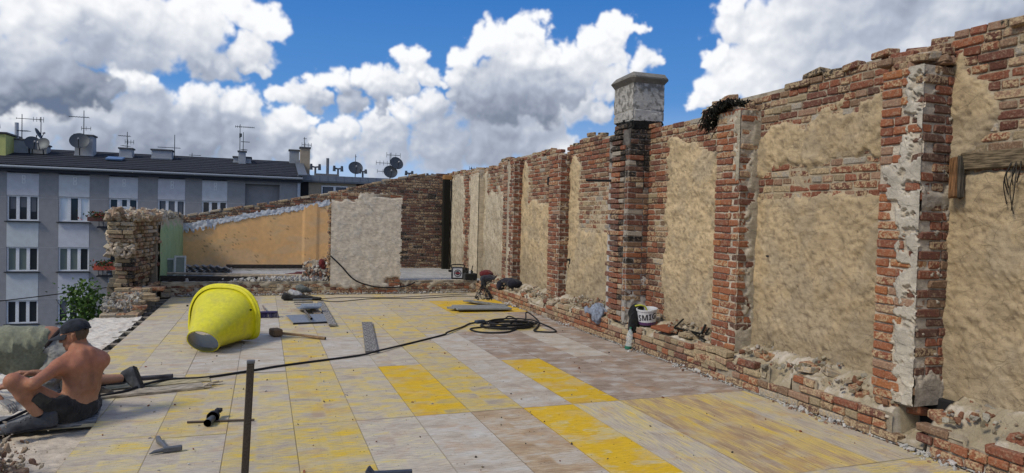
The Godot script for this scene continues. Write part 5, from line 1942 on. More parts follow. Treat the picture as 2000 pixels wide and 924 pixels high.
func pillar() -> void:
	var o := thing("ruined_pillar", "ruined masonry pillar with overhanging crumbling head at the far left corner", "pillar", Vector3.ZERO)
	var list := []
	var core := mb(Color(0.3, 0.26, 0.2))
	var n := 21
	for k in n:
		var y := 0.14 + k * 0.075
		var t := k / float(n - 1)
		var over := 0.13 * smoothstep(0.5, 0.85, t) + rng.randf_range(-0.03, 0.04)
		var xl := -2.52 - over
		var xr := -2.2 - 0.12 * smoothstep(0.4, 0.0, t) + rng.randf_range(-0.03, 0.03) + 0.04 * smoothstep(0.7, 1.0, t)
		var zf := -14.0 + 0.18 * smoothstep(0.45, 0.8, t) + rng.randf_range(-0.04, 0.04)
		core.box(at((xl + xr) / 2, y, zf - 0.7), Vector3(xr - xl - 0.06, 0.078, 1.3), 0.004)
		# front
		var x := xl
		while x < xr - 0.06:
			var len := minf([0.25, 0.13, 0.2][rng.randi() % 3], xr - x)
			var dark := t < 0.48
			var pal: int = [4, 4, 3, 4][rng.randi() % 4] if dark and x > xl + 0.1 else [5, 7, 5, 6, 9][rng.randi() % 5]
			brick(list, Transform3D(Basis(Vector3.UP, rng.randf_range(-0.1, 0.1)), Vector3(x + len / 2, y, zf - 0.06 + rng.randf_range(-0.03, 0.03))), Vector3(len - 0.01, 0.068, 0.13), pal, 0 if dark else 1)
			x += len
		# the broken inner face, receding
		var z := zf - 0.1
		var xx := xr
		while z > -15.6:
			var len := minf([0.25, 0.13][rng.randi() % 2], z + 15.7)
			var pal: int = [3, 2, 9, 5, 5, 4][rng.randi() % 6] if t < 0.5 else [9, 5, 7, 6, 5, 7][rng.randi() % 6]
			xx = xr + (zf - z) * 0.13
			brick(list, Transform3D(Basis(Vector3.UP, PI / 2 - 0.13 + rng.randf_range(-0.12, 0.12)), Vector3(xx - 0.06 + rng.randf_range(-0.05, 0.03), y, z - len / 2)), Vector3(len - 0.01, 0.066, 0.13), pal, 1 if rng.randf() < 0.55 else 0)
			core.box(at(xx - 0.22, y, z - len / 2), Vector3(0.3, 0.078, len), 0.004)
			z -= len
	core.box(at(-2.22, 0.78, -15.5), Vector3(0.4, 1.62, 0.5), 0.01)
	# stepped footing towards the viewer
	for k in 5:
		var y := 0.0 + k * 0.072
		var zf := -12.55 - k * 0.3
		for row in 2:
			var x := -2.5
			while x < -1.98:
				var len: float = [0.25, 0.2, 0.13][rng.randi() % 3]
				brick(list, Transform3D(Basis(Vector3.UP, rng.randf_range(-0.08, 0.08)), Vector3(x + len / 2, y + rng.randf_range(-0.01, 0.015), zf - row * 0.26 - 0.12)), Vector3(len - 0.012, 0.066, 0.24), [5, 7, 7, 6, 0, 5][rng.randi() % 6], 1)
				x += len
		core.box(at(-2.22, y - 0.03, (zf - 14.4) / 2), Vector3(0.5, 0.08, absf(zf + 14.4)), 0.004)
	for k in 16:
		brick(list, Transform3D(Basis.from_euler(Vector3(rng.randf_range(-0.3, 0.3), rng.randf() * 3.0, rng.randf_range(-0.3, 0.3))), Vector3(rng.randf_range(-2.3, -1.95), 0.14 + rng.randf() * 0.3 * rng.randf(), rng.randf_range(-15.0, -13.6))), Vector3(0.22, 0.065, 0.12), [5, 2, 7, 6, 9][rng.randi() % 5], 1)
	for k in 60:
		brick(list, Transform3D(Basis.from_euler(Vector3(rng.randf_range(-0.25, 0.25), rng.randf() * 3.0, rng.randf_range(-0.25, 0.25))), Vector3(rng.randf_range(-2.64, -2.0), 1.63 + 0.14 * rng.randf() * rng.randf(), rng.randf_range(-15.6, -13.8))), Vector3(rng.randf_range(0.1, 0.25), rng.randf_range(0.03, 0.07), rng.randf_range(0.08, 0.15)), [5, 7, 5, 6, 9][rng.randi() % 5], 1)
	part("pillar_core", core.mesh(), mats.stone, o)
	emit(list, o, 300)
	crumbs("mortar_lumps", 1500, func() -> Array:
		if rng.randf() < 0.6:
			return [Vector3(rng.randf_range(-2.66, -1.98), 1.64 + 0.14 * rng.randf() * rng.randf() - 0.06 * rng.randf(), rng.randf_range(-15.7, -13.75)), 0.03 + 0.085 * pow(rng.randf(), 2.0), vary([Color(0.62, 0.52, 0.38), Color(0.66, 0.59, 0.48), Color(0.5, 0.36, 0.25)][rng.randi() % 3], 0.2)]
		if rng.randf() < 0.25:
			return [Vector3(-2.5 + rng.randf_range(-0.14, 0.28), 1.25 + rng.randf_range(-0.35, 0.4), -13.9 + rng.randf_range(-0.06, 0.06)), 0.02 + 0.06 * rng.randf(), vary(Color(0.62, 0.52, 0.4), 0.2)]
		return [Vector3(rng.randf_range(-2.48, -1.98), rng.randf_range(0.02, 0.3), rng.randf_range(-14.6, -12.6)) , 0.01 + 0.05 * pow(rng.randf(), 2.0), vary(Color(0.5, 0.46, 0.4), 0.2)], o)


func rubble_corner() -> void:
	var o := thing("rubble_heap", "broken stub of brick and mortar rubble in the lower left corner", "rubble", Vector3.ZERO)
	var list := []
	var core := mb(Color(0.36, 0.28, 0.2))
	for k in 5:
		var y := -0.02 + k * 0.07
		for j in 9:
			var ang := rng.randf_range(-0.25, 0.25)
			brick(list, Transform3D(Basis.from_euler(Vector3(rng.randf_range(-0.1, 0.1), ang, rng.randf_range(-0.1, 0.1))), Vector3(-1.62 - k * 0.035 + rng.randf_range(-0.28, 0.08 - k * 0.02), y, -4.95 + rng.randf_range(-0.35, 0.25))), Vector3(rng.randf_range(0.12, 0.25), 0.064, 0.12), [5, 9, 5, 6, 0, 9][rng.randi() % 6], 1)
		core.box(at(-1.86, y, -4.85), Vector3(0.5 - k * 0.05, 0.08, 0.6), 0.02)
	part("rubble_core", core.mesh(), mats.stone, o)
	emit(list, o, 60)
	crumbs("mortar_crumbs", 900, func() -> Array: return [Vector3(-1.68 + rng.randfn(0, 0.14), 0.02 + 0.3 * rng.randf() * rng.randf(), -4.95 + rng.randfn(0, 0.2)), 0.008 + 0.035 * pow(rng.randf(), 2.5), vary([Color(0.5, 0.42, 0.32), Color(0.42, 0.31, 0.22), Color(0.36, 0.22, 0.15)][rng.randi() % 3], 0.2)], o)


func ivy() -> void:
	var o := thing("climbing_plant", "green leafy climbing plant hanging on the outside below the ruined pillar", "plant", Vector3(-2.95, 0.05, -13.2))
	var st := mb(Color(0.09, 0.07, 0.04))
	for k in 7:
		var a := Vector3(rng.randf_range(-0.1, 0.2), -1.2, rng.randf_range(-0.3, 0.3))
		st.tube(smooth_path([a, a + Vector3(0, 0.7, 0), Vector3(rng.randf_range(-0.3, 0.25), rng.randf_range(0.1, 0.35), rng.randf_range(-0.4, 0.4))], 4), [0.012, 0.004], 5)
	part("stem", st.mesh(), mats.stone, o)
	var l := mb()
	for i in 3200:
		var t := rng.randf()
		var ctr := Vector3(rng.randfn(0.1, 0.14), lerpf(-1.0, 0.4, t) + rng.randfn(0, 0.06), rng.randfn(0, 0.22))
		ctr.x += -0.1 * sin(t * 7.0) * 0.5
		if nz.get_noise_3dv(ctr * 5.0) < -0.12:
			continue
		l.col = vary([Color(0.06, 0.12, 0.025), Color(0.04, 0.085, 0.02), Color(0.09, 0.15, 0.035)][rng.randi() % 3], 0.2)
		var d := Vector3(rng.randf_range(-1, 1), rng.randf_range(-1.2, 0.4), rng.randf_range(-1, 1)).normalized()
		var sd := d.cross(Vector3(rng.randf_range(-1, 1), rng.randf_range(-0.3, 1), rng.randf_range(-1, 1))).normalized()
		var s := rng.randf_range(0.03, 0.065)
		var nn := d.cross(sd)
		l.quad(ctr, ctr + d * s * 0.6 + sd * s * 0.5 + nn * s * 0.12, ctr + d * s * 1.3, ctr + d * s * 0.6 - sd * s * 0.5 + nn * s * 0.12)
	stuff(part("foliage", l.mesh(), mats.leaf, o))


# ---------------------------------------------------------------- soft shapes: a distance field meshed as surface nets
class Field:
	var o: Vector3
	var cell: float
	var nx: int
	var ny: int
	var nz: int
	var d := PackedFloat32Array()

	func _init(lo: Vector3, hi: Vector3, size: float) -> void:
		o = lo
		cell = size
		nx = int((hi.x - lo.x) / size) + 2
		ny = int((hi.y - lo.y) / size) + 2
		nz = int((hi.z - lo.z) / size) + 2
		d.resize(nx * ny * nz)
		d.fill(1.0)

	# a tapered capsule joined on with blend k
	func bone(a: Vector3, b: Vector3, ra: float, rb: float, k := 0.03) -> void:
		var r := maxf(ra, rb) + k + cell * 2.0
		var ab := b - a
		var l2 := maxf(ab.length_squared(), 1e-6)
		var x0 := clampi(int((minf(a.x, b.x) - r - o.x) / cell), 0, nx)
		var x1 := clampi(int((maxf(a.x, b.x) + r - o.x) / cell) + 1, 0, nx)
		var y0 := clampi(int((minf(a.y, b.y) - r - o.y) / cell), 0, ny)
		var y1 := clampi(int((maxf(a.y, b.y) + r - o.y) / cell) + 1, 0, ny)
		var z0 := clampi(int((minf(a.z, b.z) - r - o.z) / cell), 0, nz)
		var z1 := clampi(int((maxf(a.z, b.z) + r - o.z) / cell) + 1, 0, nz)
		for z in range(z0, z1):
			for y in range(y0, y1):
				var i := (z * ny + y) * nx + x0
				for x in range(x0, x1):
					var p := Vector3(o.x + x * cell, o.y + y * cell, o.z + z * cell) - a
					var t := clampf(p.dot(ab) / l2, 0.0, 1.0)
					var v := (p - ab * t).length() - lerpf(ra, rb, t)
					var w := d[i]
					var h := k - absf(v - w)
					d[i] = minf(v, w) - (h * h / (4.0 * k) if h > 0.0 else 0.0)
					i += 1

	# an ellipsoid with half axes s in the frame f
	func blob(f: Transform3D, s: Vector3, k := 0.03) -> void:
		var r := maxf(s.x, maxf(s.y, s.z)) + k + cell * 2.0
		var inv := f.affine_inverse()
		var c := f.origin
		var m := minf(s.x, minf(s.y, s.z))
		for z in range(clampi(int((c.z - r - o.z) / cell), 0, nz), clampi(int((c.z + r - o.z) / cell) + 1, 0, nz)):
			for y in range(clampi(int((c.y - r - o.y) / cell), 0, ny), clampi(int((c.y + r - o.y) / cell) + 1, 0, ny)):
				var x0 := clampi(int((c.x - r - o.x) / cell), 0, nx)
				var i := (z * ny + y) * nx + x0
				for x in range(x0, clampi(int((c.x + r - o.x) / cell) + 1, 0, nx)):
					var q := inv * Vector3(o.x + x * cell, o.y + y * cell, o.z + z * cell)
					var u := (q / s).length()
					var g := (q / (s * s)).length()
					var v := u * (u - 1.0) / g if g > 1e-5 else -m
					var w := d[i]
					var h := k - absf(v - w)
					d[i] = minf(v, w) - (h * h / (4.0 * k) if h > 0.0 else 0.0)
					i += 1

	# keep only what lies on the side of the plane that n points away from
	func cut(p: Vector3, n: Vector3) -> void:
		var i := 0
		for z in nz:
			for y in ny:
				for x in nx:
					if d[i] < 0.08:
						d[i] = maxf(d[i], (Vector3(o.x + x * cell, o.y + y * cell, o.z + z * cell) - p).dot(n))
					i += 1

	func wrinkle(noise: FastNoiseLite, f: float, amount: float) -> void:
		var i := 0
		for z in nz:
			for y in ny:
				for x in nx:
					if absf(d[i]) < 0.06:
						d[i] += noise.get_noise_3d((o.x + x * cell) * f, (o.y + y * cell) * f * 0.6, (o.z + z * cell) * f) * amount
					i += 1

	# creases that run across the direction dir
	func folds(noise: FastNoiseLite, dir: Vector3, f: float, amount: float) -> void:
		var u := dir.normalized()
		var i := 0
		for z in nz:
			for y in ny:
				for x in nx:
					if absf(d[i]) < 0.06:
						var p := Vector3(o.x + x * cell, o.y + y * cell, o.z + z * cell)
						var q := p + u * (p.dot(u) * 3.0)
						var w := clampf(1.0 - absf(noise.get_noise_3dv(q * f * 0.25)) * 3.2, 0.0, 1.0)
						d[i] -= (w * w - 0.25) * amount
					i += 1

	func nets(m: MB, colour: Callable) -> void:
		var id := PackedInt32Array()
		id.resize(nx * ny * nz)
		id.fill(-1)
		var st := [1, nx, nx * ny]
		var corner := PackedInt32Array([0, 1, nx, nx + 1, nx * ny, nx * ny + 1, nx * ny + nx, nx * ny + nx + 1])
		var edges := [[0, 1], [2, 3], [4, 5], [6, 7], [0, 2], [1, 3], [4, 6], [5, 7], [0, 4], [1, 5], [2, 6], [3, 7]]
		for z in nz - 1:
			for y in ny - 1:
				var i := (z * ny + y) * nx
				for x in nx - 1:
					if absf(d[i]) < cell * 3.5:
						var s := 0
						for k in 8:
							if d[i + corner[k]] < 0.0:
								s += 1
						if s > 0 and s < 8:
							var acc := Vector3.ZERO
							var n := 0
							for e in edges:
								var va := d[i + corner[e[0]]]
								var vb := d[i + corner[e[1]]]
								if (va < 0.0) != (vb < 0.0):
									var t := va / (va - vb)
									var ca := Vector3(e[0] & 1, (e[0] >> 1) & 1, e[0] >> 2)
									var cb := Vector3(e[1] & 1, (e[1] >> 1) & 1, e[1] >> 2)
									acc += ca.lerp(cb, t)
									n += 1
							var p := o + (Vector3(x, y, z) + acc / n) * cell
							var g := Vector3(d[i + 1] - d[i] + d[i + corner[7]] - d[i + corner[6]], d[i + nx] - d[i] + d[i + corner[7]] - d[i + corner[5]], d[i + nx * ny] - d[i] + d[i + corner[7]] - d[i + corner[3]]).normalized()
							id[i] = m.vert(p, g, colour.call(p, g))
					i += 1
		for z in range(1, nz - 1):
			for y in range(1, ny - 1):
				for x in range(1, nx - 1):
					var i := (z * ny + y) * nx + x
					if absf(d[i]) > cell * 3.5:
						continue
					for ax in 3:
						var j: int = i + st[ax]
						if (d[i] < 0.0) == (d[j] < 0.0):
							continue
						var b1: int = st[(ax + 1) % 3]
						var b2: int = st[(ax + 2) % 3]
						var q := [id[i], id[i - b1], id[i - b1 - b2], id[i - b2]]
						if q.min() < 0:
							continue
						if d[i] < 0.0:
							m.ix.append_array(PackedInt32Array([q[0], q[2], q[1], q[0], q[3], q[2]]))
						else:
							m.ix.append_array(PackedInt32Array([q[0], q[1], q[2], q[0], q[2], q[3]]))


# a soft lump of cloth or the like from blobs [centre, half axes, turn]
func lump(called: String, blobs: Array, c: Color, parent: Node3D, m: Material, cell := 0.018, fold := 0.03) -> MeshInstance3D:
	var lo := Vector3.ONE * 99
	var hi := -lo
	for b in blobs:
		var r: float = maxf(b[1].x, maxf(b[1].y, b[1].z)) + 0.06
		lo = lo.min(b[0] - Vector3.ONE * r)
		hi = hi.max(b[0] + Vector3.ONE * r)
	var f := Field.new(lo, hi, cell)
	for b in blobs:
		f.blob(Transform3D(Basis.from_euler(b[2]), b[0]), b[1], 0.04)
	f.wrinkle(nz, 7.0, fold)
	var k := mb()
	f.nets(k, func(p: Vector3, _g: Vector3) -> Color: return c * (1.0 + 0.35 * nz.get_noise_3dv(p * 9.0)))
	return part(called, k.mesh(), m, parent)


# ---------------------------------------------------------------- things on the deck and the ledge
func props() -> void:
	hopper()
	tools()
	boards()
	cables()
	ledge_things()
	room_things()
	crumbs("floor_scraps", 420, func() -> Array:
		var p := Vector3(rng.randf_range(-1.2, 4.6), 0.004, -4.0 - 11.0 * pow(rng.randf(), 1.3))
		return [p, 0.004 + 0.014 * pow(rng.randf(), 2.5), vary([Color(0.08, 0.07, 0.06), Color(0.3, 0.25, 0.18), Color(0.55, 0.52, 0.48), Color(0.3, 0.12, 0.07)][rng.randi() % 4], 0.3)], self)


func hopper() -> void:
	var o := thing("chute_hopper", "yellow plastic rubble chute hopper lying on its side on the deck", "hopper", Vector3(-0.55, 0, -9.5))
	var base := Vector3(0.55, 0, 9.5)
	var right := base + Vector3(-0.09, 0.02, -9.66)
	var left := base + Vector3(-0.93, 0.02, -10.25)
	var mid := (right + left) / 2
	var ax := (right - left).normalized()
	var up := Vector3(0.02, 1, -0.1).normalized()
	var hw := right.distance_to(left) / 2
	var out := up.cross(-ax).normalized()
	if out.z < 0:
		out = -out
	var pc := base + Vector3(-0.66, 0.18, -9.0)
	var pn := Vector3(-0.28, -0.62, 0.73).normalized()
	var px := pn.cross(Vector3.UP).normalized() * -1.0
	if px.x < 0:
		px = -px
	var py := pn.cross(px).normalized()
	if py.y < 0:
		py = -py
	var n := 56
	var rim := func(k: int, grow: float) -> Vector3:
		var a := TAU * k / n
		var c := cos(a)
		var s := sin(a)
		var x := signf(c) * pow(absf(c), 0.75 if s > 0 else 0.4) * (hw + grow)
		var y := (0.4 + grow) * s if s > 0 else -(0.27 + grow * 0.3) * pow(absf(s), 0.3)
		return mid + ax * x + up * (y + 0.28)
	var m := mb(Color(0.72, 0.66, 0.005))
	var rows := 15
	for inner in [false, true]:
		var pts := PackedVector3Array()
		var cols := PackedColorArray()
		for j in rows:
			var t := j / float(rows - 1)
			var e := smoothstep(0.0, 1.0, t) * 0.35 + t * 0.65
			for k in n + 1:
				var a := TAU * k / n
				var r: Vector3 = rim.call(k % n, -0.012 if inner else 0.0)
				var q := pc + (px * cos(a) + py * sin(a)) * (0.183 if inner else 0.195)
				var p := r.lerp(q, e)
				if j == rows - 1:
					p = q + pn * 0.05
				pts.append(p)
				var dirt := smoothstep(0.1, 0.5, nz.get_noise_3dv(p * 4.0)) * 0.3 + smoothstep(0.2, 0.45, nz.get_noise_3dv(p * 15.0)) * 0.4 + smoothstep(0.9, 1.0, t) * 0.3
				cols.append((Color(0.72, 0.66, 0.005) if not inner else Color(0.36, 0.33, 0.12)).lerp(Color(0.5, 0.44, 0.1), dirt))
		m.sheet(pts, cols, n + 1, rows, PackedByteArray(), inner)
	# lip of the pipe
	for k in n:
		var a := TAU * k / n
		var b := TAU * (k + 1) / n
		var e := pc + pn * 0.05
		m.quad(e + (px * cos(a) + py * sin(a)) * 0.183, e + (px * cos(a) + py * sin(a)) * 0.195, e + (px * cos(b) + py * sin(b)) * 0.195, e + (px * cos(b) + py * sin(b)) * 0.183)
	part("funnel", m.mesh(), mats.plastic, o)
	var f := mb(Color(0.70, 0.64, 0.005))
	var prof := [[0.0, -0.03], [0.028, -0.028], [0.034, -0.02], [0.034, 0.0], [0.055, 0.006], [0.06, 0.016], [0.055, 0.03], [0.0, 0.032]]
	var pts := PackedVector3Array()
	var cols := PackedColorArray()
	for q in prof:
		for k in n + 1:
			pts.append(rim.call(k % n, q[0]) - out * q[1])
			cols.append(Color(0.70, 0.64, 0.005) * (1.0 + 0.1 * nz.get_noise_1d(k * 0.4)))
	f.sheet(pts, cols, n + 1, prof.size(), PackedByteArray(), true)
	part("rim_flange", f.mesh(), mats.plastic, o)
	var h := mb(Color(0.05, 0.05, 0.04))
	for k in [3, 25]:
		var p: Vector3 = rim.call(k, 0.0)
		h.tube([p + out * 0.10, p + out * 0.10 + ax * (0.02 if k < 10 else -0.02)], [0.012], 8)
	part("bolt_hole", h.mesh(), mats.dark, o)


func tools() -> void:
	# bricklayer's hammer, near
	var h := thing("brick_hammer", "small brick hammer with dark handle lying nearest the camera", "hammer", Vector3(-0.62, 0, -5.3))
	var m := mb(Color(0.12, 0.125, 0.14))
	m.tube([Vector3(-0.10, 0.018, -0.31), Vector3(-0.08, 0.02, -0.22), Vector3(-0.04, 0.022, -0.12), Vector3(0.0, 0.024, 0.0)], [0.019, 0.02, 0.014, 0.013], 10)
	part("handle", m.mesh(), mats.plastic, h)
	m = mb(Color(0.16, 0.165, 0.18))
	bar(m, Vector3(-0.03, 0.024, 0.005), Vector3(0.095, 0.026, -0.012), 0.034, 0.036, Vector3.UP, 0.006)
	m.tube([Vector3(-0.025, 0.024, 0.005), Vector3(-0.08, 0.02, 0.018), Vector3(-0.11, 0.012, 0.03)], [0.016, 0.012, 0.003], 6)
	part("head", m.mesh(), mats.metal, h)
	# stubby mallet with a collar
	var q := thing("hand_breaker", "short grey tube tool with a dark collar lying across a thin rod", "tool", Vector3(-0.37, 0, -5.98))
	m = mb(Color(0.16, 0.17, 0.17))
	m.tube([Vector3(-0.03, 0.035, 0.13), Vector3(0.0, 0.035, 0.0)], [0.03, 0.028], 12)
	part("tube", m.mesh(), mats.metal, q)
	m = mb(Color(0.03, 0.03, 0.032))
	m.tube([Vector3(0.0, 0.04, 0.0), Vector3(0.01, 0.045, -0.045)], [0.05, 0.045], 14)
	part("collar", m.mesh(), mats.black_rubber, q)
	m = mb(Color(0.03, 0.03, 0.032))
	m.tube([Vector3(0.008, 0.045, -0.04), Vector3(0.035, 0.06, -0.13)], [0.026, 0.02], 10)
	bar(m, Vector3(0.03, 0.06, -0.11), Vector3(0.045, 0.064, -0.15), 0.05, 0.03)
	part("tail", m.mesh(), mats.black_rubber, q)
	m = mb(Color(0.13, 0.1, 0.08))
	m.tube([Vector3(-0.56, 0.012, -6.0), Vector3(-0.3, 0.011, -5.97), Vector3(-0.05, 0.012, -5.93)], [0.009], 8)
	tag(part("steel_rod", m.mesh(), mats.metal), "thin rusty rod lying under the grey tube tool beside the upright post", "rod")
	# upright post
	var p := thing("steel_post", "dark upright post standing on the deck in the foreground", "post", Vector3(-0.075, 0, -4.22))
	m = mb(Color(0.095, 0.075, 0.06))
	m.box(Transform3D(Basis(Vector3.BACK, -0.035), Vector3(0.0, 0.42, 0)), Vector3(0.042, 0.84, 0.03), 0.005)
	part("shaft", m.mesh(), mats.stone, p)
	m = mb(Color(0.2, 0.2, 0.21))
	m.box(Transform3D(Basis(Vector3.BACK, -0.035), Vector3(0.0, 0.842, 0.0) + Vector3(0.015, 0, 0)), Vector3(0.046, 0.02, 0.034), 0.004)
	part("cap", m.mesh(), mats.metal, p)
	# sledge hammer
	var s := thing("sledge_hammer", "long handled wooden sledge hammer lying right of the yellow hopper", "hammer", Vector3(0.2, 0, -10.06))
	m = mb(Color(0.33, 0.22, 0.13))
	m.tube([Vector3(0, 0.05, 0), Vector3(0.3, 0.04, 0.2), Vector3(0.62, 0.022, 0.44)], [0.018, 0.019, 0.022], 8)
	part("handle", m.mesh(), mats.wood, s)
	m = mb(Color(0.26, 0.17, 0.1))
	m.box(Transform3D(Basis(Vector3.UP, 0.35), Vector3(-0.02, 0.06, 0.0)), Vector3(0.13, 0.1, 0.2), 0.014)
	part("head", m.mesh(), mats.stone, s)
	# broom
	var b := thing("push_broom", "short broom with dark purple bristles lying behind the sledge hammer", "broom", Vector3(0.07, 0, -11.98))
	m = mb(Color(0.30, 0.25, 0.22))
	m.tube([Vector3(0.0, 0.07, 0.0), Vector3(-0.07, 0.035, -1.25)], [0.014], 8)
	part("handle", m.mesh(), mats.wood, b)
	m = mb(Color(0.05, 0.035, 0.1))
	m.box(at(0.0, 0.085, 0.0), Vector3(0.34, 0.035, 0.07), 0.01)
	part("head", m.mesh(), mats.plastic, b)
	m = mb(Color(0.03, 0.02, 0.07))
	for k in 150:
		var x := rng.randf_range(-0.17, 0.17)
		var z := rng.randf_range(-0.03, 0.03)
		bar(m, Vector3(x, 0.07, z), Vector3(x * 1.12, 0.005, z + 0.05 + rng.randf() * 0.03), 0.008, 0.008)
	stuff(part("bristles", m.mesh(), mats.plastic, b))
	m = mb(Color(0.06, 0.06, 0.07))
	m.box(Transform3D(Basis(Vector3.UP, 0.3), Vector3(-0.1, 0.03, -11.9)), Vector3(0.1, 0.03, 0.04), 0.01)
	tag(part("small_trowel", m.mesh(), mats.metal), "small dark tool lying just left of the purple broom", "tool")
	# sheet metal tools
	var d := thing("metal_plate", "flat pale metal plate lying on the deck with a stick across it", "metal sheet", Vector3(0.72, 0, -11.55))
	m = mb(Color(0.36, 0.39, 0.42))
	m.box(Transform3D(Basis(Vector3.UP, 0.1), Vector3(0, 0.03, 0)), Vector3(0.62, 0.012, 0.85), 0.004)
	part("sheet", m.mesh(), mats.metal, d)
	m = mb(Color(0.05, 0.05, 0.055))
	m.box(Transform3D(Basis(Vector3.UP, 0.1), Vector3(0.04, 0.014, 0.425)), Vector3(0.62, 0.026, 0.012), 0.003)
	part("folded_edge", m.mesh(), mats.metal, d)
	var sh := thing("dustpan", "bent pale metal dustpan propped on the metal plate", "dustpan", Vector3(0.75, 0.02, -12.55))
	m = mb(Color(0.36, 0.40, 0.44))
	for k in 10:
		var a := -0.15 + k * 0.03
		var z := -0.45 + k * 0.09
		var y := 0.05 + 0.10 * pow(absf(k - 4.5) / 4.5, 2.0)
		m.box(Transform3D(Basis(Vector3.RIGHT, (k - 4.5) * 0.09), Vector3(a * 0.4, y, z)), Vector3(0.34, 0.006, 0.1), 0.002)
	part("pan", m.mesh(), mats.metal, sh)
	m = mb(Color(0.17, 0.15, 0.14))
	m.tube([Vector3(-0.07, 0.06, 0.45), Vector3(-0.02, 0.06, 1.42)], [0.016, 0.02], 8)
	part("handle", m.mesh(), mats.wood, sh)
	# pile of bags at the far edge
	var g := thing("bag_pile", "black bag, white sack and rolled grey jacket heaped at the far edge", "bags", Vector3(0.7, 0, -14.35))
	lump("black_bag", [[Vector3(-0.05, 0.05, 0.0), Vector3(0.3, 0.07, 0.16), Vector3.ZERO], [Vector3(0.3, 0.03, 0.05), Vector3(0.14, 0.03, 0.1), Vector3.ZERO], [Vector3(-0.25, 0.08, 0.02), Vector3(0.1, 0.08, 0.1), Vector3.ZERO]], Color(0.025, 0.025, 0.025), g, mats.cloth)
	lump("white_sack", [[Vector3(-0.08, 0.13, 0.0), Vector3(0.15, 0.07, 0.1), Vector3(0, 0, -0.35)]], Color(0.5, 0.5, 0.5), g, mats.cloth)
	lump("rolled_jacket", [[Vector3(0.08, 0.21, -0.04), Vector3(0.17, 0.065, 0.09), Vector3(0, 0.2, -0.25)], [Vector3(0.0, 0.26, -0.1), Vector3(0.09, 0.05, 0.08), Vector3.ZERO]], Color(0.13, 0.14, 0.13), g, mats.cloth)
	# crowbar at the frame's lower edge
	m = mb(Color(0.09, 0.1, 0.13))
	bar(m, Vector3(0.68, 0.02, -4.44), Vector3(0.95, 0.02, -4.40), 0.035, 0.03)
	bar(m, Vector3(0.70, 0.02, -4.44), Vector3(0.655, 0.045, -4.455), 0.05, 0.02)
	bar(m, Vector3(0.70, 0.03, -4.43), Vector3(0.67, 0.07, -4.45), 0.02, 0.015)
	tag(part("claw_bar", m.mesh(), mats.metal), "dark steel claw bar lying at the bottom edge of the deck in view", "crowbar")


func plank(called: String, label: String, a: Vector3, b: Vector3, w: float, t: float, c: Color, group := "", category := "board") -> Node3D:
	var m := mb(c)
	var x := (b - a).normalized()
	m.box(Transform3D(), Vector3(a.distance_to(b), t, w), 0.003, 0.004, rng)
	var z := x.cross(Vector3.UP).normalized()
	var o := part(called, m.mesh(), mats.wood, self, Transform3D(Basis(x, z.cross(x), z), (a + b) / 2))
	return tag(o, label, category, group)


func boards() -> void:
	var grey := Color(0.28, 0.265, 0.25)
	var g := "loose boards on the deck"
	plank("loose_board", "weathered grey board lying lengthwise in the middle of the deck touching the cable", Vector3(1.575, 0.018, -10.95), Vector3(1.30, 0.018, -8.55), 0.16, 0.03, grey, g)
	plank("loose_board", "long thin grey board lying right of the metal plate", Vector3(1.07, 0.018, -13.8), Vector3(1.02, 0.03, -10.75), 0.11, 0.03, Color(0.33, 0.31, 0.29), g)
	plank("loose_board", "short board with rusty orange markings left of the long thin board", Vector3(0.86, 0.02, -13.4), Vector3(0.9, 0.02, -12.1), 0.13, 0.03, Color(0.42, 0.33, 0.25), g)
	# thin sheets near the wall
	var s := thing("fibre_sheet", "flat grey sheet with a torn left end lying on yellow panels by the wall", "sheet", Vector3(3.92, 0, -12.25))
	var m := mb(Color(0.27, 0.28, 0.28))
	m.box(Transform3D(Basis(Vector3.UP, -0.06), Vector3(0.0, 0.05, 0.0)), Vector3(1.05, 0.03, 0.55), 0.004, 0.006, rng)
	m.box(Transform3D(Basis(Vector3.UP, 0.5), Vector3(-0.52, 0.05, -0.06)), Vector3(0.22, 0.028, 0.2), 0.004, 0.01, rng)
	part("sheet", m.mesh(), mats.concrete, s)
	plank("fibre_sheet", "second grey sheet partly under the first, pointing to the far corner", Vector3(3.95, 0.045, -13.4), Vector3(4.5, 0.05, -12.45), 0.2, 0.02, Color(0.26, 0.27, 0.27), "", "sheet")
	# broken board by the workers
	var b := thing("broken_board", "pale plywood board with a splintered right end beside the seated worker", "board", Vector3(-0.9, 0, -7.15))
	m = mb(Color(0.47, 0.41, 0.32))
	m.box(Transform3D(), Vector3(0.86, 0.026, 0.2), 0.003)
	part("board", m.mesh(), mats.wood, b, Transform3D(Basis(Vector3.UP, 0.2), Vector3(-0.06, 0.015, 0.0)))
	m = mb(Color(0.52, 0.44, 0.33))
	for k in 7:
		var z := -0.09 + k * 0.026
		var l: float = [0.12, 0.2, 0.16, 0.06, 0.1, 0.05, 0.08][k]
		bar(m, Transform3D(Basis(Vector3.UP, 0.2), Vector3.ZERO) * Vector3(0.35, 0.016, z), Transform3D(Basis(Vector3.UP, 0.2), Vector3.ZERO) * Vector3(0.36 + l, 0.018 + 0.012 * (k % 3), z + 0.004), 0.024, 0.014)
	part("splinters", m.mesh(), mats.wood, b)
	plank("yellowed_board", "flat worn board lying under the splintered one", Vector3(-1.4, 0.008, -7.4), Vector3(-0.5, 0.008, -7.55), 0.2, 0.012, Color(0.5, 0.43, 0.27))
	plank("dark_bar", "dark flat bar lying behind the seated worker's shoe", Vector3(-1.4, 0.02, -7.66), Vector3(-0.86, 0.02, -7.72), 0.05, 0.03, Color(0.07, 0.07, 0.08), "", "bar")
	plank("grey_slab", "grey board under the seated worker's boots", Vector3(-2.15, 0.0, -6.32), Vector3(-1.27, 0.0, -6.42), 0.42, 0.03, Color(0.25, 0.26, 0.27))


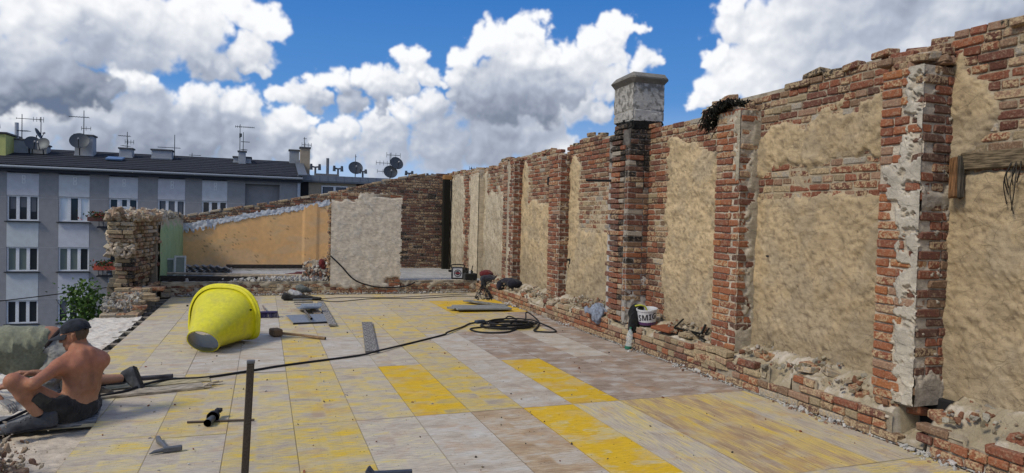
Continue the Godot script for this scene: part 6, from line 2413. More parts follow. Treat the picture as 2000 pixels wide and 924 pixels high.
func cables() -> void:
	var m := mb(Color(0.02, 0.02, 0.022))
	var pts := [Vector3(-2.05, 0.02, -6.1), Vector3(-1.9, 0.03, -6.35), Vector3(-1.75, 0.04, -6.75), Vector3(-1.5, 0.02, -6.95), Vector3(-1.3, 0.035, -7.02), Vector3(-1.18, 0.04, -7.1), Vector3(-1.05, 0.04, -7.33), Vector3(-0.88, 0.02, -7.57), Vector3(-0.55, 0.014, -7.6), Vector3(-0.16, 0.014, -7.79), Vector3(0.27, 0.014, -8.03), Vector3(1.11, 0.016, -8.37), Vector3(1.33, 0.03, -8.5), Vector3(1.8, 0.014, -8.98), Vector3(2.5, 0.014, -9.62), Vector3(2.58, 0.03, -9.72), Vector3(2.99, 0.014, -10.29), Vector3(3.2, 0.014, -10.6), Vector3(3.45, 0.014, -10.72)]
	m.tube(smooth_path(pts, 5), [0.0125], 8)
	tag(part("power_cable", m.mesh(), mats.black_rubber), "long black cable running across the deck from the workers to the coil", "cable")
	var c := thing("cable_coil", "loose tangle of black cable lying on the deck near the wall", "cable coil", Vector3(3.75, 0, -10.25))
	m = mb(Color(0.018, 0.018, 0.02))
	var loop := []
	for k in 96:
		var a := k / 96.0 * TAU * 6.0
		var r := 0.30 + 0.12 * nz.get_noise_1d(k * 0.13) + 0.08 * sin(a * 0.37)
		loop.append(Vector3(cos(a) * r * 1.25 + 0.1 * nz.get_noise_1d(k * 0.09 + 50.0), 0.014 + 0.012 * (k / 16) + 0.008 * sin(a * 2.3), sin(a) * r * 0.95 + 0.12 * nz.get_noise_1d(k * 0.1 + 90.0)))
	m.tube(smooth_path(loop, 2), [0.0125], 7)
	part("coil", m.mesh(), mats.black_rubber, c)
	m = mb(Color(0.018, 0.018, 0.02))
	m.tube(smooth_path([loop[0], Vector3(-0.62, 0.014, 0.1), Vector3(-0.66, 0.014, 0.5), Vector3(-0.3, 0.014, 0.62), Vector3(0.0, 0.014, 0.35)], 6), [0.0125], 7)
	m.tube(smooth_path([loop[-1], Vector3(0.6, 0.014, 0.3), Vector3(0.5, 0.014, 0.72), Vector3(0.2, 0.02, 0.62), Vector3(0.42, 0.014, 0.2), Vector3(0.66, 0.02, -0.35), Vector3(0.6, 0.12, -0.75), Vector3(0.45, 0.02, -0.45), Vector3(0.1, 0.02, -0.2)], 6), [0.0125], 7)
	m.tube(smooth_path([Vector3(-0.35, 0.014, -0.45), Vector3(0.1, 0.02, -0.62), Vector3(0.28, 0.05, -0.78), Vector3(0.36, 0.02, -0.66), Vector3(0.3, 0.014, -0.4)], 6), [0.0125], 7)
	part("loose_end", m.mesh(), mats.black_rubber, c)
	m = mb(Color(0.03, 0.05, 0.08))
	m.box(Transform3D(Basis(Vector3.UP, 0.4), Vector3(-0.36, 0.03, -0.42)), Vector3(0.2, 0.05, 0.08), 0.015)
	part("plug", m.mesh(), mats.plastic, c)
	m = mb(Color(0.03, 0.03, 0.032))
	m.tube(smooth_path([Vector3(1.37, 0.86, -15.22), Vector3(1.6, 0.64, -15.2), Vector3(1.88, 0.34, -15.19), Vector3(2.22, 0.2, -15.2), Vector3(2.56, 0.15, -15.2), Vector3(3.02, 0.17, -15.22), Vector3(3.26, 0.26, -15.24)], 6), [0.016], 7)
	tag(part("wall_cable", m.mesh(), mats.black_rubber), "black cable sagging across the plastered wall stub", "cable")
	m = mb(Color(0.05, 0.05, 0.05))
	m.tube(smooth_path([Vector3(0.98, 0.012, -14.3), Vector3(1.4, 0.012, -13.9), Vector3(2.2, 0.012, -14.3), Vector3(3.1, 0.012, -14.2), Vector3(4.0, 0.012, -14.5), Vector3(4.5, 0.012, -14.4)], 6), [0.008], 6)
	m.tube(smooth_path([Vector3(1.1, 0.012, -14.4), Vector3(1.7, 0.012, -14.6), Vector3(2.6, 0.012, -14.45), Vector3(3.6, 0.012, -14.7), Vector3(4.4, 0.012, -14.9)], 6), [0.007], 6)
	tag(part("thin_cord", m.mesh(), mats.black_rubber), "thin dark cords wandering along the far edge of the deck", "cord")
	m = mb(Color(0.04, 0.04, 0.042))
	for k in 16:
		var x := 4.3 + rng.randf() * 0.45
		m.tube(smooth_path([Vector3(4.72 + rng.randf() * 0.1, 0.34 + rng.randf() * 0.1, -14.2 - rng.randf() * 0.5), Vector3(4.62, 0.2 + rng.randf() * 0.15, -14.2 - rng.randf() * 0.4), Vector3(x + 0.15, 0.03, -14.0 - rng.randf() * 0.5), Vector3(x, 0.015, -13.7 - rng.randf() * 0.4)], 5), [0.007], 5)
	tag(part("wire_bundle", m.mesh(), mats.black_rubber), "bundle of dark wires spilling over the far end of the low ledge", "wires")


func ledge_things() -> void:
	# bucket with lettering
	var b := thing("plaster_bucket", "white plastic bucket with dark lettering standing by the chimney", "bucket", Vector3(4.9, 0.36, -7.93), 0.0)
	b.rotation = Vector3(0.05, 0, 0.1)
	b.scale = Vector3.ONE * 0.9
	var m := mb(Color(0.62, 0.63, 0.66))
	m.lathe(Transform3D(), [Vector2(0.0, 0.003), Vector2(0.125, 0.003), Vector2(0.148, 0.21), Vector2(0.158, 0.212), Vector2(0.16, 0.235), Vector2(0.15, 0.238), Vector2(0.143, 0.21), Vector2(0.12, 0.02), Vector2(0.0, 0.02)], 36)
	part("tub", m.mesh(), mats.plastic, b)
	m = mb(Color(0.09, 0.035, 0.11))
	m.lathe(Transform3D(), [Vector2(0.1262, 0.004), Vector2(0.1315, 0.046)], 36)
	part("purple_band", m.mesh(), mats.plastic, b)
	var tm := TextMesh.new()
	tm.text = "SMIG"
	var sf := SystemFont.new()
	sf.font_names = PackedStringArray(["Droid Sans"])
	sf.font_weight = 700
	tm.font = sf
	tm.font_size = 64
	tm.pixel_size = 0.0015
	tm.depth = 0.002
	var src := tm.get_mesh_arrays()
	var vs: PackedVector3Array = src[Mesh.ARRAY_VERTEX]
	var L := mb(Color(0.02, 0.02, 0.025))
	var face := atan2(-4.9, 7.93)     # towards the viewer
	for v in vs:
		var y := 0.125 + v.y * 1.25 + v.x * 0.16
		var r := 0.126 + 0.109 * y + 0.002 + v.z
		var a := face + v.x * 1.25 / 0.14
		L.vert(Vector3(sin(a) * r, y, cos(a) * r), Vector3(sin(a), 0, cos(a)), Color(0.02, 0.02, 0.025))
	var ids: PackedInt32Array = src[Mesh.ARRAY_INDEX] if src[Mesh.ARRAY_INDEX] != null else PackedInt32Array(range(vs.size()))
	L.ix = ids
	part("lettering", L.mesh(), mats.plastic, b)
	# jacket slung over the ledge by the bucket
	var j := thing("work_jacket", "black work jacket with a yellow stripe heaped left of the bucket", "jacket", Vector3(4.80, 0.3, -8.1))
	lump("jacket", [[Vector3(0.02, 0.16, 0.0), Vector3(0.1, 0.14, 0.12), Vector3.ZERO], [Vector3(-0.04, 0.0, 0.02), Vector3(0.06, 0.13, 0.09), Vector3.ZERO], [Vector3(0.05, 0.25, -0.02), Vector3(0.08, 0.05, 0.09), Vector3.ZERO]], Color(0.012, 0.012, 0.013), j, mats.cloth, 0.014)
	m = mb(Color(0.6, 0.62, 0.08))
	m.tube(smooth_path([Vector3(-0.03, 0.29, 0.05), Vector3(0.03, 0.305, 0.09), Vector3(0.1, 0.28, 0.1), Vector3(0.13, 0.22, 0.1)], 5), [0.012], 6)
	part("stripe", m.mesh(), mats.cloth, j)
	# bottle
	var t := thing("water_bottle", "crumpled clear plastic bottle leaning on the ledge below the jacket", "bottle", Vector3(4.66, 0.0, -8.02))
	m = mb()
	m.lathe(Transform3D(Basis(Vector3.BACK, -0.12), Vector3.ZERO), [Vector2(0.0, 0.01), Vector2(0.042, 0.01), Vector2(0.045, 0.06), Vector2(0.036, 0.1), Vector2(0.044, 0.15), Vector2(0.043, 0.2), Vector2(0.03, 0.25), Vector2(0.014, 0.275), Vector2(0.014, 0.29)], 18)
	part("bottle_body", m.mesh(), mats.clear_plastic, t)
	m = mb(Color(0.02, 0.16, 0.1))
	m.lathe(Transform3D(Basis(Vector3.BACK, -0.12), Vector3.ZERO), [Vector2(0.0, 0.312), Vector2(0.017, 0.31), Vector2(0.017, 0.288)], 14)
	m.lathe(Transform3D(Basis(Vector3.BACK, -0.12), Vector3.ZERO), [Vector2(0.0455, 0.012), Vector2(0.0475, 0.05)], 18)
	part("cap", m.mesh(), mats.plastic, t)
	var r := thing("grey_rag", "blue grey rag draped over the low ledge", "rag", Vector3(4.77, 0.3, -9.2))
	lump("cloth", [[Vector3(0.03, 0.07, 0.0), Vector3(0.16, 0.06, 0.2), Vector3(0, 0.4, 0.1)], [Vector3(-0.05, 0.0, 0.12), Vector3(0.06, 0.13, 0.09), Vector3(0.2, 0, 0)], [Vector3(0.1, 0.11, -0.1), Vector3(0.1, 0.05, 0.12), Vector3.ZERO]], Color(0.26, 0.30, 0.38), r, mats.cloth, 0.012, 0.07)
	# bent iron frame and flat red tile
	var f := thing("iron_bracket", "bent black iron bracket lying in the rubble beyond the bucket", "bracket", Vector3(4.95, 0.38, -7.0))
	m = mb(Color(0.03, 0.028, 0.027))
	bar(m, Vector3(-0.06, 0.03, -0.28), Vector3(0.0, 0.03, 0.22), 0.03, 0.02)
	bar(m, Vector3(-0.06, 0.03, -0.28), Vector3(0.02, 0.15, -0.2), 0.025, 0.02)
	bar(m, Vector3(0.0, 0.03, 0.2), Vector3(0.06, 0.14, 0.2), 0.025, 0.02)
	bar(m, Vector3(0.03, 0.03, 0.24), Vector3(0.06, 0.11, 0.27), 0.03, 0.02)
	bar(m, Vector3(-0.02, 0.02, 0.05), Vector3(-0.1, -0.01, 0.42), 0.02, 0.02)
	part("bars", m.mesh(), mats.metal, f)
	m = mb(Color(0.36, 0.13, 0.07))
	m.box(Transform3D(Basis.from_euler(Vector3(0.03, 0.2, 0.08)), Vector3.ZERO), Vector3(0.26, 0.035, 0.34), 0.008, 0.006, rng)
	tag(part("flat_tile", m.mesh(), mats.stone, self, at(4.86, 0.38, -7.4)), "flat red tile lying on the ledge in front of the bucket", "tile")
	# dark coat further along and its neighbours
	var k := thing("dark_coat", "dark blue coat dropped at the foot of the far brick pier", "coat", Vector3(4.92, 0.36, -13.4))
	lump("coat", [[Vector3(0, 0.07, 0), Vector3(0.15, 0.07, 0.42), Vector3(0, 0.1, 0)], [Vector3(-0.05, 0.05, 0.3), Vector3(0.14, 0.1, 0.14), Vector3.ZERO], [Vector3(-0.14, -0.05, -0.3), Vector3(0.07, 0.1, 0.12), Vector3.ZERO]], Color(0.02, 0.02, 0.03), k, mats.cloth)
	# bitumen felt hanging over the second pier's head
	var n := thing("bitumen_tuft", "ragged black tuft of tarred felt on the head of the second pier", "felt", Vector3(4.98, 3.0, -6.4))
	m = mb(Color(0.022, 0.02, 0.019))
	for i in 700:
		var zc := rng.randf_range(-0.36, 0.14)
		var hang := smoothstep(0.0, -0.4, zc)
		var p := Vector3(rng.randf_range(-0.17, 0.12), 0.05 + rng.randf() * 0.06 + zc * 0.1 - hang * rng.randf() * 0.2, zc)
		var q := p + Vector3(rng.randf_range(-0.05, 0.03), rng.randf_range(-0.06, 0.02) - hang * 0.04, rng.randf_range(-0.1, 0.1))
		m.tube([p, (p + q) / 2 + Vector3(0, 0.02, 0), q], [0.008, 0.007, 0.003], 4, false)
	stuff(part("fibres", m.mesh(), mats.stone, n))
	# wooden peg hanging from the lintel
	var g := thing("timber_peg", "split wooden block hanging below the lintel at the right pier", "timber", Vector3(5.07, 2.13, -3.79))
	m = mb(Color(0.23, 0.12, 0.055))
	m.box(Transform3D(), Vector3(0.34, 0.06, 0.05), 0.008, 0.008, rng)
	part("peg", m.mesh(), mats.wood, g, Transform3D(Basis(Vector3(-0.22, -0.96, 0.12).normalized(), Vector3(-0.1, 0.05, 1).normalized(), Vector3(-0.96, 0.2, 0.1).normalized()).orthonormalized(), Vector3.ZERO))
	m = mb(Color(0.09, 0.075, 0.06))
	m.box(Transform3D(), Vector3(0.34, 0.028, 0.055), 0.006, 0.008, rng)
	part("grey_side", m.mesh(), mats.wood, g, Transform3D(Basis(Vector3(-0.22, -0.96, 0.14).normalized(), Vector3(-0.1, 0.05, 1).normalized(), Vector3(-0.96, 0.2, 0.1).normalized()).orthonormalized(), Vector3(0.01, 0, 0.044)))
	m = mb(Color(0.05, 0.045, 0.04))
	for i in 7:
		var z0 := -3.36 + rng.randf_range(-0.03, 0.05)
		var l := rng.randf_range(0.15, 0.42)
		m.tube(smooth_path([Vector3(5.12, 2.24, z0), Vector3(5.08, 2.24 - l * 0.5, z0 + rng.randf_range(-0.04, 0.04)), Vector3(5.11, 2.24 - l, z0 - 0.02)], 4), [0.004], 4)
	tag(part("hanging_wires", m.mesh(), mats.metal), "frayed wires hanging from the lintel at the right edge", "wires")


func room_things() -> void:
	# old window sashes leaning on the green wall
	var f := thing("window_sashes", "old white window sashes leaning against the green wall", "window", Vector3(-1.85, 0.27, -16.5))
	var m := mb(Color(0.6, 0.61, 0.6))
	for q in [[-0.17, 0.0, 0.44, 0.17, 0.2], [0.03, 0.1, 0.5, 0.2, 0.02]]:
		m = mb(Color(0.6, 0.61, 0.6))
		var t := 0.035
		var x0: float = q[0]
		for s in [0.0, q[3]]:
			bar(m, Vector3(x0 + s, 0.0, q[1]), Vector3(x0 + s, q[2], q[1] - 0.08), 0.03, t, Vector3.RIGHT)
		for h in [0.02, q[2] - 0.02]:
			bar(m, Vector3(x0, h, q[1] - 0.08 * h / q[2]), Vector3(x0 + q[3], h, q[1] - 0.08 * h / q[2]), 0.03, t)
		part("sash", m.mesh(), mats.plastic, f)
	m = mb(Color(0.2, 0.24, 0.2))
	m.box(Transform3D(Basis(Vector3.RIGHT, -0.18), Vector3(-0.085, 0.22, -0.045)), Vector3(0.15, 0.4, 0.006), 0.001)
	part("pane", m.mesh(), mats.plastic, f)
	m = mb(Color(0.2, 0.24, 0.2))
	m.box(Transform3D(Basis(Vector3.RIGHT, -0.16), Vector3(0.13, 0.25, 0.055)), Vector3(0.17, 0.45, 0.006), 0.001)
	part("pane", m.mesh(), mats.plastic, f)
	# stack of corrugated sheets
	var s := thing("corrugated_stack", "stack of grey corrugated sheets lying below the orange wall", "roof sheets", Vector3(-1.25, 0.27, -17.3))
	for k in 6:
		var pts := PackedVector3Array()
		var cols := PackedColorArray()
		for j in 2:
			for i in 41:
				var u := i / 40.0
				pts.append(Vector3(-0.5 + u * (0.95 + 0.05 * (k % 3)), 0.03 + k * 0.037 + 0.018 * sin(u * 40.0 + k) - 0.07 * maxf(0.0, u - 0.55) * k * 0.4, -0.4 * j + 0.04 * (k % 2)))
				cols.append(vary(Color(0.2, 0.23, 0.25), 0.1))
		var c := mb()
		c.sheet(pts, cols, 41, 2)
		for i in 40:
			c.col = Color(0.16, 0.18, 0.2)
			c.quad(pts[i] - Vector3(0, 0.012, 0), pts[i + 1] - Vector3(0, 0.012, 0), pts[i + 1], pts[i])
		part("sheet", c.mesh(), mats.metal, s)
	# beams at the foot of the orange wall
	plank("fallen_beam", "dark timber beam lying along the foot of the orange wall", Vector3(-0.9, 0.36, -18.9), Vector3(1.05, 0.36, -18.9), 0.16, 0.1, Color(0.06, 0.05, 0.045), "beams on the room floor", "beam")
	plank("fallen_beam", "pale timber beam lying in front of the dark one", Vector3(-1.0, 0.36, -15.62), Vector3(1.1, 0.36, -15.75), 0.16, 0.1, Color(0.6, 0.48, 0.33), "beams on the room floor", "beam")
	plank("fallen_beam", "dark charred beam lying on the edge of the far ledge, left end", Vector3(-2.0, 0.36, -15.5), Vector3(-0.1, 0.32, -15.6), 0.14, 0.11, Color(0.055, 0.05, 0.045), "beams on the room floor", "beam")
	plank("pale_batten", "pale batten lying over the charred beam", Vector3(-1.9, 0.44, -15.8), Vector3(1.0, 0.36, -16.0), 0.07, 0.04, Color(0.5, 0.42, 0.32), "", "batten")
	var r := thing("red_tarp", "dark red tarpaulin crumpled below the orange wall", "tarpaulin", Vector3(0.72, 0.3, -16.6))
	lump("tarp", [[Vector3(0, 0.03, 0), Vector3(0.34, 0.05, 0.2), Vector3(0, 0, 0.1)], [Vector3(0.15, 0.06, 0), Vector3(0.16, 0.05, 0.12), Vector3.ZERO]], Color(0.10, 0.018, 0.022), r, mats.cloth, 0.025)
	var w := thing("red_cloth", "red and white scrap by the ragged end of the wall stub", "cloth", Vector3(1.22, 0.55, -15.5))
	lump("scrap", [[Vector3(0, 0.1, 0), Vector3(0.07, 0.14, 0.06), Vector3(0, 0, 0.3)]], Color(0.16, 0.03, 0.03), w, mats.cloth, 0.018)
	# radio
	var d := thing("site_radio", "square black and white site radio with a round speaker at the end of the wall", "radio", Vector3(4.38, 0.27, -15.65), -0.25)
	m = mb(Color(0.03, 0.03, 0.032))
	m.box(at(0, 0.16, 0), Vector3(0.3, 0.3, 0.2), 0.03)
	part("case", m.mesh(), mats.plastic, d)
	m = mb(Color(0.55, 0.55, 0.57))
	m.box(at(0, 0.17, 0.1), Vector3(0.22, 0.22, 0.012), 0.004)
	part("front", m.mesh(), mats.plastic, d)
	m = mb(Color(0.03, 0.03, 0.032))
	m.lathe(Transform3D(Basis(Vector3.RIGHT, PI / 2), Vector3(0, 0.17, 0.104)), [Vector2(0.088, 0.008), Vector2(0.075, 0.014), Vector2(0.07, 0.008)], 28)
	m.lathe(Transform3D(Basis(Vector3.RIGHT, PI / 2), Vector3(0, 0.17, 0.104)), [Vector2(0.05, 0.006), Vector2(0.04, 0.01), Vector2(0.0, 0.006)], 28)
	part("speaker", m.mesh(), mats.plastic, d)
	m = mb(Color(0.3, 0.03, 0.05))
	m.box(at(0, 0.17, 0.112), Vector3(0.12, 0.022, 0.008), 0.002)
	part("red_stripe", m.mesh(), mats.plastic, d)
	m = mb(Color(0.02, 0.02, 0.022))
	m.tube(smooth_path([Vector3(-0.14, 0.28, 0), Vector3(-0.14, 0.36, 0), Vector3(0.14, 0.36, 0), Vector3(0.14, 0.28, 0)], 5), [0.014], 7)
	part("handle", m.mesh(), mats.black_rubber, d)
	var t := thing("tool_bag", "open black tool bag between the radio and the red jacket", "tool bag", Vector3(4.62, 0.27, -15.4))
	m = mb(Color(0.02, 0.02, 0.022))
	m.box(at(0, 0.09, 0), Vector3(0.3, 0.18, 0.2), 0.02)
	part("bag", m.mesh(), mats.cloth, t)
	m = mb(Color(0.03, 0.03, 0.03))
	m.tube([Vector3(0.02, 0.17, 0), Vector3(0.06, 0.36, 0.0)], [0.012], 6)
	m.tube([Vector3(-0.08, 0.17, 0), Vector3(-0.1, 0.27, 0.03)], [0.02], 6)
	part("tool_handle", m.mesh(), mats.plastic, t)
	m = mb(Color(0.55, 0.55, 0.55))
	m.box(at(-0.02, 0.21, 0.04), Vector3(0.05, 0.08, 0.03), 0.01)
	part("white_tool", m.mesh(), mats.plastic, t)
	var c := thing("red_jacket", "dark red jacket over dark trousers heaped at the ledge corner", "jacket", Vector3(4.9, 0.36, -15.0))
	lump("jacket", [[Vector3(0, 0.1, 0), Vector3(0.17, 0.09, 0.16), Vector3.ZERO]], Color(0.13, 0.02, 0.022), c, mats.cloth)
	lump("trousers", [[Vector3(0.02, 0.0, 0.12), Vector3(0.22, 0.1, 0.2), Vector3(0, 0.3, 0)], [Vector3(-0.12, -0.1, 0.2), Vector3(0.08, 0.14, 0.1), Vector3.ZERO]], Color(0.03, 0.032, 0.045), c, mats.cloth)
	m = mb(Color(0.03, 0.03, 0.03))
	for k in 12:
		m.box(Transform3D(Basis.from_euler(Vector3(rng.randf(), rng.randf() * 3, rng.randf())), Vector3(4.55 + rng.randf() * 0.5, 0.32 + rng.randf() * 0.1, -16.2 - rng.randf() * 0.9)), Vector3(0.08 + rng.randf() * 0.15, 0.05, 0.1), 0.01)
	tag(part("scrap_heap", m.mesh(), mats.stone), "low heap of dark scrap behind the radio", "scrap")


# ---------------------------------------------------------------- the two workers
const SKIN := Color(0.335, 0.165, 0.10)


func hand(f: Field, wrist: Vector3, dir: Vector3, back: Vector3, curl := 0.8, s := 1.0) -> void:
	var d := dir.normalized()
	var side := d.cross(back).normalized()
	var b := side.cross(d).normalized()
	for k in 4:
		var o: float = (k - 1.5) * 0.021 * s
		var k0 := wrist + d * 0.085 * s + side * o
		f.bone(wrist + side * o * 0.5, k0, 0.016 * s, 0.012 * s, 0.012)
		var l: float = [0.038, 0.044, 0.041, 0.032][k] * s
		var a := curl * 0.5
		var k1 := k0 + (d * cos(a) - b * sin(a)) * l
		a = curl * 1.2
		var k2 := k1 + (d * cos(a) - b * sin(a)) * l * 0.7
		a = curl * 1.8
		var k3 := k2 + (d * cos(a) - b * sin(a)) * l * 0.55
		f.bone(k0, k1, 0.0105 * s, 0.0095 * s, 0.004)
		f.bone(k1, k2, 0.0095 * s, 0.0085 * s, 0.003)
		f.bone(k2, k3, 0.0085 * s, 0.007 * s, 0.003)
	var t0 := wrist + d * 0.03 * s - side * 0.03 * s
	var t1 := t0 + (d * 0.6 - side * 0.7 - b * 0.3).normalized() * 0.042 * s
	f.bone(wrist - side * 0.01, t0, 0.017 * s, 0.014 * s, 0.012)
	f.bone(t0, t1, 0.013 * s, 0.011 * s, 0.006)
	f.bone(t1, t1 + (d - b * 0.4).normalized() * 0.03 * s, 0.011 * s, 0.008 * s, 0.004)


func shoe(p: Node3D, heel: Vector3, toe: Vector3, up: Vector3, c: Color) -> void:
	var d := (toe - heel).normalized()
	var f := Field.new(heel.min(toe) - Vector3.ONE * 0.16, heel.max(toe) + Vector3.ONE * 0.18, 0.009)
	var b := Basis(d, up, d.cross(up)).orthonormalized()
	f.bone(heel + up * 0.05, heel + up * 0.105, 0.043, 0.05, 0.03)
	f.bone(heel + up * 0.045, toe + up * 0.035 - d * 0.05, 0.043, 0.042, 0.03)
	f.blob(Transform3D(b, toe + up * 0.036 - d * 0.06), Vector3(0.075, 0.04, 0.05), 0.02)
	f.bone(heel + up * 0.10 + d * 0.02, heel.lerp(toe, 0.5) + up * 0.07, 0.042, 0.04, 0.03)
	f.cut(heel + up * 0.015, -up)
	f.wrinkle(nz, 9.0, 0.006)
	var m := mb()
	f.nets(m, func(q: Vector3, _g: Vector3) -> Color: return c * (1.0 + 0.7 * nz.get_noise_3dv(q * 9.0)))
	var s := part("shoe", m.mesh(), mats.cloth, p)
	var so := mb(Color(0.03, 0.03, 0.03))
	for k in 5:
		var t := k / 4.0
		so.box(Transform3D(b, heel.lerp(toe, t * 0.84 + 0.0) + up * 0.012), Vector3(0.075, 0.022, 0.085 + 0.012 * sin(t * 3.0)), 0.01)
	part("sole", so.mesh(), mats.black_rubber, s)
	var lc := mb(c * 1.9)
	for k in 4:
		var o := heel.lerp(toe, 0.35 + 0.1 * k) + up * (0.118 - 0.012 * k)
		lc.tube([o - b.z * 0.03, o + up * 0.008, o + b.z * 0.03], [0.004], 5)
	part("laces", lc.mesh(), mats.cloth, s)


func people() -> void:
	seated_worker()
	bent_worker()


func seated_worker() -> void:
	var o := thing("person", "shirtless person in dark shorts and a dark cap sitting on the deck edge, back turned", "person", Vector3(-1.45, 0, -6.35))
	var B := Vector3(1.45, 0, 6.35)
	var pel := B + Vector3(-1.41, 0.13, -6.33)
	var waist := B + Vector3(-1.365, 0.27, -6.31)
	var chest := B + Vector3(-1.36, 0.44, -6.33)
	var neck := B + Vector3(-1.395, 0.56, -6.36)
	var head := B + Vector3(-1.44, 0.685, -6.40)
	var lsh := B + Vector3(-1.50, 0.475, -6.19)
	var rsh := B + Vector3(-1.255, 0.47, -6.43)
	var lel := B + Vector3(-1.60, 0.40, -5.95)
	var lwr := B + Vector3(-1.79, 0.37, -6.06)
	var lhip := B + Vector3(-1.47, 0.13, -6.22)
	var lkn := B + Vector3(-1.74, 0.42, -5.98)
	var lan := B + Vector3(-1.585, 0.09, -6.10)
	var rhip := B + Vector3(-1.37, 0.10, -6.46)
	var rkn := B + Vector3(-1.62, 0.16, -7.05)
	var ran := B + Vector3(-1.21, 0.11, -7.33)
	var rel := B + Vector3(-1.60, 0.30, -6.72)
	var rwr := B + Vector3(-1.80, 0.335, -6.66)
	var f := Field.new(B + Vector3(-2.05, -0.05, -7.55), B + Vector3(-1.05, 0.86, -5.75), 0.0125)
	var across := (rsh - lsh).normalized()
	var upb := (neck - pel).normalized()
	var fwd := upb.cross(across).normalized()
	if fwd.x > 0:
		fwd = -fwd
	# trunk: pelvis, waist, rib cage, shoulder blades, trapezius
	f.blob(Transform3D(Basis(across, upb, across.cross(upb)), pel), Vector3(0.165, 0.11, 0.115), 0.05)
	f.blob(Transform3D(Basis(across, upb, across.cross(upb)), waist), Vector3(0.145, 0.12, 0.10), 0.07)
	f.blob(Transform3D(Basis(across, upb, across.cross(upb)), chest + fwd * 0.01), Vector3(0.165, 0.16, 0.112), 0.07)
	f.bone(lsh - upb * 0.01, rsh - upb * 0.01, 0.058, 0.058, 0.06)
	f.bone(lsh * 0.7 + neck * 0.3, neck + upb * 0.0, 0.05, 0.05, 0.05)
	f.bone(rsh * 0.7 + neck * 0.3, neck + upb * 0.0, 0.05, 0.05, 0.05)
	for s in [lsh, rsh]:
		f.bone(s.lerp(chest, 0.45) - fwd * 0.055, s.lerp(chest, 0.55) - fwd * 0.05 - upb * 0.09, 0.05, 0.035, 0.05)
	f.bone(neck - upb * 0.03, head - upb * 0.06, 0.056, 0.052, 0.035)
	# arms
	f.bone(lsh, lel, 0.054, 0.04, 0.04)
	f.bone(lel, lel.lerp(lwr, 0.35), 0.041, 0.042, 0.02)
	f.bone(lel.lerp(lwr, 0.35), lwr, 0.042, 0.027, 0.02)
	f.bone(rsh, rel, 0.054, 0.04, 0.04)
	f.bone(rel, rwr, 0.042, 0.028, 0.02)
	# legs
	f.bone(lhip, lkn, 0.085, 0.056, 0.04)
	f.bone(lkn, lkn.lerp(lan, 0.35) - fwd * 0.012, 0.055, 0.054, 0.03)
	f.bone(lkn.lerp(lan, 0.35) - fwd * 0.012, lan, 0.054, 0.035, 0.03)
	f.bone(rhip, rkn, 0.085, 0.058, 0.04)
	f.bone(rkn, rkn.lerp(ran, 0.4), 0.054, 0.052, 0.03)
	f.bone(rkn.lerp(ran, 0.4), ran, 0.052, 0.036, 0.03)
	for k in 6:
		f.bone(waist.lerp(neck, k / 6.0) - fwd * 0.085 + across * 0.035, waist.lerp(neck, (k + 1) / 6.0) - fwd * 0.085 + across * 0.035, 0.028, 0.028, 0.03)
		f.bone(waist.lerp(neck, k / 6.0) - fwd * 0.085 - across * 0.035, waist.lerp(neck, (k + 1) / 6.0) - fwd * 0.085 - across * 0.035, 0.028, 0.028, 0.03)
	var m := mb()
	f.nets(m, func(p: Vector3, _g: Vector3) -> Color:
		var n := nz.get_noise_3dv(p * 5.0)
		var c := SKIN * (1.0 + 0.22 * n + 0.08 * nz.get_noise_3dv(p * 30.0))
		var furrow := (p - chest).dot(across)
		if p.y < 0.52 and p.y > 0.25 and (p - chest).dot(fwd) < 0.0:
			c = c * (1.0 - 0.22 * smoothstep(0.03, 0.0, absf(furrow)) * smoothstep(0.2, 0.35, p.y))  # shade of the spine furrow put into the skin colour
		c = c.lerp(Color(0.45, 0.16, 0.10), 0.4 * smoothstep(0.36, 0.5, p.y) * smoothstep(0.7, 0.55, p.y))
		return c.lerp(Color(0.48, 0.28, 0.19), smoothstep(0.3, 0.15, p.y) * 0.5))
	# head on a finer grid, added to the same surface; it looks left and down
	var look := Vector3(-0.93, -0.22, -0.12).normalized()
	var hx := look.cross(Vector3.UP).normalized()      # to the worker's right
	var hu := hx.cross(look).normalized()
	var h := Field.new(head - Vector3(0.17, 0.19, 0.16), head + Vector3(0.16, 0.17, 0.16), 0.0055)
	var H := Transform3D(Basis(hx, hu, -look), head)
	h.blob(Transform3D(H.basis, H * Vector3(0, 0.03, 0.012)), Vector3(0.074, 0.088, 0.098), 0.03)
	h.blob(Transform3D(H.basis, H * Vector3(0, -0.035, -0.035)), Vector3(0.058, 0.075, 0.06), 0.04)
	h.bone(H * Vector3(-0.03, -0.085, -0.04), H * Vector3(0.03, -0.085, -0.04), 0.026, 0.026, 0.03)
	h.bone(H * Vector3(0, -0.095, -0.075), H * Vector3(0, -0.088, -0.07), 0.02, 0.02, 0.02)
	h.bone(H * Vector3(0, 0.012, -0.09), H * Vector3(0, -0.026, -0.113), 0.009, 0.013, 0.012)
	h.bone(H * Vector3(-0.013, -0.03, -0.1), H * Vector3(0.013, -0.03, -0.1), 0.009, 0.009, 0.008)
	h.bone(H * Vector3(-0.04, 0.022, -0.078), H * Vector3(0.04, 0.022, -0.078), 0.012, 0.012, 0.015)
	h.bone(H * Vector3(-0.02, -0.058, -0.09), H * Vector3(0.02, -0.058, -0.09), 0.007, 0.007, 0.006)
	h.bone(H * Vector3(-0.018, -0.068, -0.088), H * Vector3(0.018, -0.068, -0.088), 0.0075, 0.0075, 0.006)
	h.bone(H * Vector3(0, -0.07, 0.02), H * Vector3(0, -0.15, 0.035), 0.052, 0.056, 0.03)
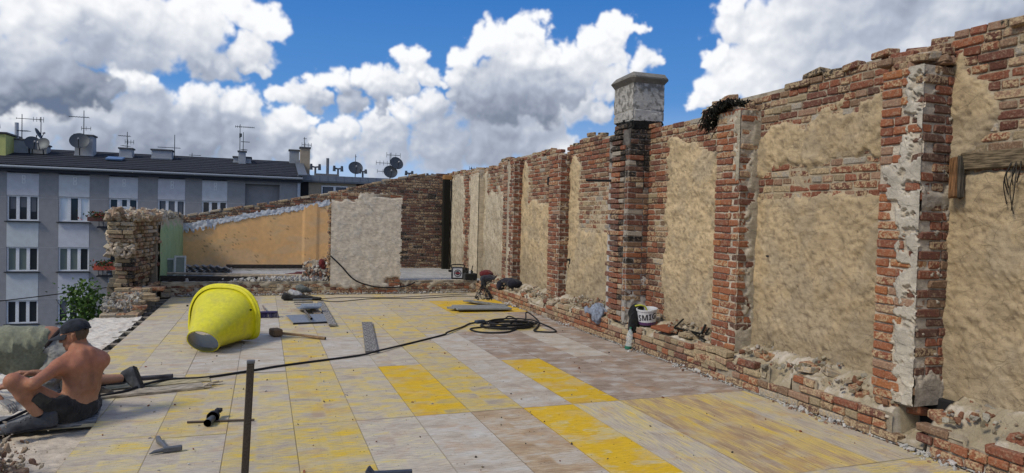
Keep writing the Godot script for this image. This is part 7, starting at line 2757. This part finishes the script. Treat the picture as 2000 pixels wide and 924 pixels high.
	for s in [-1, 1]:
		h.bone(H * Vector3(s * 0.074, 0.012, 0.018), H * Vector3(s * 0.07, -0.028, 0.008), 0.015, 0.010, 0.006)
		h.bone(H * Vector3(s * 0.08, 0.018, 0.028), H * Vector3(s * 0.077, -0.01, 0.028), 0.008, 0.006, 0.004)
	h.nets(m, func(p: Vector3, _g: Vector3) -> Color:
		var q := H.affine_inverse() * p
		var c := SKIN * (1.0 + 0.12 * nz.get_noise_3dv(p * 12.0))
		for s in [-1, 1]:
			if Vector2(q.x - s * 0.031, q.y - 0.004).length() < 0.011 and q.z < -0.06:
				c = Color(0.08, 0.06, 0.05)
		if absf(q.y + 0.063) < 0.004 and absf(q.x) < 0.024 and q.z < -0.07:
			c = Color(0.2, 0.07, 0.06)
		if q.y < -0.045 and q.z < 0.0:
			c = c * 0.85
		# cropped hair below the cap
		if q.y > -0.045 and q.z > 0.03 - 0.05 * smoothstep(0.0, 0.05, q.y) and absf(q.x) < 0.09 and not (absf(q.x) > 0.07 and q.z < 0.035):
			c = Color(0.1, 0.075, 0.055)
		return c)
	# hands on grids of their own
	for q in [[lwr, (lwr - lel), Vector3(0, 1, 0.2)], [rwr, (rwr - rel), Vector3(0, 1, 0)]]:
		var w: Vector3 = q[0]
		var hf := Field.new(w - Vector3.ONE * 0.2, w + Vector3.ONE * 0.2, 0.0055)
		hf.bone(w - q[1].normalized() * 0.05, w, 0.032, 0.027, 0.01)
		hand(hf, w, q[1], q[2], 0.75)
		hf.nets(m, func(p: Vector3, _g: Vector3) -> Color: return SKIN * (0.95 + 0.15 * nz.get_noise_3dv(p * 14.0)))
	part("body", m.mesh(), mats.skin, o)
	# shorts
	var s := Field.new(B + Vector3(-2.0, -0.06, -7.2), B + Vector3(-1.1, 0.5, -5.75), 0.0125)
	s.blob(Transform3D(Basis(across, upb, across.cross(upb)), pel - upb * 0.015), Vector3(0.185, 0.125, 0.135), 0.04)
	var lk := lhip.lerp(lkn, 0.86)
	s.bone(lhip, lk, 0.105, 0.082, 0.05)
	var rk := rhip.lerp(rkn, 0.86)
	s.bone(rhip, rk, 0.105, 0.085, 0.05)
	s.cut(pel + upb * 0.1, upb)
	s.wrinkle(nz, 6.0, 0.016)
	s.folds(nz, Vector3(0.9, 0.3, 0.5), 10.0, 0.014)
	s.wrinkle(nf, 16.0, 0.006)
	var sm := mb()
	s.nets(sm, func(p: Vector3, _g: Vector3) -> Color: return Color(0.036, 0.036, 0.036) * (1.0 + 0.7 * nz.get_noise_3dv(p * 8.0)))
	var sh := part("shorts", sm.mesh(), mats.cloth, o)
	var pk := mb(Color(0.06, 0.062, 0.058))
	var mid := lhip.lerp(lkn, 0.45)
	var ld := (lkn - lhip).normalized()
	pk.box(Transform3D(Basis(ld, ld.cross(Vector3.BACK).normalized(), Vector3.BACK).orthonormalized(), mid + Vector3(0.02, -0.005, 0.088)), Vector3(0.12, 0.09, 0.02), 0.008)
	part("pocket", pk.mesh(), mats.cloth, sh)
	# cap with a peak
	var cf := Field.new(head - Vector3(0.22, 0.05, 0.17), head + Vector3(0.17, 0.19, 0.17), 0.006)
	cf.blob(Transform3D(H.basis, H * Vector3(0, 0.05, 0.016)), Vector3(0.086, 0.084, 0.109), 0.02)
	cf.cut(H * Vector3(0, 0.035, 0), -hu)
	cf.wrinkle(nz, 9.0, 0.006)
	var cm := mb()
	var ccol := func(p: Vector3, _g: Vector3) -> Color: return Color(0.028, 0.032, 0.042) * (1.0 + 0.6 * nz.get_noise_3dv(p * 14.0))
	cf.nets(cm, ccol)
	var cap := part("cap", cm.mesh(), mats.cloth, o)
	var pkm := mb()
	var pts := PackedVector3Array()
	var cols := PackedColorArray()
	for side in 2:
		for j in 7:
			for i in 13:
				var a := -1.15 + 2.3 * i / 12.0
				var t := j / 6.0
				var rr := 0.095 + 0.115 * t * cos(a * 0.9)
				pts.append(H * Vector3(sin(a) * (0.075 + 0.012 * t), 0.04 - 0.035 * t - 0.02 * a * a * 0.6 - side * 0.004, -cos(a) * rr + 0.012))
				cols.append(Color(0.034, 0.037, 0.045))
	for side in 2:
		pkm.sheet(pts.slice(side * 91, side * 91 + 91), cols.slice(0, 91), 13, 7, PackedByteArray(), side == 0)
	part("peak", pkm.mesh(), mats.cloth, cap)
	var st := mb(Color(0.02, 0.02, 0.024))
	st.tube([H * Vector3(-0.05, 0.035, 0.105), H * Vector3(0, 0.035, 0.127), H * Vector3(0.05, 0.035, 0.105)], [0.008], 6)
	part("strap", st.mesh(), mats.cloth, cap)
	# thin chain
	var ch := mb(Color(0.5, 0.42, 0.25))
	var cr := []
	for k in 25:
		var a := TAU * k / 24
		cr.append(neck + upb * 0.012 + across * cos(a) * 0.068 + across.cross(upb) * sin(a) * 0.066 + upb * 0.01 * sin(a))
	ch.tube(cr, [0.002], 5, false)
	part("neck_chain", ch.mesh(), mats.metal, o)
	# socks and shoes
	var sk := mb(Color(0.015, 0.015, 0.016))
	sk.tube([lan + (lkn - lan).normalized() * 0.05, lan - Vector3(0, 0.03, 0)], [0.042, 0.045], 14)
	sk.tube([ran + (rkn - ran).normalized() * 0.05, ran + (ran - rkn).normalized() * 0.03], [0.041, 0.045], 14)
	part("socks", sk.mesh(), mats.cloth, o)
	shoe(o, B + Vector3(-1.53, 0.015, -6.11), B + Vector3(-1.81, 0.015, -6.0), Vector3.UP, Color(0.07, 0.075, 0.085))
	shoe(o, B + Vector3(-1.13, 0.19, -7.33), B + Vector3(-1.05, 0.015, -7.24), Vector3(-0.86, -0.46, 0.0).normalized(), Color(0.075, 0.08, 0.09))


func bent_worker() -> void:
	var o := thing("person", "person in an olive shirt and grey trousers bending forward beyond the seated worker", "person", Vector3(-2.03, -0.06, -7.3))
	var B := Vector3(2.1, 0.06, 7.3)
	var hip := B + Vector3(-1.78, 0.40, -7.34)
	var waist := B + Vector3(-1.92, 0.485, -7.32)
	var chest := B + Vector3(-2.22, 0.46, -7.3)
	var sh1 := B + Vector3(-2.44, 0.42, -7.13)
	var sh2 := B + Vector3(-2.44, 0.44, -7.5)
	var head := B + Vector3(-2.66, 0.34, -7.26)
	var kn1 := B + Vector3(-1.96, 0.03, -7.08)
	var kn2 := B + Vector3(-1.93, 0.03, -7.55)
	var an1 := B + Vector3(-1.62, -0.01, -7.15)
	var an2 := B + Vector3(-1.60, -0.01, -7.55)
	var el := B + Vector3(-2.34, 0.2, -7.0)
	var wr := B + Vector3(-2.16, 0.06, -6.9)
	var el2 := B + Vector3(-2.6, 0.16, -7.55)
	var wr2 := B + Vector3(-2.5, -0.03, -7.4)
	var f := Field.new(B + Vector3(-2.9, -0.12, -7.85), B + Vector3(-1.4, 0.72, -6.7), 0.015)
	f.bone(hip, waist, 0.14, 0.138, 0.04)
	f.bone(waist, chest, 0.12, 0.12, 0.05)
	f.bone(sh1, sh2, 0.07, 0.07, 0.06)
	f.bone(chest, head, 0.06, 0.05, 0.04)
	f.bone(sh1, el, 0.052, 0.04, 0.04)
	f.bone(el, wr, 0.042, 0.028, 0.02)
	f.bone(sh2, el2, 0.052, 0.04, 0.04)
	f.bone(el2, wr2, 0.042, 0.028, 0.02)
	for q in [[kn1, an1, -0.09], [kn2, an2, 0.09]]:
		f.bone(hip + Vector3(0, -0.02, -q[2]), q[0], 0.09, 0.06, 0.04)
		f.bone(q[0], q[1], 0.055, 0.04, 0.03)
	f.blob(Transform3D(Basis(), head + Vector3(-0.05, -0.03, 0)), Vector3(0.1, 0.11, 0.08), 0.03)
	f.bone(head + Vector3(-0.09, -0.13, 0), head + Vector3(-0.11, -0.11, 0), 0.025, 0.018, 0.02)
	var m := mb()
	f.nets(m, func(p: Vector3, _g: Vector3) -> Color: return SKIN * (1.0 + 0.15 * nz.get_noise_3dv(p * 6.0)))
	for q in [[wr, wr - el], [wr2, wr2 - el2]]:
		var w: Vector3 = q[0]
		var hf := Field.new(w - Vector3.ONE * 0.2, w + Vector3.ONE * 0.2, 0.006)
		hand(hf, w, q[1] + Vector3(0, 0.06, 0), Vector3(0, 1, 0.1), 0.6)
		hf.nets(m, func(_p: Vector3, _g: Vector3) -> Color: return Color(0.3, 0.29, 0.27))
	part("body", m.mesh(), mats.skin, o)
	var t := Field.new(B + Vector3(-2.8, -0.1, -7.85), B + Vector3(-1.5, 0.78, -6.8), 0.014)
	t.bone(waist + Vector3(0.02, -0.015, 0), chest, 0.155, 0.195, 0.06)
	t.blob(Transform3D(Basis(), chest + Vector3(0.1, -0.13, 0)), Vector3(0.22, 0.13, 0.15), 0.06)
	t.bone(sh1, sh2, 0.09, 0.09, 0.06)
	t.bone(waist + Vector3(-0.02, -0.14, 0.02), chest + Vector3(0.1, -0.2, 0.02), 0.07, 0.1, 0.08)
	t.bone(sh1, sh1.lerp(el, 0.6), 0.075, 0.07, 0.04)
	t.bone(sh2, sh2.lerp(el2, 0.6), 0.075, 0.07, 0.04)
	t.cut(waist + Vector3(0.06, 0, 0), Vector3(0.93, 0.3, 0.1).normalized())
	t.cut(head + Vector3(0.12, 0, 0), Vector3(-1, -0.1, 0).normalized())
	t.wrinkle(nz, 3.0, 0.012)
	t.folds(nz, Vector3(0.8, 0.5, 0.3), 5.0, 0.02)
	t.wrinkle(nf, 11.0, 0.008)
	var tm := mb()
	t.nets(tm, func(p: Vector3, _g: Vector3) -> Color: return Color(0.25, 0.26, 0.18) * (1.0 + 0.04 * nz.get_noise_3dv(p * 7.0)))
	part("shirt", tm.mesh(), mats.cloth, o)
	var r := Field.new(B + Vector3(-2.3, -0.14, -7.9), B + Vector3(-1.35, 0.66, -6.85), 0.014)
	r.bone(hip.lerp(waist, 0.75), hip + Vector3(0.02, -0.03, 0), 0.155, 0.175, 0.05)
	for q in [[kn1, an1, -0.09], [kn2, an2, 0.09]]:
		r.bone(hip + Vector3(0.02, -0.02, -q[2]), q[0], 0.12, 0.085, 0.05)
		r.bone(q[0], q[1] + Vector3(-0.04, 0, 0), 0.08, 0.066, 0.04)
	r.cut(hip.lerp(waist, 0.92), Vector3(-0.8, 0.6, 0.0).normalized())
	r.wrinkle(nz, 5.0, 0.03)
	r.folds(nz, Vector3(0.2, 1.0, 0.4), 8.0, 0.02)
	r.wrinkle(nf, 10.0, 0.014)
	var rm := mb()
	r.nets(rm, func(p: Vector3, _g: Vector3) -> Color: return Color(0.27, 0.27, 0.255) * (1.0 + 0.35 * nz.get_noise_3dv(p * 6.0)))
	part("trousers", rm.mesh(), mats.cloth, o)
	var bt := mb(Color(0.03, 0.02, 0.02))
	var ring := []
	var ax := (waist - hip).normalized()
	var s1 := Vector3.BACK
	var s2 := ax.cross(s1).normalized()
	for k in 25:
		var a := TAU * k / 24
		ring.append(hip.lerp(waist, 0.86) + s1 * cos(a) * 0.152 + s2 * sin(a) * 0.150)
	bt.tube(ring, [0.018], 6, false)
	part("waistband", bt.mesh(), mats.cloth, o)
	shoe(o, an1 + Vector3(0.03, -0.01, 0), an1 + Vector3(0.1, -0.02, 0.02) + Vector3(0, -0.08, 0) * 0.0 + Vector3(0.16, 0, 0), Vector3.UP, Color(0.07, 0.06, 0.05))
	shoe(o, an2 + Vector3(0.03, -0.01, 0), an2 + Vector3(0.26, -0.02, 0.02), Vector3.UP, Color(0.07, 0.06, 0.05))
